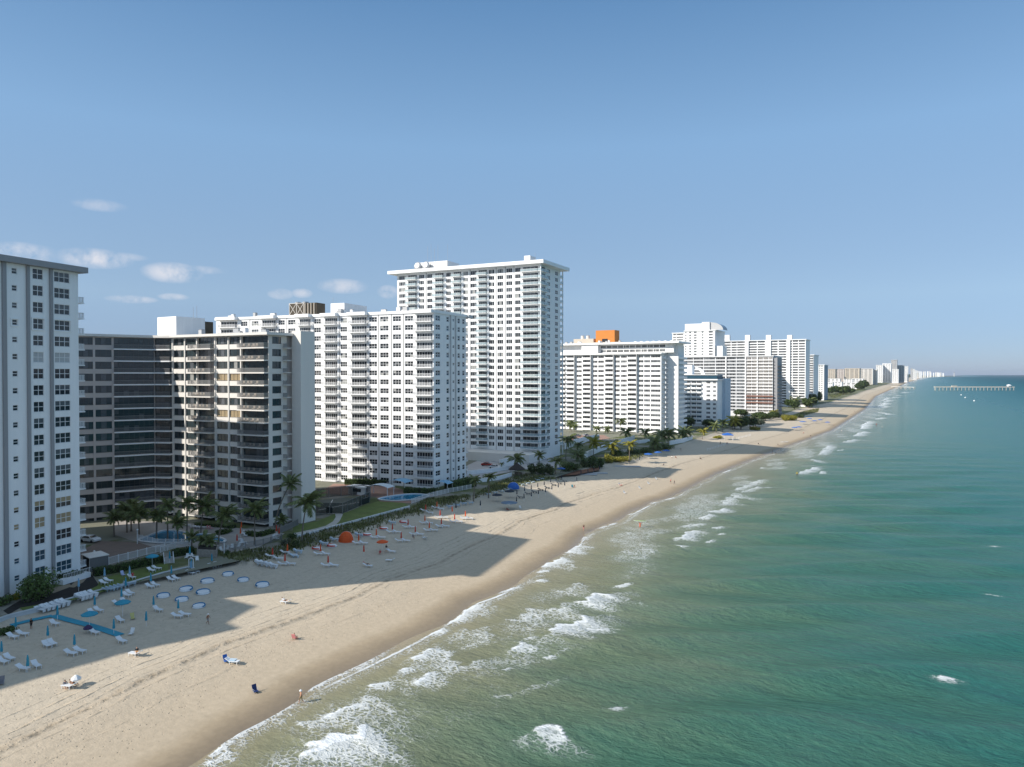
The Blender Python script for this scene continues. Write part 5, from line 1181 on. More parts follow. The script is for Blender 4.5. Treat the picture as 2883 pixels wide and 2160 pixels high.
# shrubs
SB = [('q1',465,845,275,330,bushm,'large rounded glossy bush at the white tower foot',dict(n=2600,leaf=.17)),('q1',60,930,130,110,bushm,'low bush at the tower corner',{}),('q1',190,860,75,70,yelleaf,'small yellow green bush beside the tower',{}),
 ('q1',80,1300,150,70,hedgem,'low dark shrub at the left end of the blue mat',{}),
 ('b2',1660,1230,75,65,hedgem,'small dark shrub beside the lawn wall',{}),('b2',1590,1300,70,70,greyleaf,'grey shrub at the dune corner',{}),('b2',910,1420,35,45,hedgem,'tiny round shrub by the white pillar',{}),('q3',60,980,70,90,seagrape,'dune shrub under the big palm',{}),
 ('q4',440,590,75,120,seagrape,'sea grape with brown tips, end of the thicket',{}),('q4',540,600,85,140,seagrape,'tall sea grape of the thicket beside the hut',{}),('q4',650,600,75,125,seagrape,'sea grape below the slim palm',{}),('q4',880,565,95,115,hedgem,'dark sea grape by the red mulch',{}),('q4',970,550,65,85,seagrape,'small sea grape by the red mulch',{}),
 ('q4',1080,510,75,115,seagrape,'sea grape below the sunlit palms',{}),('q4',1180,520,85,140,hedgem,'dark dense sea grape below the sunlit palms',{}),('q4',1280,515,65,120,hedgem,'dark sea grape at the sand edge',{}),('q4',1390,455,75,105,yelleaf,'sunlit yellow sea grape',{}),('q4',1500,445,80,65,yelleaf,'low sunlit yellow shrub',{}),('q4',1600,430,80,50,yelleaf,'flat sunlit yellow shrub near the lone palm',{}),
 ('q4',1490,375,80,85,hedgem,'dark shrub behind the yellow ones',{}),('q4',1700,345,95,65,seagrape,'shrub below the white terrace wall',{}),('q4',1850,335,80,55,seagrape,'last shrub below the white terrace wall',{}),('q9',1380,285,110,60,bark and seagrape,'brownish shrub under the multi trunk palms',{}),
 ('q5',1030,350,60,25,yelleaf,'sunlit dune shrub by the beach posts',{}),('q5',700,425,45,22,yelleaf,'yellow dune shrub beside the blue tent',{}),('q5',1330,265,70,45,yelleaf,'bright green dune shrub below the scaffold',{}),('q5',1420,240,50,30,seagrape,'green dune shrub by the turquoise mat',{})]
for k, x, y, r_, h_, m_, lb_, kw in SB: bush_q(k, x, y, r_, h_, m_, lb_, group='shrubs along the back of the beach', **kw)
TR = [('q5',905,345,70,110,treem,'dark round tree at the hotel garden edge'),('q5',985,330,60,95,treem,'dark tree beside the grey green one'),('q5',1035,320,75,75,greyleaf,'grey green spreading tree by the beach club'),('q5',850,340,60,90,treem,'dark tree behind the yellow green palm'),('q5',1120,270,60,70,yelleaf and treem,'tree before the rust red storeys'),
 ('q5',1060,250,60,60,treem,'tree between the grey green tree and the grid block'),('q5',1190,255,55,65,treem,'tree at the scaffold foot'),('q5',900,230,60,60,treem,'tree under the window grid block'),('q5',620,330,60,70,treem,'dark tree between hotel and palms'),('q5',490,270,70,80,treem,'dark tree under the curved bays'),('q5',430,330,60,90,treem,'dark tree at the end wall'),
 ('q5',1500,150,50,80,treem,'tree left on the green point'),('q5',1545,130,40,75,treem,'tall tree on the green point'),('q5',1330,150,40,70,treem,'tree below the long slab tower, left'),('q5',1380,165,40,70,treem,'tree by the blue fence'),
 ('f1',200,480,70,70,treem,'rounded tree before the low beach houses'),('f1',270,470,60,70,treem,'second rounded tree before the low beach houses'),('f1',350,480,60,85,treem,'tall tree before the longest beach house'),('f1',60,560,60,110,treem,'tree at the slim white block'),('f1',20,600,50,110,treem,'tree below the stepped balcony block'),('f1',560,425,50,85,yelleaf and treem,'bright tree at the beach house end'),('f1',510,430,40,60,treem,'tree by the beach house end'),('f1',420,470,45,50,treem,'small tree at the dune edge')]
for a in TR: tree(*a)
for i in range(26):
    x = 560+i*22; y = 352-i*2.6; tree('f1', x, y+random.randint(-3,3), 26, 30+random.randint(-6,8)-i*.5, treem, 'small distant tree of the belt below the far towers', 'distant tree belt below the far towers', n=350)
for i in range(16):
    x = 190+i*26; y = 345-random.randint(0,8); tree('f1', x, y, 26, 26, treem, 'small distant tree between the beach houses and the resort', 'distant trees by the resort', n=350)
# dune grass
def dune(name, k, poly, dens, label, hh=.6, group=None):
    P = [tq(k, *p) for p in poly]; xs = [p.x for p in P]; ys = [p.y for p in P]; n = int((max(xs)-min(xs))*(max(ys)-min(ys))*dens)
    X = rng.uniform(min(xs), max(xs), n); Y = rng.uniform(min(ys), max(ys), n); ins = np.zeros(n, bool)
    for i in range(len(P)):
        a, b = P[i], P[(i+1)%len(P)]
        c = ((a.y > Y) != (b.y > Y)) & (X < (b.x-a.x)*(Y-a.y)/((b.y-a.y) or 1e-9)+a.x); ins ^= c
    keep = ins & ((np.sin(X*.8+np.sin(Y*.5)*2)*np.sin(Y*.6+X*.3)+rng.normal(size=n)*.5) > -.55)
    X, Y = X[keep], Y[keep]; Z_ = h(X, Y); n = len(X)
    a = rng.uniform(0, 2*PI, n); L_ = hh*(.5+rng.random(n)); w = .09+.1*rng.random(n); ln = .35*L_
    t = np.stack([np.cos(a), np.sin(a), 0*a], 1); B0_ = np.stack([X, Y, Z_-.05], 1)
    tip = B0_+np.stack([-t[:,1]*ln, t[:,0]*ln, L_], 1)
    co = np.stack([B0_-t*w[:,None], B0_+t*w[:,None], tip], 1).reshape(-1,3)
    me = bpy.data.meshes.new(name); me.from_pydata(co.tolist(), [], np.arange(3*n).reshape(n,3).tolist()); me.materials.append(dunem); me.update()
    tag(obj(name, me), label, 'grass', kind='stuff')
    return P
dune('dune_grass', 'q3', [(-60,900),(20,868),(1480,492),(1560,440),(1700,370),(2212,330),(2212,420),(1900,470),(1780,515),(1600,585),(1330,630),(1060,750),(780,830),(420,945),(250,1005),(-60,1030)], 9, 'tufted dune grass between the lawn wall and the orange parasols')
dune('dune_grass', 'b2', [(810,1400),(1250,1345),(1450,1335),(1550,1295),(1640,1245),(1800,1215),(1830,1330),(1620,1405),(1400,1480),(1250,1512),(1100,1522),(960,1490),(830,1445)], 9, 'dune grass below the pool terrace railing')
dune('dune_grass', 'q6', [(0,1470),(90,1445),(340,1435),(500,1335),(740,1235),(830,1205),(1000,1175),(1180,1195),(1370,1245),(1370,1272),(1150,1243),(900,1303),(780,1353),(600,1403),(480,1423),(340,1483),(0,1550)], 8, 'dune grass beside the blue tent and the navy parasols')
dune('dune_grass', 'q9', [(620,420),(900,330),(1190,265),(1500,250),(1500,285),(1190,345),(1000,425),(800,440)], 6, 'dune grass under the sunlit palms')
dune('dune_grass', 'q5', [(1270,255),(1480,180),(1600,160),(1590,190),(1420,235),(1300,275)], 3, 'green dune plants on the far point', 1.0)
dune('dune_grass', 'f1', [(150,500),(420,440),(640,385),(900,330),(1000,305),(760,330),(620,350),(560,420),(440,455),(260,520)], .35, 'green dune plants below the beach houses', 1.8)
# ================================================================ GROUNDS: terraces, pools, walls, fences, cars
ZS = [3.02]
def sheet(name, k, poly, m, z=None, kind='structure', pts=None):
    if z is None: ZS[0] += .004; z = ZS[0]
    P = pts or [gq(k, *p, z) for p in poly]; b = MB(); o = P[0]
    b.face([(p[0]-o[0], p[1]-o[1], 0) for p in P], m)
    return tag(obj(name, b, None, (o[0], o[1], z)), kind=kind)
def pool_material():
    m, nt, b = base_mat('pool_water'); g = N(nt, 'ShaderNodeNewGeometry')
    nn = noise(nt, g.outputs['Position'], .9, 3); b.inputs['Roughness'].default_value = .06
    nt.links.new(ramp(nt, nn, [(.3,(.025,.19,.34)),(.7,(.045,.27,.44))]), b.inputs['Base Color'])
    bp = N(nt, 'ShaderNodeBump'); bp.inputs['Strength'].default_value = .15; nt.links.new(noise(nt, g.outputs['Position'], 2.5, 3), bp.inputs['Height']); nt.links.new(bp.outputs[0], b.inputs['Normal'])
    return m
poolm = pool_material()
def smooth_poly(P, n=4):
    out = []; k = len(P)
    for i in range(k):
        a, b, c, d = P[i-1], P[i], P[(i+1)%k], P[(i+2)%k]
        for j in range(n):
            t = j/n; out.append(tuple(.5*((2*b[q])+(-a[q]+c[q])*t+(2*a[q]-5*b[q]+4*c[q]-d[q])*t*t+(-a[q]+3*b[q]-3*c[q]+d[q])*t**3) for q in (0,1)))
    return out
def pool(k, poly, label, z=3.27):
    P = [gq(k, *p, z) for p in poly]; S = smooth_poly([(p.x, p.y) for p in P]); o = P[0]
    t = thing('swimming_pool', label, 'pool', (o.x, o.y, z)); S = [(x-o.x, y-o.y) for x, y in S]
    b = MB(); b.face([(x, y, .0) for x, y in S], poolm); obj('water', b, t, (0,0,-.12))
    out = offset(S, .45); ar = sum(S[i][0]*S[(i+1)%len(S)][1]-S[(i+1)%len(S)][0]*S[i][1] for i in range(len(S)))
    S2 = S if ar > 0 else S[::-1]; b = MB(); n = len(S2)
    for i in range(n):
        a, c, d, e = S2[i], S2[(i+1)%n], out[(i+1)%n], out[i]
        b.face([(a[0],a[1],.12),(c[0],c[1],.12),(d[0],d[1],.12),(e[0],e[1],.12)][::-1], frame_w); b.face([(a[0],a[1],-.2),(c[0],c[1],-.2),(c[0],c[1],.12),(a[0],a[1],.12)], frame_w); b.face([(e[0],e[1],-.05),(d[0],d[1],-.05),(d[0],d[1],.12),(e[0],e[1],.12)][::-1], frame_w)
    obj('coping', b, t); return t
def wall_thing(name, pts, w, z0, z1, m, label, cat='wall', cap=None):
    """free standing wall along ground points"""
    P = [Vector((p[0], p[1])) for p in pts]; t = thing(name, label, cat, (P[0].x, P[0].y, z0))
    A_ = strip([(p.x,p.y) for p in P], w/2); C_ = strip([(p.x,p.y) for p in P], -w/2); b = MB(); o = P[0]
    for i in range(len(P)-1): b.prism([(v.x-o.x, v.y-o.y) for v in (C_[i], C_[i+1], A_[i+1], A_[i])], 0, z1-z0, m)
    obj('wall', b, t)
    A2 = strip([(p.x,p.y) for p in P], w/2+.06); C2_ = strip([(p.x,p.y) for p in P], -w/2-.06); b = MB()
    for i in range(len(P)-1): b.prism([(v.x-o.x, v.y-o.y) for v in (C2_[i], C2_[i+1], A2[i+1], A2[i])], z1-z0+.003, z1-z0+.1, cap or m)
    obj('coping', b, t); return t
def fence(name, pts, z, hh, label, m=frame_w, panel=2.2, sp=.14, mesh_alpha=None):
    """posts and rails, pickets joined per panel"""
    P = [Vector((p[0], p[1], 0)) for p in pts]; t = thing(name, label, 'fence', (P[0].x, P[0].y, z)); o = P[0]
    pm = cached(('post', name, hh), lambda: (lambda q: (q.box(-.06,.06,-.06,.06,0,hh+.08,m), q.mesh('post'))[1])(MB()))
    for a, c in zip(P[:-1], P[1:]):
        l = (c-a).length; n = max(1, round(l/panel)); rz = math.atan2(c.y-a.y, c.x-a.x); pl = l/n
        def mk():
            q = MB(); q.box(.06, pl-.06, -.025, .025, hh-.1, hh-.03, m); q.box(.06, pl-.06, -.025, .025, .1, .16, m)
            if mesh_alpha: q.box(.06, pl-.06, -.006, .006, .16, hh-.1, mesh_alpha)
            else:
                k = int(pl/sp)
                for i in range(1, k): q.box(pl*i/k-.018, pl*i/k+.018, -.015, .015, .16, hh-.1, m)
            return q.mesh('panel')
        me = mk()
        for i in range(n):
            p = a+(c-a)*(i/n)-o; obj('post', pm, t, p, rz); obj('panel', me, t, p, rz)
        obj('post', pm, t, c-o, rz)
    return t
def chainlink():
    m, nt, b = base_mat('chain_link'); b.inputs['Base Color'].default_value = (.03,.04,.035,1); b.inputs['Alpha'].default_value = .45; b.inputs['Roughness'].default_value = .8; return m
chain = chainlink()
# ---- in front of the left tower
sheet('planting_bed', 'q1', [(40,1010),(250,880),(700,740),(1020,600),(1190,540),(1290,690),(850,880),(250,980),(110,1060)], mat('dark_soil', (.025,.022,.02), .95, .2, 1))
sheet('grass_strip', 'q1', [(250,975),(850,870),(1260,690),(1300,600),(2110,400),(2180,380),(2180,500),(1700,660),(850,900),(300,1010)], lawnm)
sheet('boardwalk', 'q1', [(1080,505),(1190,515),(1080,640),(960,710),(900,705),(1000,600)], wood); sheet('boardwalk', 'q1', [(900,665),(935,692),(690,785),(625,730)], wood); sheet('boardwalk', 'q1', [(560,810),(640,785),(350,895),(320,880)], wood)
sheet('car_park', 'q1', [(1040,430),(1040,240),(1290,105),(1700,120),(2130,180),(1215,385)], paver)
sheet('pool_terrace', 'b2', [(-420,1180),(-420,1010),(0,1030),(300,1030),(620,1065),(1070,1110),(1420,1135),(1580,1170),(1260,1335),(900,1400),(800,1350),(420,1330),(60,1330)], deckm)
SW = [(p.x, p.y) for p in [gq('q1',-200,1190,3.), *[gq('q1',*q_,3.) for q_ in ((110,1075),(470,985),(860,870),(1260,755),(1700,645),(2117,520))], gq('q2',660,395,3.)]]
wall_thing('seawall', SW, .45, 1.2, 3.05, mat('pale_seawall', (.50,.53,.55), .8, .08, .5), 'long pale concrete seawall below the grass strip and turquoise parasols')
HP = [gq('q1',*q_,3.) for q_ in ((1215,560),(1500,510),(1800,440),(2100,375))]; hedge([(p.x,p.y) for p in HP], 1.6, 1.25, 'clipped dark hedge under the white car park fence')
HP = [gq('q2',*q_,3.) for q_ in ((440,280),(600,250),(690,240))]; hedge([(p.x,p.y) for p in HP], 1.5, 1.3, 'short dark hedge between stairs and planter')
HP = [gq('q1',*q_,3.) for q_ in ((740,650),(900,625),(1050,575))]; hedge([(p.x,p.y) for p in HP], 1.6, 1.3, 'dark hedge under the tower porch')
FP_ = [gq('q1',*q_,3.) for q_ in ((1215,470),(1600,370),(2080,250))]; fence('white_fence', [(p.x+.0,p.y+.9) for p in FP_], 3.1, 1.45, 'white picket fence along the brown car park')
FP_ = [gq('b2',*q_,3.) for q_ in ((130,1400),(300,1350),(480,1320))]; fence('white_fence', [(p.x,p.y) for p in FP_], 3.1, 1.3, 'white fence between the pool and the stairs')
FP_ = [gq('b2',*q_,3.) for q_ in ((-140,1240),(100,1295),(470,1300))]; fence('pool_fence', [(p.x,p.y) for p in FP_], 3.1, 1.1, 'low white fence along the pool edge', panel=2.)
P = gq('q1',1130,495,3.); q = MB(); q.box(-2.6, 1.4, 0, 3.2, 0, 2.6, joint_m, 'f'); q.box(-2.6, -2.3, -.01, 0, 0, 2.6, cream); q.box(1.1, 1.4, -.01, 0, 0, 2.6, cream)
t = thing('ramp_entrance', 'dark open ramp entrance beside the white tower', 'entrance', P, math.radians(-10)); obj('walls', q, t); q = MB(); q.box(-2.75, 1.55, -.15, 3.3, 2.6, 2.75, cream); obj('roof', q, t)
def lamp_post(P, hh, label):
    t = thing('lamp_post', label, 'lamp post', P); q = MB(); q.tube([(0,0,0),(0,0,hh)], .09, frame_w, 8); obj('pole', q, t); q = MB(); q.lathe([(.02,0),(.2,.05),(.24,.2),(.14,.36),(.01,.4)], frame_w, 10); obj('lamp_head', q, t, (0,0,hh))
lamp_post(gq('q1',1222,380,3.05), 1.9, 'white lamp post at the corner of the car park fence'); lamp_post(gq('a2',1282,1165,3.05), 2.9, 'white post at the pool corner by the car park'); lamp_post(gq('b2',875,1405,3.), 2.4, 'white pillar lamp at the planter by the pool')
# porch of the tower with awning
P = FA.pt(FA.u('a1',480), 3.0); t = thing('porch', 'low white porch with plants at the tower foot', 'porch', P, FA.rz)
q = MB(); q.box(0, 5.4, -2.4, 0, 0, .9, white); obj('base', q, t); q = MB(); q.box(0, 5.4, -2.45, -2.35, .9, 1.9, frame_w) if 0 else [q.box(.05+i*.3, .1+i*.3, -2.42, -2.37, .9, 1.75, frame_w) for i in range(18)]; q.box(0, 5.4, -2.43, -2.36, 1.75, 1.82, frame_w); obj('railing', q, t)
# stairs from terrace to the beach
def stairs(P, rz, n, w, label):
    t = thing('beach_stairs', label, 'stairs', P, rz); rise = 1.35/n
    for i in range(n):
        q = MB(); q.box(-w/2, w/2, 0, .32, 0, rise*(i+1), concrete); obj('step', q, t, (0, .3*i+.001*i, 0))
    for s in (-1, 1):
        q = MB(); q.tube([(s*w/2, 0, .95), (s*w/2, .3*n, .95+1.35)], .06, frame_w, 6); q.tube([(s*w/2,0,0),(s*w/2,0,.98)], .06, frame_w, 6); q.tube([(s*w/2,.3*n,1.3),(s*w/2,.3*n,2.32)], .06, frame_w, 6)
        for i in range(1, 8): y = .3*n*i/8; q.tube([(s*w/2,y,1.35*i/8),(s*w/2,y,.95+1.35*i/8)], .03, frame_w, 4)
        obj('handrail', q, t)
stairs(gq('q2',400,385,2.6), math.radians(62), 6, 1.7, 'white railed stairs down to the beach between two hedges')
P = gq('q2',655,440,2.5); t = thing('beach_shower', 'white arched beach shower frame with blue panel', 'shower', P, .4)
q = MB(); q.tube([(-.5,0,0),(-.45,0,2.2),(0,0,2.5),(.45,0,2.2),(.5,0,0)], .08, frame_w, 6); obj('frame', q, t); q = MB(); q.box(-.25,.25,-.05,.05,.3,1.7,turq_l); obj('panel', q, t)
# planter with stone faced wall
PL = [gq('b2',*q_,3.) for q_ in ((555,1440),(790,1450),(800,1400),(570,1390))]
t = thing('stone_planter', 'stone faced planter box holding low palms', 'planter', PL[0]); q = MB(); q.prism([(p.x-PL[0].x, p.y-PL[0].y) for p in PL], 0, 1.5, mat('pale_stone', (.33,.29,.25), .9, .2, 2, .3)); obj('wall', q, t); q = MB(); q.prism(offset([(p.x-PL[0].x, p.y-PL[0].y) for p in PL], -.2), 1.5, 1.6, mat('dark_soil', (.025,.022,.02))); obj('soil', q, t)
# pool of the bronze condominium
pool('b2', [(-110,1240),(60,1170),(180,1135),(330,1140),(425,1158),(560,1172),(700,1180),(870,1240),(845,1268),(760,1258),(640,1240),(445,1265),(200,1275),(20,1268)], 'kidney shaped blue swimming pool between palms and the car park')
bush(gq('b2',880,1165,3.05), 2.4, 1.6, .8, hedgem, 'low oval planting island on the pool terrace', 'shrub', None, n=700)
HP = [gq('b2',*q_,3.05) for q_ in ((1130,1185),(1280,1205),(1440,1160))]; hedge([(p.x,p.y) for p in HP], 1.5, .9, 'yellow green hedge along the glazed ground storey', bushm)
HP = [gq('b2',*q_,3.05) for q_ in ((540,1080),(800,1095),(1000,1105))]; hedge([(p.x,p.y) for p in HP], .9, .7, 'low hedge below the ground storey windows', bushm)
FP_ = [gq('b2',*q_,3.05) for q_ in ((880,1385),(1240,1320),(1420,1275),(1545,1240))]; fence('dark_terrace_fence', [(p.x,p.y) for p in FP_], 3.05, 1.25, 'dark picket fence along the seaward edge of the pool terrace', rail_d)
FP_ = [gq('b2',*q_,3.05) for q_ in ((1510,1190),(1600,1150),(1735,1085))]; fence('dark_ramp_rail', [(p.x,p.y) for p in FP_], 3.3, 1.5, 'dark solid ramp railing beside the stair tower', rail_d, sp=.09)
# lawn, path, tennis court, terrace of the long white block
sheet('lawn', 'q3', [(310,660),(545,560),(640,555),(1080,405),(1400,425),(1490,470),(1300,530),(20,862),(20,700)], lawnm)
sheet('path', 'q3', [(300,745),(430,710),(520,655),(555,600),(545,560),(460,562),(400,552),(640,555),(640,575),(600,655),(520,725),(420,765),(330,785),(20,835),(20,805)], concrete)
GP = [gq('q3',20+i*(1480-20)/12.,868-i*(868-478)/12.,3.0) for i in range(13)]
t = thing('lawn_wall', 'low white kerb wall in segments along the lawn', 'wall', GP[0])
for i in range(12):
    a, c = GP[i]-GP[0], GP[i+1]-GP[0]; e = (c-a).normalized(); w = Vector((-e.y, e.x, 0))*.14; c2_ = c-e*.25; q = MB(); q.prism([(v.x, v.y) for v in (a-w, c2_-w, c2_+w, a+w)], 0, .5, frame_w); obj('wall_segment', q, t)
sheet('tennis_court', 'q3', [(310,590),(310,395),(620,365),(970,350),(970,400),(640,560),(480,552)], mat('court_surface', (.085,.10,.085), .85, .08, .3))
sheet('tennis_court_line', 'q3', [(330,520),(332,512),(900,400),(905,407)], frame_w); sheet('tennis_court_line', 'q3', [(430,545),(440,545),(520,385),(512,385)], frame_w)
CT = [gq('q3',*q_,3.05) for q_ in ((310,560),(480,560),(640,562),(975,415),(985,345))]; fence('tennis_fence', [(p.x,p.y) for p in CT], 3.03, 3.0, 'tall dark chain link fence round the tennis court', rail_d, 3.2, mesh_alpha=chain)
CT = [gq('q3',*q_,3.05) for q_ in ((310,375),(620,345),(900,318),(985,345))]; fence('tennis_fence', [(p.x,p.y) for p in CT], 3.03, 3.0, 'rear chain link fence of the tennis court by the red terrace', rail_d, 3.2, mesh_alpha=chain)
for a, c in (((845,468),(970,418)),((435,556),(512,558))):
    A_, C_ = gq('q3',*a,3.05), gq('q3',*c,3.05); t = thing('court_windscreen', 'dark windscreen cloth tied to the court fence near the lawn' if a[0] > 600 else 'small dark windscreen cloth by the path end of the court', 'windscreen', A_+Vector((.2,-.2,0)), math.atan2(C_.y-A_.y, C_.x-A_.x)); q = MB(); l = (C_-A_).length
    q.box(0, l, -.02, .02, .05, 1.7, mat('windscreen', (.012,.02,.018), .9)); obj('cloth', q, t); q = MB(); q.box(0, l, -.03, .03, 1.7, 1.76, rail_d); obj('top_rail', q, t)
sheet('red_terrace', 'q3', [(330,305),(530,185),(1230,215),(1480,285),(1800,300),(1760,340),(1500,430),(1100,405),(1060,350),(800,330)], redpav)
pool('q3', [(1095,375),(1250,338),(1500,312),(1660,322),(1695,345),(1520,382),(1250,395)], 'oval blue pool on the red terrace below the long white block')
def canopy(P, rz, w, dp, hh, m, label, round_=False):
    t = thing('pool_canopy', label, 'canopy', P, rz)
    for sx in (-1, 1):
        for sy in (-1, 1): q = MB(); q.tube([(0,0,0),(0,0,hh)], .1, frame_w, 6); obj('post', q, t, (sx*w*.45, sy*dp*.45, 0))
    q = MB(); n = 6
    for i in range(n):
        a, c = -1+2*i/n, -1+2*(i+1)/n; f = lambda v: .7*(1-v*v)
        q.face([(a*w/2,-dp/2,hh+f(a)),(c*w/2,-dp/2,hh+f(c)),(c*w/2,dp/2,hh+f(c)),(a*w/2,dp/2,hh+f(a))], m)
    obj('roof', q, t)
canopy(gq('q3',1350,275,3.05), FC.rz, 7, 5, 3.0, turq_l, 'blue barrel canopy on white posts at the lobby door'); canopy(gq('q3',1110,325,3.05), FC.rz, 8, 4, 2.6, mat('pale_canopy', (.55,.63,.68), .7), 'long pale blue canopy beside the oval pool'); canopy(gq('q3',1890,262,3.05), FC.rz, 5.5, 4, 2.2, turq_l, 'small blue awning at the block corner')
P = gq('q3',850,315,3.05); t = thing('pool_hut', 'white pool hut with flat roof beside the tennis court', 'hut', P, FC.rz); q = MB(); q.box(-3,3,-1.6,1.6,0,2.3,white); obj('walls', q, t); q = MB(); q.box(-3.5,3.5,-2.1,2.1,2.3,2.55,white2); obj('roof', q, t); q = MB(); q.box(-1.6,1.6,-1.66,-1.6,.9,1.9,gl_dark); obj('window', q, t)
for (pts, w, hh, lb_) in (([(1420,300),(1600,312),(1790,305)],2.2,1.6,'long clipped hedge at the foot of the white block'),([(1950,255),(2100,215),(2250,175)],3.0,2.0,'broad rounded hedge mound at the block corner'),([(1970,285),(2120,255),(2280,215)],1.6,1.0,'lower hedge tier in front of the rounded mound'),([(670,195),(900,195),(1190,215)],1.8,1.8,'dark hedge under the ground storey windows of the white block')):
    HP = [gq('q3',*p,3.05) for p in pts]; hedge([(p.x,p.y) for p in HP], w, hh, lb_, hedgem if w < 2.5 else bushm, leaf=.2, dens=40)
FP_ = [gq('q3',*q_,3.) for q_ in ((1500,435),(1720,360),(1960,300),(2240,250))]; fence('white_terrace_fence', [(p.x,p.y) for p in FP_], 3.0, 1.4, 'white picket fence at the seaward edge of the red terrace')
# forecourt of the tallest tower
sheet('forecourt', 'q6', [(255,1210),(270,1080),(520,960),(1150,950),(1350,1000),(1350,1100),(900,1130),(640,1180),(400,1250)], mat('forecourt_paving', (.42,.40,.39), .8, .1, .3))
sheet('turquoise_terrace', 'q6', [(270,990),(330,940),(700,950),(900,930),(640,1010),(400,1030)], mat('terrace_mosaic', (.36,.42,.38), .8, .25, .8))
def wq(name, k, pts, w, z0, z1, m, lb_): wall_thing(name, [(p.x,p.y) for p in [gq(k,*q_,3.0) for q_ in pts]], w, z0, z1, m, lb_)
wq('garden_wall','q6',[(650,1110),(900,1060),(1120,1010),(1195,985)],.5,2.9,6.2,white,'tall white retaining wall in front of the tallest tower')
wq('garden_wall','q6',[(265,1190),(520,1165),(750,1130)],.4,2.9,4.4,white,'white garden wall beside the parked white car')
wq('garden_wall','q6',[(280,1290),(480,1270),(650,1245),(790,1205)],.3,2.9,4.2,white,'lower white wall along the dune path')
wq('garden_wall','q9',[(380,400),(560,320),(760,250),(1000,170)],.5,2.9,5.4,white,'long white terrace wall behind the sunlit palms')
wq('garden_wall','q9',[(130,290),(260,240),(430,190),(560,170)],.5,2.9,6.0,white,'white wall beside the car park of the tallest tower')
wq('garden_wall','q9',[(900,215),(1050,215),(1190,200)],.5,2.9,4.6,white,'white terrace edge wall before the orange roofed block')
wq('garden_wall','q9',[(1440,235),(1600,205),(1720,165)],.5,2.9,5.0,white,'white wall by the end of the orange roofed block')
sheet('car_court', 'q9', [(200,160),(330,110),(620,110),(700,150),(440,190),(300,210)], redpav)
t = thing('thatched_hut', 'small dark thatched beach hut among shrubs', 'hut', gq('q6',850,1195,3.0))
for i, (a, c) in enumerate(((-1.8,-1.8),(1.8,-1.8),(1.8,1.8),(-1.8,1.8))): q = MB(); q.tube([(0,0,0),(0,0,2.4)], .1, wood, 6); obj('post', q, t, (a, c, 0))
q = MB(); q.lathe([(3.2,2.2),(2.4,2.9),(1.0,3.9),(.05,4.9)], mat('thatch', (.055,.045,.04), .95, .2, 3), 12); obj('thatch_roof', q, t); q = MB(); q.box(-1.5,1.5,.9,1.5,0,1.1,wood); obj('bar_counter', q, t)
# cars
def car(P, rz, m, label, group=None):
    t = thing('parked_car', label, 'car', P, rz, group); b = MB()
    prof = [(-2.2,.35),(-2.25,.75),(-2.1,.95),(-1.55,1.0),(-.95,1.42),(.55,1.45),(1.15,1.02),(2.0,.9),(2.25,.7),(2.25,.35)]
    for s in (-1, 1): b.face([(x, s*(.88 if z < 1.1 else .68), z) for x, z in (prof if s < 0 else prof[::-1])], m)
    n = len(prof)
    for i in range(n):
        p, r_ = prof[i], prof[(i+1)%n]; wa, wb = (.88 if p[1] < 1.1 else .68), (.88 if r_[1] < 1.1 else .68); b.face([(p[0],-wa,p[1]),(p[0],wa,p[1]),(r_[0],wb,r_[1]),(r_[0],-wb,r_[1])], m)
    obj('body', b, t)
    b = MB(); b.face([(-1.47,-.78,1.07),(-.98,-.66,1.4),(-.98,.66,1.4),(-1.47,.78,1.07)][::-1], gl_dark); o = obj('rear_window', b, t, (-.02,0,.02)); b = MB(); b.face([(1.1,-.8,1.06),(.6,-.66,1.41),(.6,.66,1.41),(1.1,.8,1.06)], gl_dark); obj('windscreen', b, t, (.02,0,.02))
    for s in (-1, 1): b = MB(); b.face([(-1.3,s*.86,1.02),(1.0,s*.86,1.02),(.5,s*.72,1.38),(-.9,s*.72,1.38)], gl_dark); obj('side_window', b, t, (0,s*.03,0))
    for x in (-1.4, 1.4):
        for s in (-1, 1): b = MB(); b.tube([(0,-.1,0),(0,.1,0)], .33, blackc, 12); obj('wheel', b, t, (x, s*.8, .33))
    for s in (-1, 1): b = MB(); b.box(2.2,2.27,s*.6-.15,s*.6+.15,.62,.78,plastic); obj('headlight', b, t); b = MB(); b.box(-2.28,-2.2,s*.65-.12,s*.65+.12,.68,.85,redor); obj('tail_light', b, t)
    return t
carw = mat('white_car_paint', (.72,.73,.74), .25, .02, 1, spec=.6); carr = mat('red_car_paint', (.35,.03,.02), .25, .02, 1, spec=.6); carg = mat('silver_car_paint', (.32,.33,.35), .25, .02, 1, spec=.6); card = mat('dark_car_paint', (.03,.035,.04), .2, .02, 1, spec=.6)
car(gq('a2',840,1145,3.06), math.radians(12), carw, 'white car parked at the edge of the brown car park beside the tower')
car(gq('q6',590,1115,3.06), math.radians(10), carw, 'white car parked in the forecourt of the tallest tower')
car(gq('q6',500,1085,3.06), math.radians(10), carr, 'small red car parked in the forecourt of the tallest tower')
for i, (x, y, m_, lb_) in enumerate(((235,135,card,'dark car in the red paved court behind white walls, beside the silver ones'),(290,110,carg,'silver car in the red paved court behind white walls'),(395,105,carg,'silver car at the far end of the red paved court'),(260,160,card,'dark car nearest the tower in the red paved court'))):
    car(gq('q9',x,y+20,3.06), math.radians(20+i*30), m_, lb_)
# beach access gravel of red mulch
sheet('mulch_bed', 'q4', [(740,590),(800,560),(960,560),(1270,505),(1280,545),(980,605),(780,620)], mat('red_mulch', (.20,.09,.05), .95, .2, 1), z=2.7)
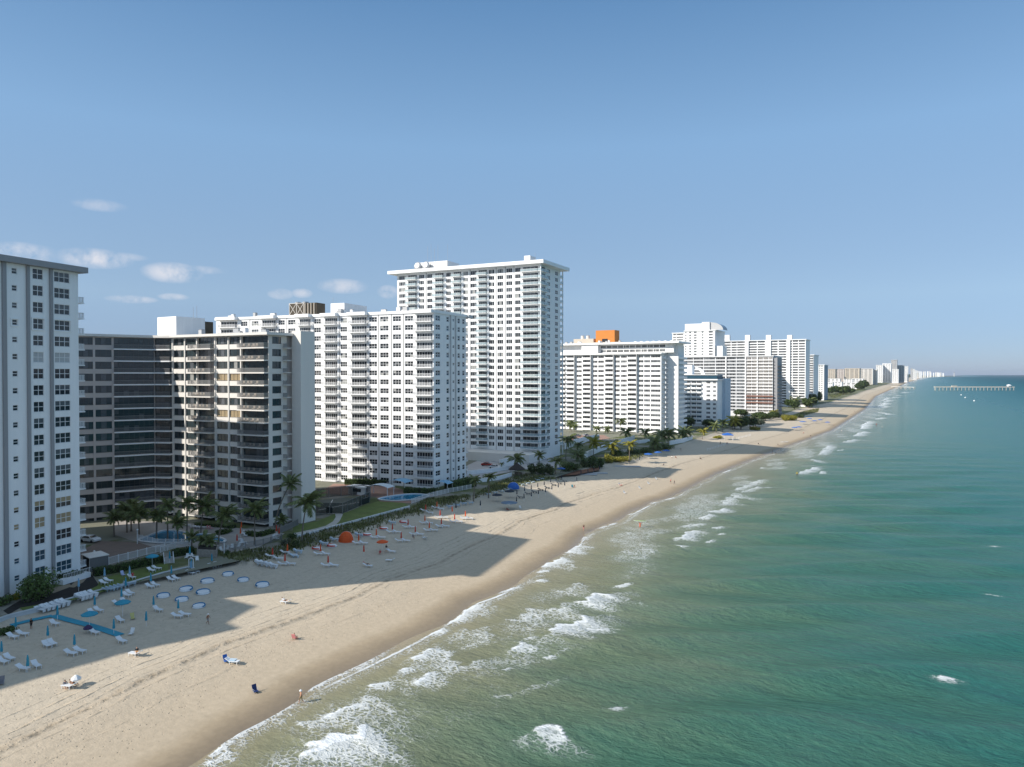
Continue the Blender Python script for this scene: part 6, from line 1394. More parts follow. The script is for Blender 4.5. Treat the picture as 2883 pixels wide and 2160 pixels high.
# ---------------------------------------------------------------- far fishing pier, sand spit and buoys
P0 = gq('f1',1285,437,0.); P1 = gq('f1',2108,438,0.); L_ = (P1-P0).length; rz = math.atan2(P1.y-P0.y, P1.x-P0.x)
t = thing('fishing_pier', 'long pale fishing pier on posts with a white shelter at its end', 'pier', P0, rz)
hp = 8.2; q = MB(); q.box(0, L_, -3, 3, hp-1.0, hp, cream); obj('deck', q, t)
q = MB(); q.box(0, L_, -3.1, -3, hp, hp+1.1, tanroof); obj('railing', q, t); q = MB(); q.box(0, L_, 3, 3.1, hp, hp+1.1, tanroof); obj('railing', q, t)
pm = (lambda q: (q.tube([(0,0,-3),(0,0,hp-1)], .55, tanroof, 6), q.mesh('pile'))[1])(MB())
for i in range(22):
    for s in (-1, 1): obj('pile', pm, t, (2+i*(L_-4)/21, s*2.2, 0))
q = MB(); q.lathe([(6,hp+3.6),(4,hp+5.2),(.1,hp+6.4)], white2, 8, (L_-12,0)); obj('shelter_roof', q, t); q = MB(); q.box(L_-15,L_-9,-2.5,2.5,hp,hp+3.6,white2); obj('shelter', q, t)
q = MB(); q.box(L_*.22,L_*.28,-2.6,2.6,hp,hp+3.2,tanroof); obj('tackle_house', q, t)
P2 = gq('f1',850,418,0.); P3 = gq('f1',1085,425,0.); L2_ = (P3-P2).length
t = thing('broken_pier', 'short pale pier stub running out from the far sand', 'pier', P2, math.atan2(P3.y-P2.y, P3.x-P2.x)); q = MB(); q.box(0, L2_, -2.5, 2.5, 4.5, 5.6, cream); obj('deck', q, t)
for i in range(6):
    for s in (-1, 1): obj('pile', pm, t, (2+i*(L2_-4)/5, s*1.8, -3))
for i, (k, x, y, lb_) in enumerate((('f1',1563,488,'white mooring buoy closest to the pier'),('f1',1605,516,'white mooring buoy, middle one of three in a row'),('f1',1697,550,'white mooring buoy farthest from the pier'))):
    P = gq(k,x,y,0.); t = thing('mooring_buoy', lb_, 'buoy', P); q = MB(); q.lathe([(.1,-.4),(1.1,.1),(1.2,.8),(.8,1.5),(.1,1.8)], frame_w, 10); obj('float', q, t); q = MB(); q.tube([(0,0,1.7),(0,0,2.6)], .1, steel, 5); obj('ring_post', q, t)
# ================================================================ THE BEACH
def up(P, dz=0.): return Vector((P.x, P.y, P.z+dz))
# ---- lounger: bed, backrest, four legs
def lounger_proto(m, simple=False):
    t = thing('sun_lounger', 'x x x x', 'sun lounger', (0,0,-50))
    def slats(n, l, w):
        q = MB()
        for i in range(n): q.box(l*i/n+.01, l*(i+1)/n-.012, -w/2, w/2, -.025, .02, m)
        q.box(0, l, -w/2-.03, -w/2, -.05, .03, m); q.box(0, l, w/2, w/2+.03, -.05, .03, m); return q
    obj('bed', slats(9, 1.3, .6), t, (0,0,.34))
    o = obj('backrest', slats(5, .72, .6), t, (0,0,.35)); o.rotation_euler = (0, math.radians(180+28), 0)
    if not simple:
        lm = cached(('leg', m.name), lambda: (lambda q: (q.box(-.03,.03,-.03,.03,-.1,.33,m), q.mesh('leg'))[1])(MB()))
        for x in (.1, 1.15):
            for y in (-.28, .28): obj('leg', lm, t, (x, y, 0))
    else:
        q = MB(); q.box(.1,.16,-.28,.28,-.1,.32,m); obj('leg', q, t); q = MB(); q.box(1.1,1.16,-.28,.28,-.1,.32,m); obj('leg', q, t)
    return t
def umbrella_closed(m, hh=2.35, name='closed_parasol'):
    t = thing(name, 'x x x x', 'parasol', (0,0,-50))
    q = MB(); q.tube([(0,0,-.4),(0,0,hh+.06)], .028, plastic, 6); obj('pole', q, t)
    q = MB(); q.lathe([(.17,hh-1.5),(.19,hh-1.3),(.13,hh-.75),(.15,hh-.6),(.07,hh-.1),(.01,hh)], m, 8, scal=lambda j, r: (.08 if j % 2 else -.02)*(1 if r > .16 else 0)); obj('canopy', q, t); return t
def umbrella_open(m, R=1.15, hh=2.25, name='open_parasol', vent=True):
    t = thing(name, 'x x x x', 'parasol', (0,0,-50))
    q = MB(); q.tube([(0,0,-.4),(0,0,hh+.42)], .03, plastic, 6); obj('pole', q, t)
    q = MB(); q.lathe([(R,hh-.16),(R,hh),(R*.6,hh+.22),(.12,hh+.40),(.01,hh+.44)], m, 8); obj('canopy', q, t)
    for i in range(8):
        a = 2*PI*i/8; q = MB(); q.tube([(.05,0,hh+.36),(R*.97,0,hh-.02)], .012, plastic, 4); obj('rib', q, t, (0,0,0), a)
    return t
def daybed(m):
    """round clamshell bed: base ring, cushion, low folded hood"""
    t = thing('clamshell_daybed', 'x x x x', 'daybed', (0,0,-50))
    q = MB(); q.lathe([(1.02,0),(1.06,.12),(1.02,.22),(.85,.22)], plastic, 18); obj('base_ring', q, t)
    q = MB(); q.lathe([(.95,.16),(.95,.36),(.85,.40),(.01,.41)], plastic_b if 0 else plastic, 18); obj('cushion', q, t)
    q = MB(); n = 14; prev = None
    for i in range(n+1):
        a = math.radians(25+310*i/n) if 0 else math.radians(-118+236*i/n)+PI
        hh = .27+.16*math.sin(PI*i/n); ca, sa = math.cos(a), math.sin(a)
        ring = [(1.04*ca,1.04*sa,.15),(1.12*ca,1.12*sa,hh*.7),(1.02*ca,1.02*sa,hh+.12),(.86*ca,.86*sa,hh),(.90*ca,.90*sa,.36)]
        if prev:
            for j in range(4): q.face([prev[j], ring[j], ring[j+1], prev[j+1]], m)
        prev = ring
    obj('hood', q, t); return t
PROTO = {}
def put(key, mk, P, rz, label, group, scale=1., cat=None):
    if key not in PROTO: PROTO[key] = mk(); o = PROTO[key]
    else: o = copy_tree(PROTO[key])
    o.location = P; o.rotation_euler = (0, 0, rz); o.scale = (scale,)*3; tag(o, label, cat, group); return o
SEAW = math.radians(8)
def lng(P, label, group, rz=None, m=plastic, simple=None):
    s = depth(P) > 175 if simple is None else simple
    return put(('l', m.name, s), lambda: lounger_proto(m, s), up(P, .08), (SEAW+random.uniform(-.25,.25)) if rz is None else rz, label, group)
def ucl(P, m, label, group, hh=2.35): return put(('uc', m.name), lambda: umbrella_closed(m, hh), P, random.random()*6, label, group)
def uop(P, m, label, group, R=1.15, hh=2.25): return put(('uo', m.name, R), lambda: umbrella_open(m, R, hh), P, random.random(), label, group)
# ---- turquoise section below the white tower
TG = 'closed turquoise parasols below the white tower'; LG = 'white loungers on the turquoise section of sand'
TL = 'closed turquoise parasol standing on the shaded sand below the white tower'; LL = 'white slatted lounger on the shaded sand of the turquoise section'
for x, y in ((1955,690),(1630,752),(1575,895),(1228,1005),(745,1135),(205,1295),(620,1412),(965,1532),(20,1625),(360,1815),(1990,1003),(1895,1212),(1475,1318)): ucl(tq('q1',x,y), turq, TL, TG)
for x, y in ((897,378),(660,445),(425,530),(505,945)): ucl(tq('q2',x,y), turq, TL, TG)
ucl(tq('q1',1355,622), turq_l, 'closed pale blue parasol between two loungers on the grass strip', TG); ucl(tq('q1',1680,600), turq_l, 'closed pale blue parasol beside the person in red on the grass strip', TG); ucl(tq('q1',1020,765), turq_l, 'closed pale blue parasol alone on the dark planting bed', TG)
ucl(tq('q2',640,292), turq, 'closed turquoise parasol behind the beach shower', TG); ucl(tq('q2',405,352), turq, 'closed turquoise parasol at the foot of the beach stairs', TG)
uop(tq('q1',1973,455), turq, 'open turquoise parasol over loungers on the grass strip', 'open turquoise parasols'); uop(tq('q1',1590,1085), turq, 'open turquoise parasol beside a yellow chair on the sand', 'open turquoise parasols'); uop(tq('q1',1160,1245), turq, 'open turquoise parasol at the bend of the turquoise mat', 'open turquoise parasols')
uop(tq('q1',745,545), turq, 'open turquoise parasol on the porch of the white tower', 'open turquoise parasols', 1.0, 2.6)
for x, y in ((1925,715),(1995,693),(1670,797),(1625,827),(1505,938),(1600,908),(1180,1053),(1260,1023),(690,1195),(140,1368),(265,1333),(590,1475),(660,1452),(890,1585),(1010,1552),(100,1645),(2030,1015),(1540,1150),(10,1690)): lng(tq('q1',x,y), LL, LG)
for x, y in ((270,402),(455,357)): lng(tq('q8',x,y), LL, LG)
for x, y in ((885,407),(950,388),(630,485),(695,463),(405,563),(465,548),(470,992),(560,972)): lng(tq('q2',x,y), LL, LG)
for x, y, lb_ in ((1325,668,'white lounger on the grass strip left of the pale blue parasol'),(1385,640,'white lounger on the grass strip touching the pale blue parasol'),(1690,592,'white lounger under the person in red'),(1945,505,'white lounger under the open parasol on the grass strip'),(2010,480,'second white lounger under the open parasol on the grass strip')): lng(tq('q1',x,y), lb_, LG)
# stacked loungers at the seawall
def stack(P, rz, n, label, m=plastic):
    """loungers piled upside down: a lounger each"""
    for i in range(n):
        o = put(('lf', m.name), lambda: lounger_proto(m, True), up(P, .1+.16*i), rz, label, 'stacked loungers'); o.location.x += .1*i
for x, y, n in ((1375,772,2),(1420,758,2),(1470,745,2),(1520,732,2),(1570,720,2),(1650,700,3)): stack(tq('q1',x,y), 1.3, n, 'white lounger stored in the row of stacks against the seawall', plastic_b)
for x, y, n in ((1010,870,3),(1060,855,3),(1110,842,3),(1180,825,3)): stack(tq('q1',x,y), .2, n, 'white lounger in the tall pile against the seawall')
for x, y, n in ((500,1020,1),(560,1005,2),(620,990,2),(690,970,2),(750,955,3),(810,940,3)): stack(tq('q1',x,y), .3, n, 'white lounger in the long low pile near the turquoise mat')
for x, y, n in ((1430,375,3),(1480,385,3),(1540,400,3),(1590,410,3)): stack(tq('q2',x,y), .2, n, 'white lounger in the pile beside the first orange parasols')
for x, y in ((1085,495),(845,578),(1262,562),(1485,622),(595,672),(795,708),(330,748),(545,792),(745,868)):
    put('daybed', lambda: daybed(turq_d), tq('q2',x,y), math.radians(-40+random.uniform(-25,25)), 'round white daybed with a folded blue clamshell hood on the sand', 'blue clamshell daybeds', random.uniform(.92,1.12))
# turquoise mat
MP = [tq('q1',*p) for p in ((140,1205),(400,1140),(680,1080),(900,1140),(1160,1205),(1350,1265),(1560,1335))]
t = thing('beach_mat', 'long bent turquoise walkway mat laid over the sand', 'mat', MP[0]); 
for i in range(len(MP)-1):
    n = 6
    a, c = MP[i], MP[i+1]; e = (c-a); e.z = 0; e.normalize(); w = Vector((-e.y, e.x, 0))*.65; q = MB(); prev = None
    for j in range(n+1):
        p = a+(c-a)*(j/n); l_, r_ = p-w, p+w; zz = float(max(h(np.float64(v.x), np.float64(v.y)) for v in (l_, r_, p)))+.10
        cur = [(v.x-MP[0].x, v.y-MP[0].y, zz-MP[0].z+.001*i) for v in (l_, r_)]
        if prev: q.face([prev[0], cur[0], cur[1], prev[1]], turq)
        prev = cur
    obj('mat_length', q, t)
# ---- orange section
OG = 'closed orange parasols below the bronze condominium'; OL = 'closed orange parasol between two white loungers on the shaded sand'; OLL = 'white lounger under a closed orange parasol'
OU = [('q3',1675,550),('q3',1815,510),('q3',1665,690),('q3',1855,622),('q3',2170,632),('q3',2035,672),('q3',1870,732),('q3',1720,782),('q3',1455,742),('q3',1545,832),('q3',1260,802),('q3',1060,872),('q3',1370,912),('q3',840,942),('q3',365,1078),('q3',460,1222),('q2',1605,305),('q2',1778,262),('q2',1750,382)]
for k, x, y in OU:
    P = tq(k,x,y); ucl(P, redor if (x+y) % 3 else orange, OL, OG)
    for dx, dy in ((-.75,-.5),(.45,.55)): Q = Vector((P.x+dx+.1, P.y+dy, 0)); Q.z = float(h(np.float64(Q.x), np.float64(Q.y))); lng(Q, OLL, 'white loungers of the orange section', math.radians(25)+random.uniform(-.2,.2))
ucl(tq('q3',905,1085), redor, 'closed red orange parasol standing alone on the shaded sand', OG); ucl(tq('q3',2005,572), orange, 'closed orange and white parasol on the sunlit sand patch', OG)
for x, y in ((1400,672),(1155,752),(945,830),(510,968),(320,1002)):
    put('daybed_o', lambda: daybed(redor), tq('q3',x,y), math.radians(60+random.uniform(-20,20)), 'white daybed with a folded red orange hood at the dune edge', 'orange clamshell daybeds', 1.0)
uop(tq('q3',1135,1035), orange, 'open orange parasol shading two people', 'open orange parasols', 1.25, 2.2)
lng(tq('q3',1230,1045), 'white lounger beside the open orange parasol', 'white loungers of the orange section'); lng(tq('q3',1670,885), 'white chair lounger alone right of the orange parasols', 'white loungers of the orange section', 2.6); lng(tq('q3',1250,1160), 'white lounger with raised back at the shadow edge', 'white loungers of the orange section', math.radians(200)); lng(tq('q3',935,1225), 'white lounger under the sunbather with a pink hat', 'white loungers of the orange section', .3)
for x, y, n in ((1240,690,2),(820,850,3),(385,950,2),(515,900,2),(60,1050,2),(20,1105,1)): stack(tq('q3',x,y), .4, n, 'pale lounger stored at the dune edge of the orange section', plastic_b)
def dome_tent(P, R, hh, m, label, rz=0.):
    t = thing('beach_tent', label, 'tent', P, rz); q = MB(); n = 14; m_ = 7
    V = [[(R*math.cos(2*PI*i/n)*math.cos(PI/2*j/m_), R*.85*math.sin(2*PI*i/n)*math.cos(PI/2*j/m_), hh*math.sin(PI/2*j/m_)**.9) for i in range(n)] for j in range(m_+1)]
    for j in range(m_):
        for i in range(n):
            if i in (0,1) and j < 4: continue
            q.face([V[j][i], V[j][(i+1)%n], V[j+1][(i+1)%n], V[j+1][i]], m)
    obj('shell', q, t); q = MB()
    for i in (0, 2, 7): q.tube([V[j][i] for j in range(m_+1)], .03, plastic, 4)
    obj('poles', q, t); return t
dome_tent(tq('q3',685,905), 1.75, 2.3, orange, 'rounded orange storage tent at the dune edge', .4)
dome_tent(tq('q6',810,1350), 2.0, 2.1, bluec, 'rounded blue beach tent beside the lounger row', .3)
# ---- navy section
NG = 'closed navy parasols below the tallest tower'; NL = 'closed navy parasol on the sand below the long white block'
NU = [('q4',245,895),('q4',240,985),('q4',340,850),('q4',333,945),('q4',423,830),('q4',425,920),('q4',505,800),('q4',513,890),('q4',585,775),('q4',600,865),('q4',665,740),('q4',680,830),('q4',733,720),('q4',760,805),('q4',800,692),('q4',840,780),('q4',990,722),('q6',425,1592),('q6',140,1622)]
for i, (k, x, y) in enumerate(NU):
    P = tq(k,x,y); ucl(P, navy, NL, NG, 2.6)
    if i % 2 == 0 and i < 16: lng(P+Vector((.6,.2,0)), 'dark lounger beside a closed navy parasol', 'dark loungers of the navy section', None, mat('dark_sling', (.06,.07,.08), .7), True)
for x, y in ((1043,632),(1130,612),(1203,592),(1273,572),(1640,485),(1770,452)): ucl(tq('q4',x,y), navy, 'closed navy parasol on the pale rental deck', NG, 2.6)
for x, y in ((765,1455),(620,1500)): uop(tq('q6',x,y), navy, 'open flat navy parasol among the closed ones', 'open navy parasols', 1.6, 2.0)
uop(tq('q6',760,1590), mat('slate_blue_canvas', (.12,.18,.25), .7), 'large open slate blue parasol over the orange towel', 'open navy parasols', 2.4, 1.9)
for x, y in ((500,1425),(580,1408),(660,1393),(720,1374),(760,1362),(900,1313),(960,1298),(1020,1283),(1080,1260),(1130,1245)): lng(tq('q6',x,y), 'blue and white lounger in the row along the dune grass', 'loungers rowed along the dune', 1.1, plastic_b, True)
for x, y, n in ((50,1580,3),(130,1564,3),(210,1545,3),(290,1532,2)): stack(tq('q6',x,y), .9, n, 'pale blue lounger in the long pile below the white fence', plastic_b)
for x, y, l_ in ((1000,600,16),(1180,585,13),(1560,500,16)):
    P = tq('q4',x,y); t = thing('rental_deck', 'pale plank deck laid on the shaded sand under navy parasols' if x < 1500 else 'pale plank deck beside the lone orange tinged palm', 'deck', up(P,.12), math.radians(24), 'pale rental decks')
    for i in range(l_*2):
        obj('plank', cached(('plank',), lambda: (lambda q: (q.box(0,.46,-1.6,1.6,-.12,.03,mat('pale_plank', (.42,.43,.44), .8)), q.mesh('plank'))[1])(MB())), t, (i*.48-l_*.5, 0, .002*(i%3)))
uop(tq('q4',795,600), bluec, 'open blue parasol on the red mulch', 'open blue parasols', 1.6, 2.2)
# ---- far beach: tents, parasols, posts
def gazebo(P, w, hh, m, label, rz=0):
    t = thing('beach_gazebo', label, 'tent', P, rz)
    for a in (-1,1):
        for c in (-1,1): q = MB(); q.tube([(0,0,-.2),(0,0,hh)], .06, plastic, 5); obj('leg', q, t, (a*w/2, c*w/2, 0))
    q = MB(); v = [(-w/2-.2,-w/2-.2,hh-.3),(w/2+.2,-w/2-.2,hh-.3),(w/2+.2,w/2+.2,hh-.3),(-w/2-.2,w/2+.2,hh-.3)]; v2 = [(x,y,hh+.1) for x,y,z in v]
    for i in range(4): q.face([v[i],v[(i+1)%4],v2[(i+1)%4],v2[i]], m); q.face([v2[i],v2[(i+1)%4],(0,0,hh+1.2)], m)
    obj('roof', q, t)
gazebo(tq('q5',785,438), 5.0, 3.0, bluec, 'blue square beach gazebo behind the post line', .5)
for (a, c) in (((605,535),(785,482)),((830,442),(990,402))):
    A_, C_ = tq('q5',*a), tq('q5',*c); n = 14
    t = thing('post_line', 'line of short white posts linked by rope in front of the blue gazebo' if a[0] < 700 else 'second line of short white posts past the blue gazebo', 'fence', A_)
    for i in range(n):
        p = A_+(C_-A_)*(i/(n-1)); p.z = float(h(np.float64(p.x), np.float64(p.y))); obj('post', cached(('wpost',), lambda: (lambda q: (q.tube([(0,0,-.2),(0,0,1.25)], .09, frame_w, 5), q.mesh('post'))[1])(MB())), t, p-A_)
    q = MB(); q.tube([(0,0,.95), tuple(C_-A_+Vector((0,0,.95)))], .03, frame_w, 4); obj('rope', q, t)
for k, x, y, R, lb_ in (('q5',80,605,2.0,'open blue parasol left of the small group near the dune'),('q5',165,588,1.8,'open blue parasol beside two sunbathers near the dune'),('q5',240,572,1.8,'open pale blue parasol nearest the white chairs'),('q5',1455,300,2.6,'big open blue parasol in the far beach group'),('q5',1515,272,2.0,'open blue parasol behind the big far one'),('q5',1560,292,2.0,'open blue parasol at the right of the far group'),('q5',1610,282,2.0,'last open blue parasol of the far group'),('q5',1380,355,2.0,'open parasol in the lower far group'),('q5',1420,350,2.0,'second open parasol in the lower far group'),('q5',1675,305,2.0,'single open turquoise parasol near the far waterline')):
    uop(tq(k,x,y), turq if '1675' in lb_ else bluec, lb_, 'open blue parasols', R, 2.1)
P = tq('q5',1460,235); t = thing('beach_mat', 'straight turquoise mat by the far dune shrubs', 'mat', up(P,.1), math.radians(70)); q = MB(); q.box(-14,14,-1.5,1.5,-.03,.03,turq); obj('mat_length', q, t); q = MB(); q.box(14.05,15,-1.5,1.5,-.03,.03,turq_l); obj('mat_end', q, t)
# ---- people
def body_mesh(pose, top, bot, sk):
    out = SHAPES[pose].copy()
    for m in (sk, top or sk, bot, hairm): out.materials.append(m)
    return out
def person(P, pose, rz, top, bot, label, sk=skin, hat=None, sc=.95, dz=0.):
    me = cached(('pers', pose, top and top.name, bot.name, sk.name), lambda: body_mesh(pose, top, bot, sk)); o = thing('person', label, 'person', up(P, dz), rz); o.scale = (sc,)*3
    obj('body', me, o)
    if hat:
        c = POSES[pose]['crown']; q = MB(); q.lathe([(.19,-.06),(.17,-.04),(.11,-.02),(.10,.07),(.01,.10)], hat, 10, (c[0], c[1])); obj('hat', q, o, (0,0,c[2]+.0))
    return o
whitec = mat('white_cloth', (.75,.75,.74), .8); redc = mat('red_cloth', (.45,.04,.05), .8); pinkc = mat('pink_cloth', (.65,.25,.25), .8); greyc = mat('grey_cloth', (.18,.18,.2), .8); tealc = mat('teal_cloth', (.03,.2,.25), .8)
person(tq('q7',1690,915), 'walk', math.radians(-20), None, mat('khaki_trunks', (.16,.13,.07), .8), 'person in dark khaki trunks and white cap wading at the water edge', hat=whitec, sc=1.0, dz=.0)
person(tq('q1',405,1245), 'stand', .4, blackc, blackc, 'person dressed all in black standing by the turquoise mat', skin2)
person(tq('q1',1720,590), 'sit', 1.2, redc, redc, 'person in red sitting on a lounger on the grass strip')
lng(tq('q1',1780,1600), 'white lounger with a raised back under the sunbather at the shadow tip', LG, math.radians(195)); person(tq('q1',1775,1585), 'recline', math.radians(60), blackc, mat('tan_towel', (.5,.28,.1), .8), 'sunbather in black top on a lounger at the shadow edge')
person(tq('q2',850,1065), 'walk', math.radians(110), None, greyc, 'person in grey shorts and white cap walking on the shaded sand', hat=whitec, sk=skin2)
lng(tq('q2',1775,832), 'white folding lounger under the reader in the sun', LG, math.radians(190)); person(tq('q2',1745,822), 'recline', math.radians(95), whitec, blackc, 'reclining person in white shirt and black shorts on the sunlit sand')
def beach_chair(P, rz, m, label, fm=steel, group='folding beach chairs'):
    t = thing('beach_chair', label, 'chair', P, rz, group)
    q = MB(); q.box(-.28,.28,-.3,.25,.2,.24,m); obj('seat', q, t); q = MB(); q.box(-.28,.28,0,.05,0,.75,m); o = obj('backrest', q, t, (0,.26,.22)); o.rotation_euler = (math.radians(-22),0,0)
    for s in (-1, 1):
        q = MB(); q.tube([(s*.3,-.3,0),(s*.3,.3,.45)], .02, fm, 5); q.tube([(s*.3,.3,0),(s*.3,-.28,.45),(s*.3,.3,.5)], .02, fm, 5); obj('side_frame', q, t)
    return t
beach_chair(tq('q2',1865,1240), math.radians(200), pinkc, 'pink folding chair facing the sea on the sunlit sand', wood); person(tq('q2',1868,1238), 'sit', math.radians(110), None, pinkc, 'person in pink swimwear seated on the sunlit sand', sc=.85, dz=-.15)
lng(tq('q2',1110,1525), 'white lounger draped with a blue towel on the open sand', 'loungers in the open sun', math.radians(20)); beach_chair(tq('q2',1062,1512), math.radians(70), bluec, 'blue folding chair beside the towel draped lounger'); P = tq('q2',1120,1520); t = thing('beach_towel', 'pale blue towel spread over the lone lounger', 'towel', up(P,.50), .35); q = MB(); q.box(-.2,.75,-.36,.36,0,.02,plastic_b); obj('cloth', q, t); q = MB(); q.box(-.2,.75,-.375,-.36,-.25,.0,turq_l); obj('hem', q, t)
beach_chair(tq('q7',1160,790), math.radians(75), mat('navy_sling', (.02,.04,.14), .7), 'empty navy folding chair near the wet sand')
# couple on towels
lng(tq('q8',930,640), 'white lounger under the sunbathing couple', 'loungers in the open sun', math.radians(200)); person(tq('q8',950,625), 'recline', math.radians(100), None, blackc, 'sunbather in black trunks on the lounger of the couple', skin2); person(tq('q8',850,625), 'sit', math.radians(80), greyc, redc, 'seated person in grey shirt and red shorts beside the couple lounger', dz=-.25)
uop(tq('q8',985,600), whitec, 'low open white sunshade over the couple', 'low sunshades', .6, .9)
beach_chair(tq('q8',15,590), 1.0, greyc, 'grey folding chair at the left edge of the shade'); beach_chair(tq('q1',1720,1125), 1.2, yelleaf and mat('yellow_sling', (.55,.5,.2), .7), 'yellow folding chair beside an open turquoise parasol'); beach_chair(tq('q1',1695,1325), .5, whitec, 'white folding chair beside scattered bags'); beach_chair(tq('q1',1600,560), 1.6, mat('blue_white_sling', (.45,.5,.7), .7), 'blue and white folding chair on the grass strip')
lng(tq('q1',1555,1420), 'white lounger loaded with bags near the mat end', LG); lng(tq('q1',1200,1310), 'white lounger shaded by a folded purple sunshade', LG); uop(tq('q1',1140,1300), mat('purple_cloth', (.05,.03,.09), .8), 'low dark purple sunshade leaning over a lounger', 'low sunshades', .62, .8)
person(tq('q3',935,1218), 'recline', math.radians(110), None, blackc, 'sunbather with a pink hat on a lounger at the shade edge', hat=pinkc); person(tq('q3',1105,1065), 'sit', .5, redc, redc, 'person in dark red seated under the open orange parasol', dz=-.2); person(tq('q3',1185,1035), 'stand', .5, blackc, whitec, 'person in black top and white shorts beside the open orange parasol'); person(tq('q3',1520,875), 'sit', 1.2, greyc, blackc, 'person in dark clothes seated by an orange parasol')
person(tq('q4',130,1045), 'recline', 1.2, redc, redc, 'sunbather lying on an orange towel under the slate blue parasol', dz=-.38); beach_chair(tq('q4',290,1030), 1., whitec, 'white folding chair beside the slate blue parasol'); 
beach_chair(tq('q4',935,765), .6, tealc, 'tall teal beach chair by the navy parasols'); person(tq('q4',960,760), 'sit', 1., None, pinkc, 'sunbather in pink beside the teal chair', dz=-.3)
for x, y, lb_ in ((1530,740,'white chair beside the red sunbather on the open sand'),(1590,840,'white chair with dark bag on the open sand'),(1780,780,'white chair with dark cushion on the open sand'),(1890,725,'white chair halfway to the walking pair'),(1985,665,'white chair at the edge of the big shadow')): beach_chair(tq('q4',x,y), 1.3, whitec, lb_)
person(tq('q4',1535,742), 'recline', 1.5, redc, redc, 'sunbather in red on the open sand', dz=-.3); person(tq('q4',2160,712), 'walk', 2.6, redc, blackc, 'person in red top walking at the wet sand'); person(tq('q4',2205,730), 'walk', 2.6, blackc, greyc, 'person in black walking beside the one in red', skin2)
person(tq('q4',1077,1300), 'walk', .6, blackc, None or pinkc, 'person in black top walking along the waterline')
# paddler with a board overhead
P = gq('q4',1778,1280,-.25); person(P, 'carry', .4, orange, orange, 'person in orange wading with a green surfboard overhead', sc=1.05)
q = MB(); pr = [(-1.7,.02),(-1.5,.2),(-.9,.33),(0,.38),(.9,.33),(1.45,.18),(1.7,.02)]
lime = mat('lime_green_board', (.35,.55,.08), .35)
q.face([(x,-w,.05+.05*x*x/2.9) for x, w in pr]+[(x,w,.05+.05*x*x/2.9) for x, w in pr[::-1]], lime); q.face([(x,-w,-.03+.05*x*x/2.9) for x, w in pr][::-1]+[(x,w,-.03+.05*x*x/2.9) for x, w in pr][::1][::-1][::-1] if 0 else [(x,w,-.03+.05*x*x/2.9) for x, w in pr]+[(x,-w,-.03+.05*x*x/2.9) for x, w in pr[::-1]], lime)
for s in (-1, 1):
    for i in range(len(pr)-1): (xa, wa), (xb, wb) = pr[i], pr[i+1]; q.face([(xa,s*wa,-.03+.05*xa*xa/2.9),(xb,s*wb,-.03+.05*xb*xb/2.9),(xb,s*wb,.05+.05*xb*xb/2.9),(xa,s*wa,.05+.05*xa*xa/2.9)], frame_w)
t = thing('surfboard', 'lime green surfboard carried over the head of the wader', 'surfboard', up(P, 1.95*1.05), math.radians(30)); t.rotation_euler = (0, math.radians(4), math.radians(33)); obj('deck', q, t); q = MB(); q.face([(-1.5,0,.1),(-1.25,0,.1),(-1.5,0,-.15)], lime); obj('fin', q, t)
# far figures
for i, (k, x, y, pose, top, lb_) in enumerate((('q5',290,600,'sit',whitec,'seated person in white near the blue parasols'),('q5',325,602,'sit',redc,'seated person in red near the blue parasols'),('q5',545,612,'sit',blackc,'seated person in black in the lit sand before the post line'),('q5',215,668,'sit',greyc,'seated person in grey at the shadow edge'),('q5',1185,560,'stand',blackc,'person in black at the tip of the long shadow'),('q5',1215,562,'stand',whitec,'person in white at the tip of the long shadow'),('q5',1235,488,'sit',blackc,'seated person in black right of the white board'),('q5',1060,480,'sit',blackc,'seated person in black left of the white board'),('q5',1525,418,'walk',blackc,'walker in black near the far waterline'),('q5',1460,382,'sit',redc,'seated person in red below the far parasols'),('q5',1730,320,'walk',blackc,'walker in black by the single turquoise parasol'),('q5',370,540,'stand',blackc,'person in black standing beside the dark palms'),('q5',780,485,'stand',redc,'person in red standing at the blue gazebo'),('q5',720,480,'stand',tealc,'person in teal standing at the post line'),('q5',1915,195,'walk',blackc,'far walker in black on the bright sand'))):
    person(tq(k,x,y), pose, i*1.3, top, blackc if top is not blackc else greyc, lb_, sc=1.05, dz=-.2 if pose == 'sit' else 0)
P = gq('q5',1403,768,-.5); person(P, 'stand', .5, mat('yellow_shirt', (.55,.45,.05), .8), blackc, 'person in a yellow shirt standing in the breaking waves', sc=1.3)
for i, (k, x, y, lb_) in enumerate((('q5',2110,315,'swimmer with a red cap beyond the surf'),('q5',2160,340,'swimmer with pale cap beyond the surf'),('q5',1800,372,'bather in the shallows below the far parasols'))): person(gq(k,x,y,-.9), 'stand', i, redc if i == 0 else whitec, blackc, lb_, sc=1.2)
P = tq('q5',1290,458); t = thing('paddle_board', 'white paddle board lying on the far sand', 'board', up(P,.12), math.radians(40)); q = MB(); q.lathe([(.02,-.08),(.9,-.06),(1,.0),(.9,.06),(.02,.08)], frame_w, 16, sx=2.6, sy=.7); obj('deck', q, t); q = MB(); q.box(-.6,.6,-.3,.3,.085,.1,greyc); obj('grip_pad', q, t)
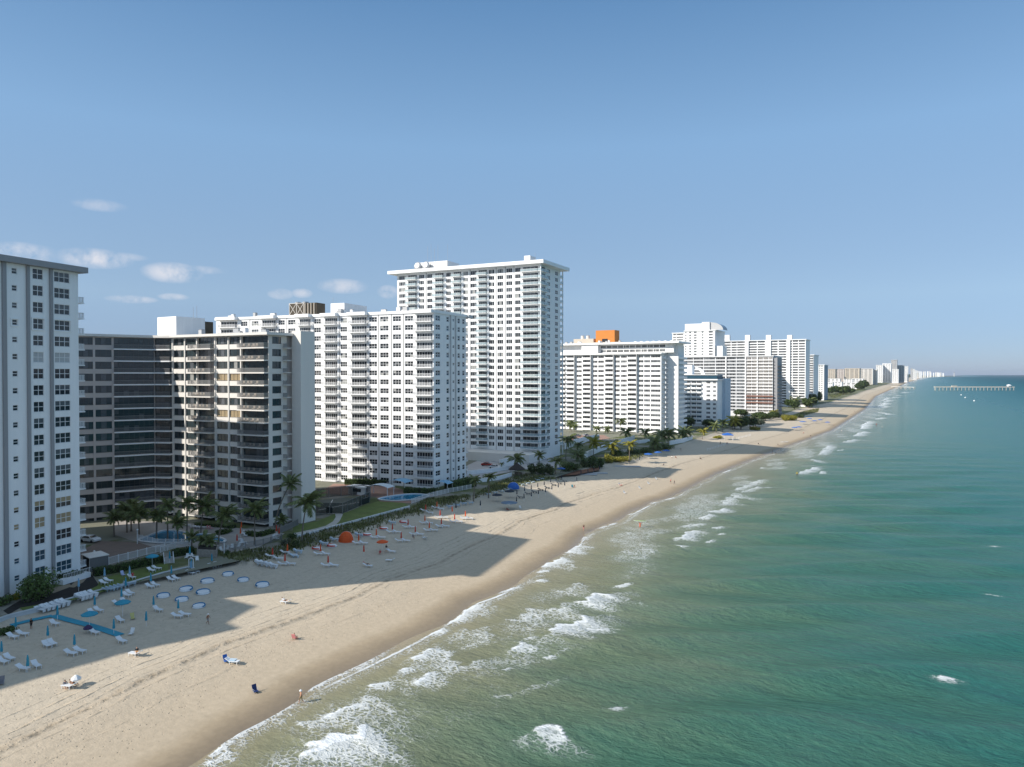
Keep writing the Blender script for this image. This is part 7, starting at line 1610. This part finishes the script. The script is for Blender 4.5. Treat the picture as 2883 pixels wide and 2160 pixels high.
# pool side furniture
for x, y in ((420,1090),(480,1105),(515,1110),(547,1113),(582,1115),(630,1115)): lng(gq('b2',x,y,3.05), 'white lounger in the row behind the kidney shaped pool', 'loungers by the kidney shaped pool', 1.2)
for x, y in ((1075,1140),(1065,1215)): ucl(gq('b2',x,y,3.05), orange, 'closed orange parasol at a white table on the pool terrace', 'closed orange parasols on the pool terrace')
for x, y in ((1485,1185),(1515,1215),(1025,1300)): ucl(gq('b2',x,y,3.05), redor, 'closed red orange parasol at the terrace fence', 'closed orange parasols on the pool terrace')
def patio_table(P, label):
    t = thing('patio_table', label, 'table', P, random.random(), 'round patio tables'); q = MB(); q.lathe([(.01,.70),(.55,.70),(.55,.74),(.01,.745)], plastic, 12); obj('table_top', q, t); q = MB(); q.tube([(0,0,0),(0,0,.70)], .05, plastic, 6); obj('pedestal', q, t)
    q = MB(); q.lathe([(.3,0),(.3,.04),(.01,.05)], plastic, 10); obj('foot', q, t)
for x, y in ((1105,1195),(1060,1270),(1480,1215),(1110,1310)): patio_table(gq('b2',x,y,3.06), 'round white table on the pool terrace')
for x, y, a in ((1080,1180,0),(1130,1205,2),(1085,1290,1),(1135,1300,2.5),(1040,1330,.4),(965,1345,.8),(850,1375,1.6),(905,1360,.3),(1455,1235,1),(1500,1240,2)): beach_chair(gq('b2',x,y,3.06), a, whitec, 'white chair on the pool terrace', plastic, 'white chairs on the pool terrace')
for x, y in ((700,1118),(730,1120)): beach_chair(gq('b2',x,y,3.06), 2, pinkc, 'salmon pink chair behind the kidney shaped pool', plastic, 'pink chairs behind the pool')
for x, y, a in ((600,300,.5),(690,290,2.),(725,330,1.)): beach_chair(gq('q2',x,y,3.0), a, whitec, 'white chair at the table behind the beach shower', plastic, 'white chairs behind the beach shower')
patio_table(gq('q2',650,305,3.0), 'white table behind the beach shower')
# ---------------------------------------------------------------- sea air
def haze():
    m = bpy.data.materials.new('sea_haze'); m.use_nodes = True; nt = m.node_tree; nt.nodes.clear()
    v = N(nt, 'ShaderNodeVolumePrincipled'); v.inputs['Color'].default_value = (.80,.88,1,1); v.inputs['Density'].default_value = HAZE; v.inputs['Anisotropy'].default_value = .2
    o = N(nt, 'ShaderNodeOutputMaterial'); nt.links.new(v.outputs[0], o.inputs['Volume'])
    b = MB(); b.box(-8000, 40000, -2500, 36000, -4, 135, m); ob = obj('haze', b); tag(ob, 'thin pale sea haze over the whole coast', 'haze', kind='stuff')
HAZE = 3.0e-5
haze()
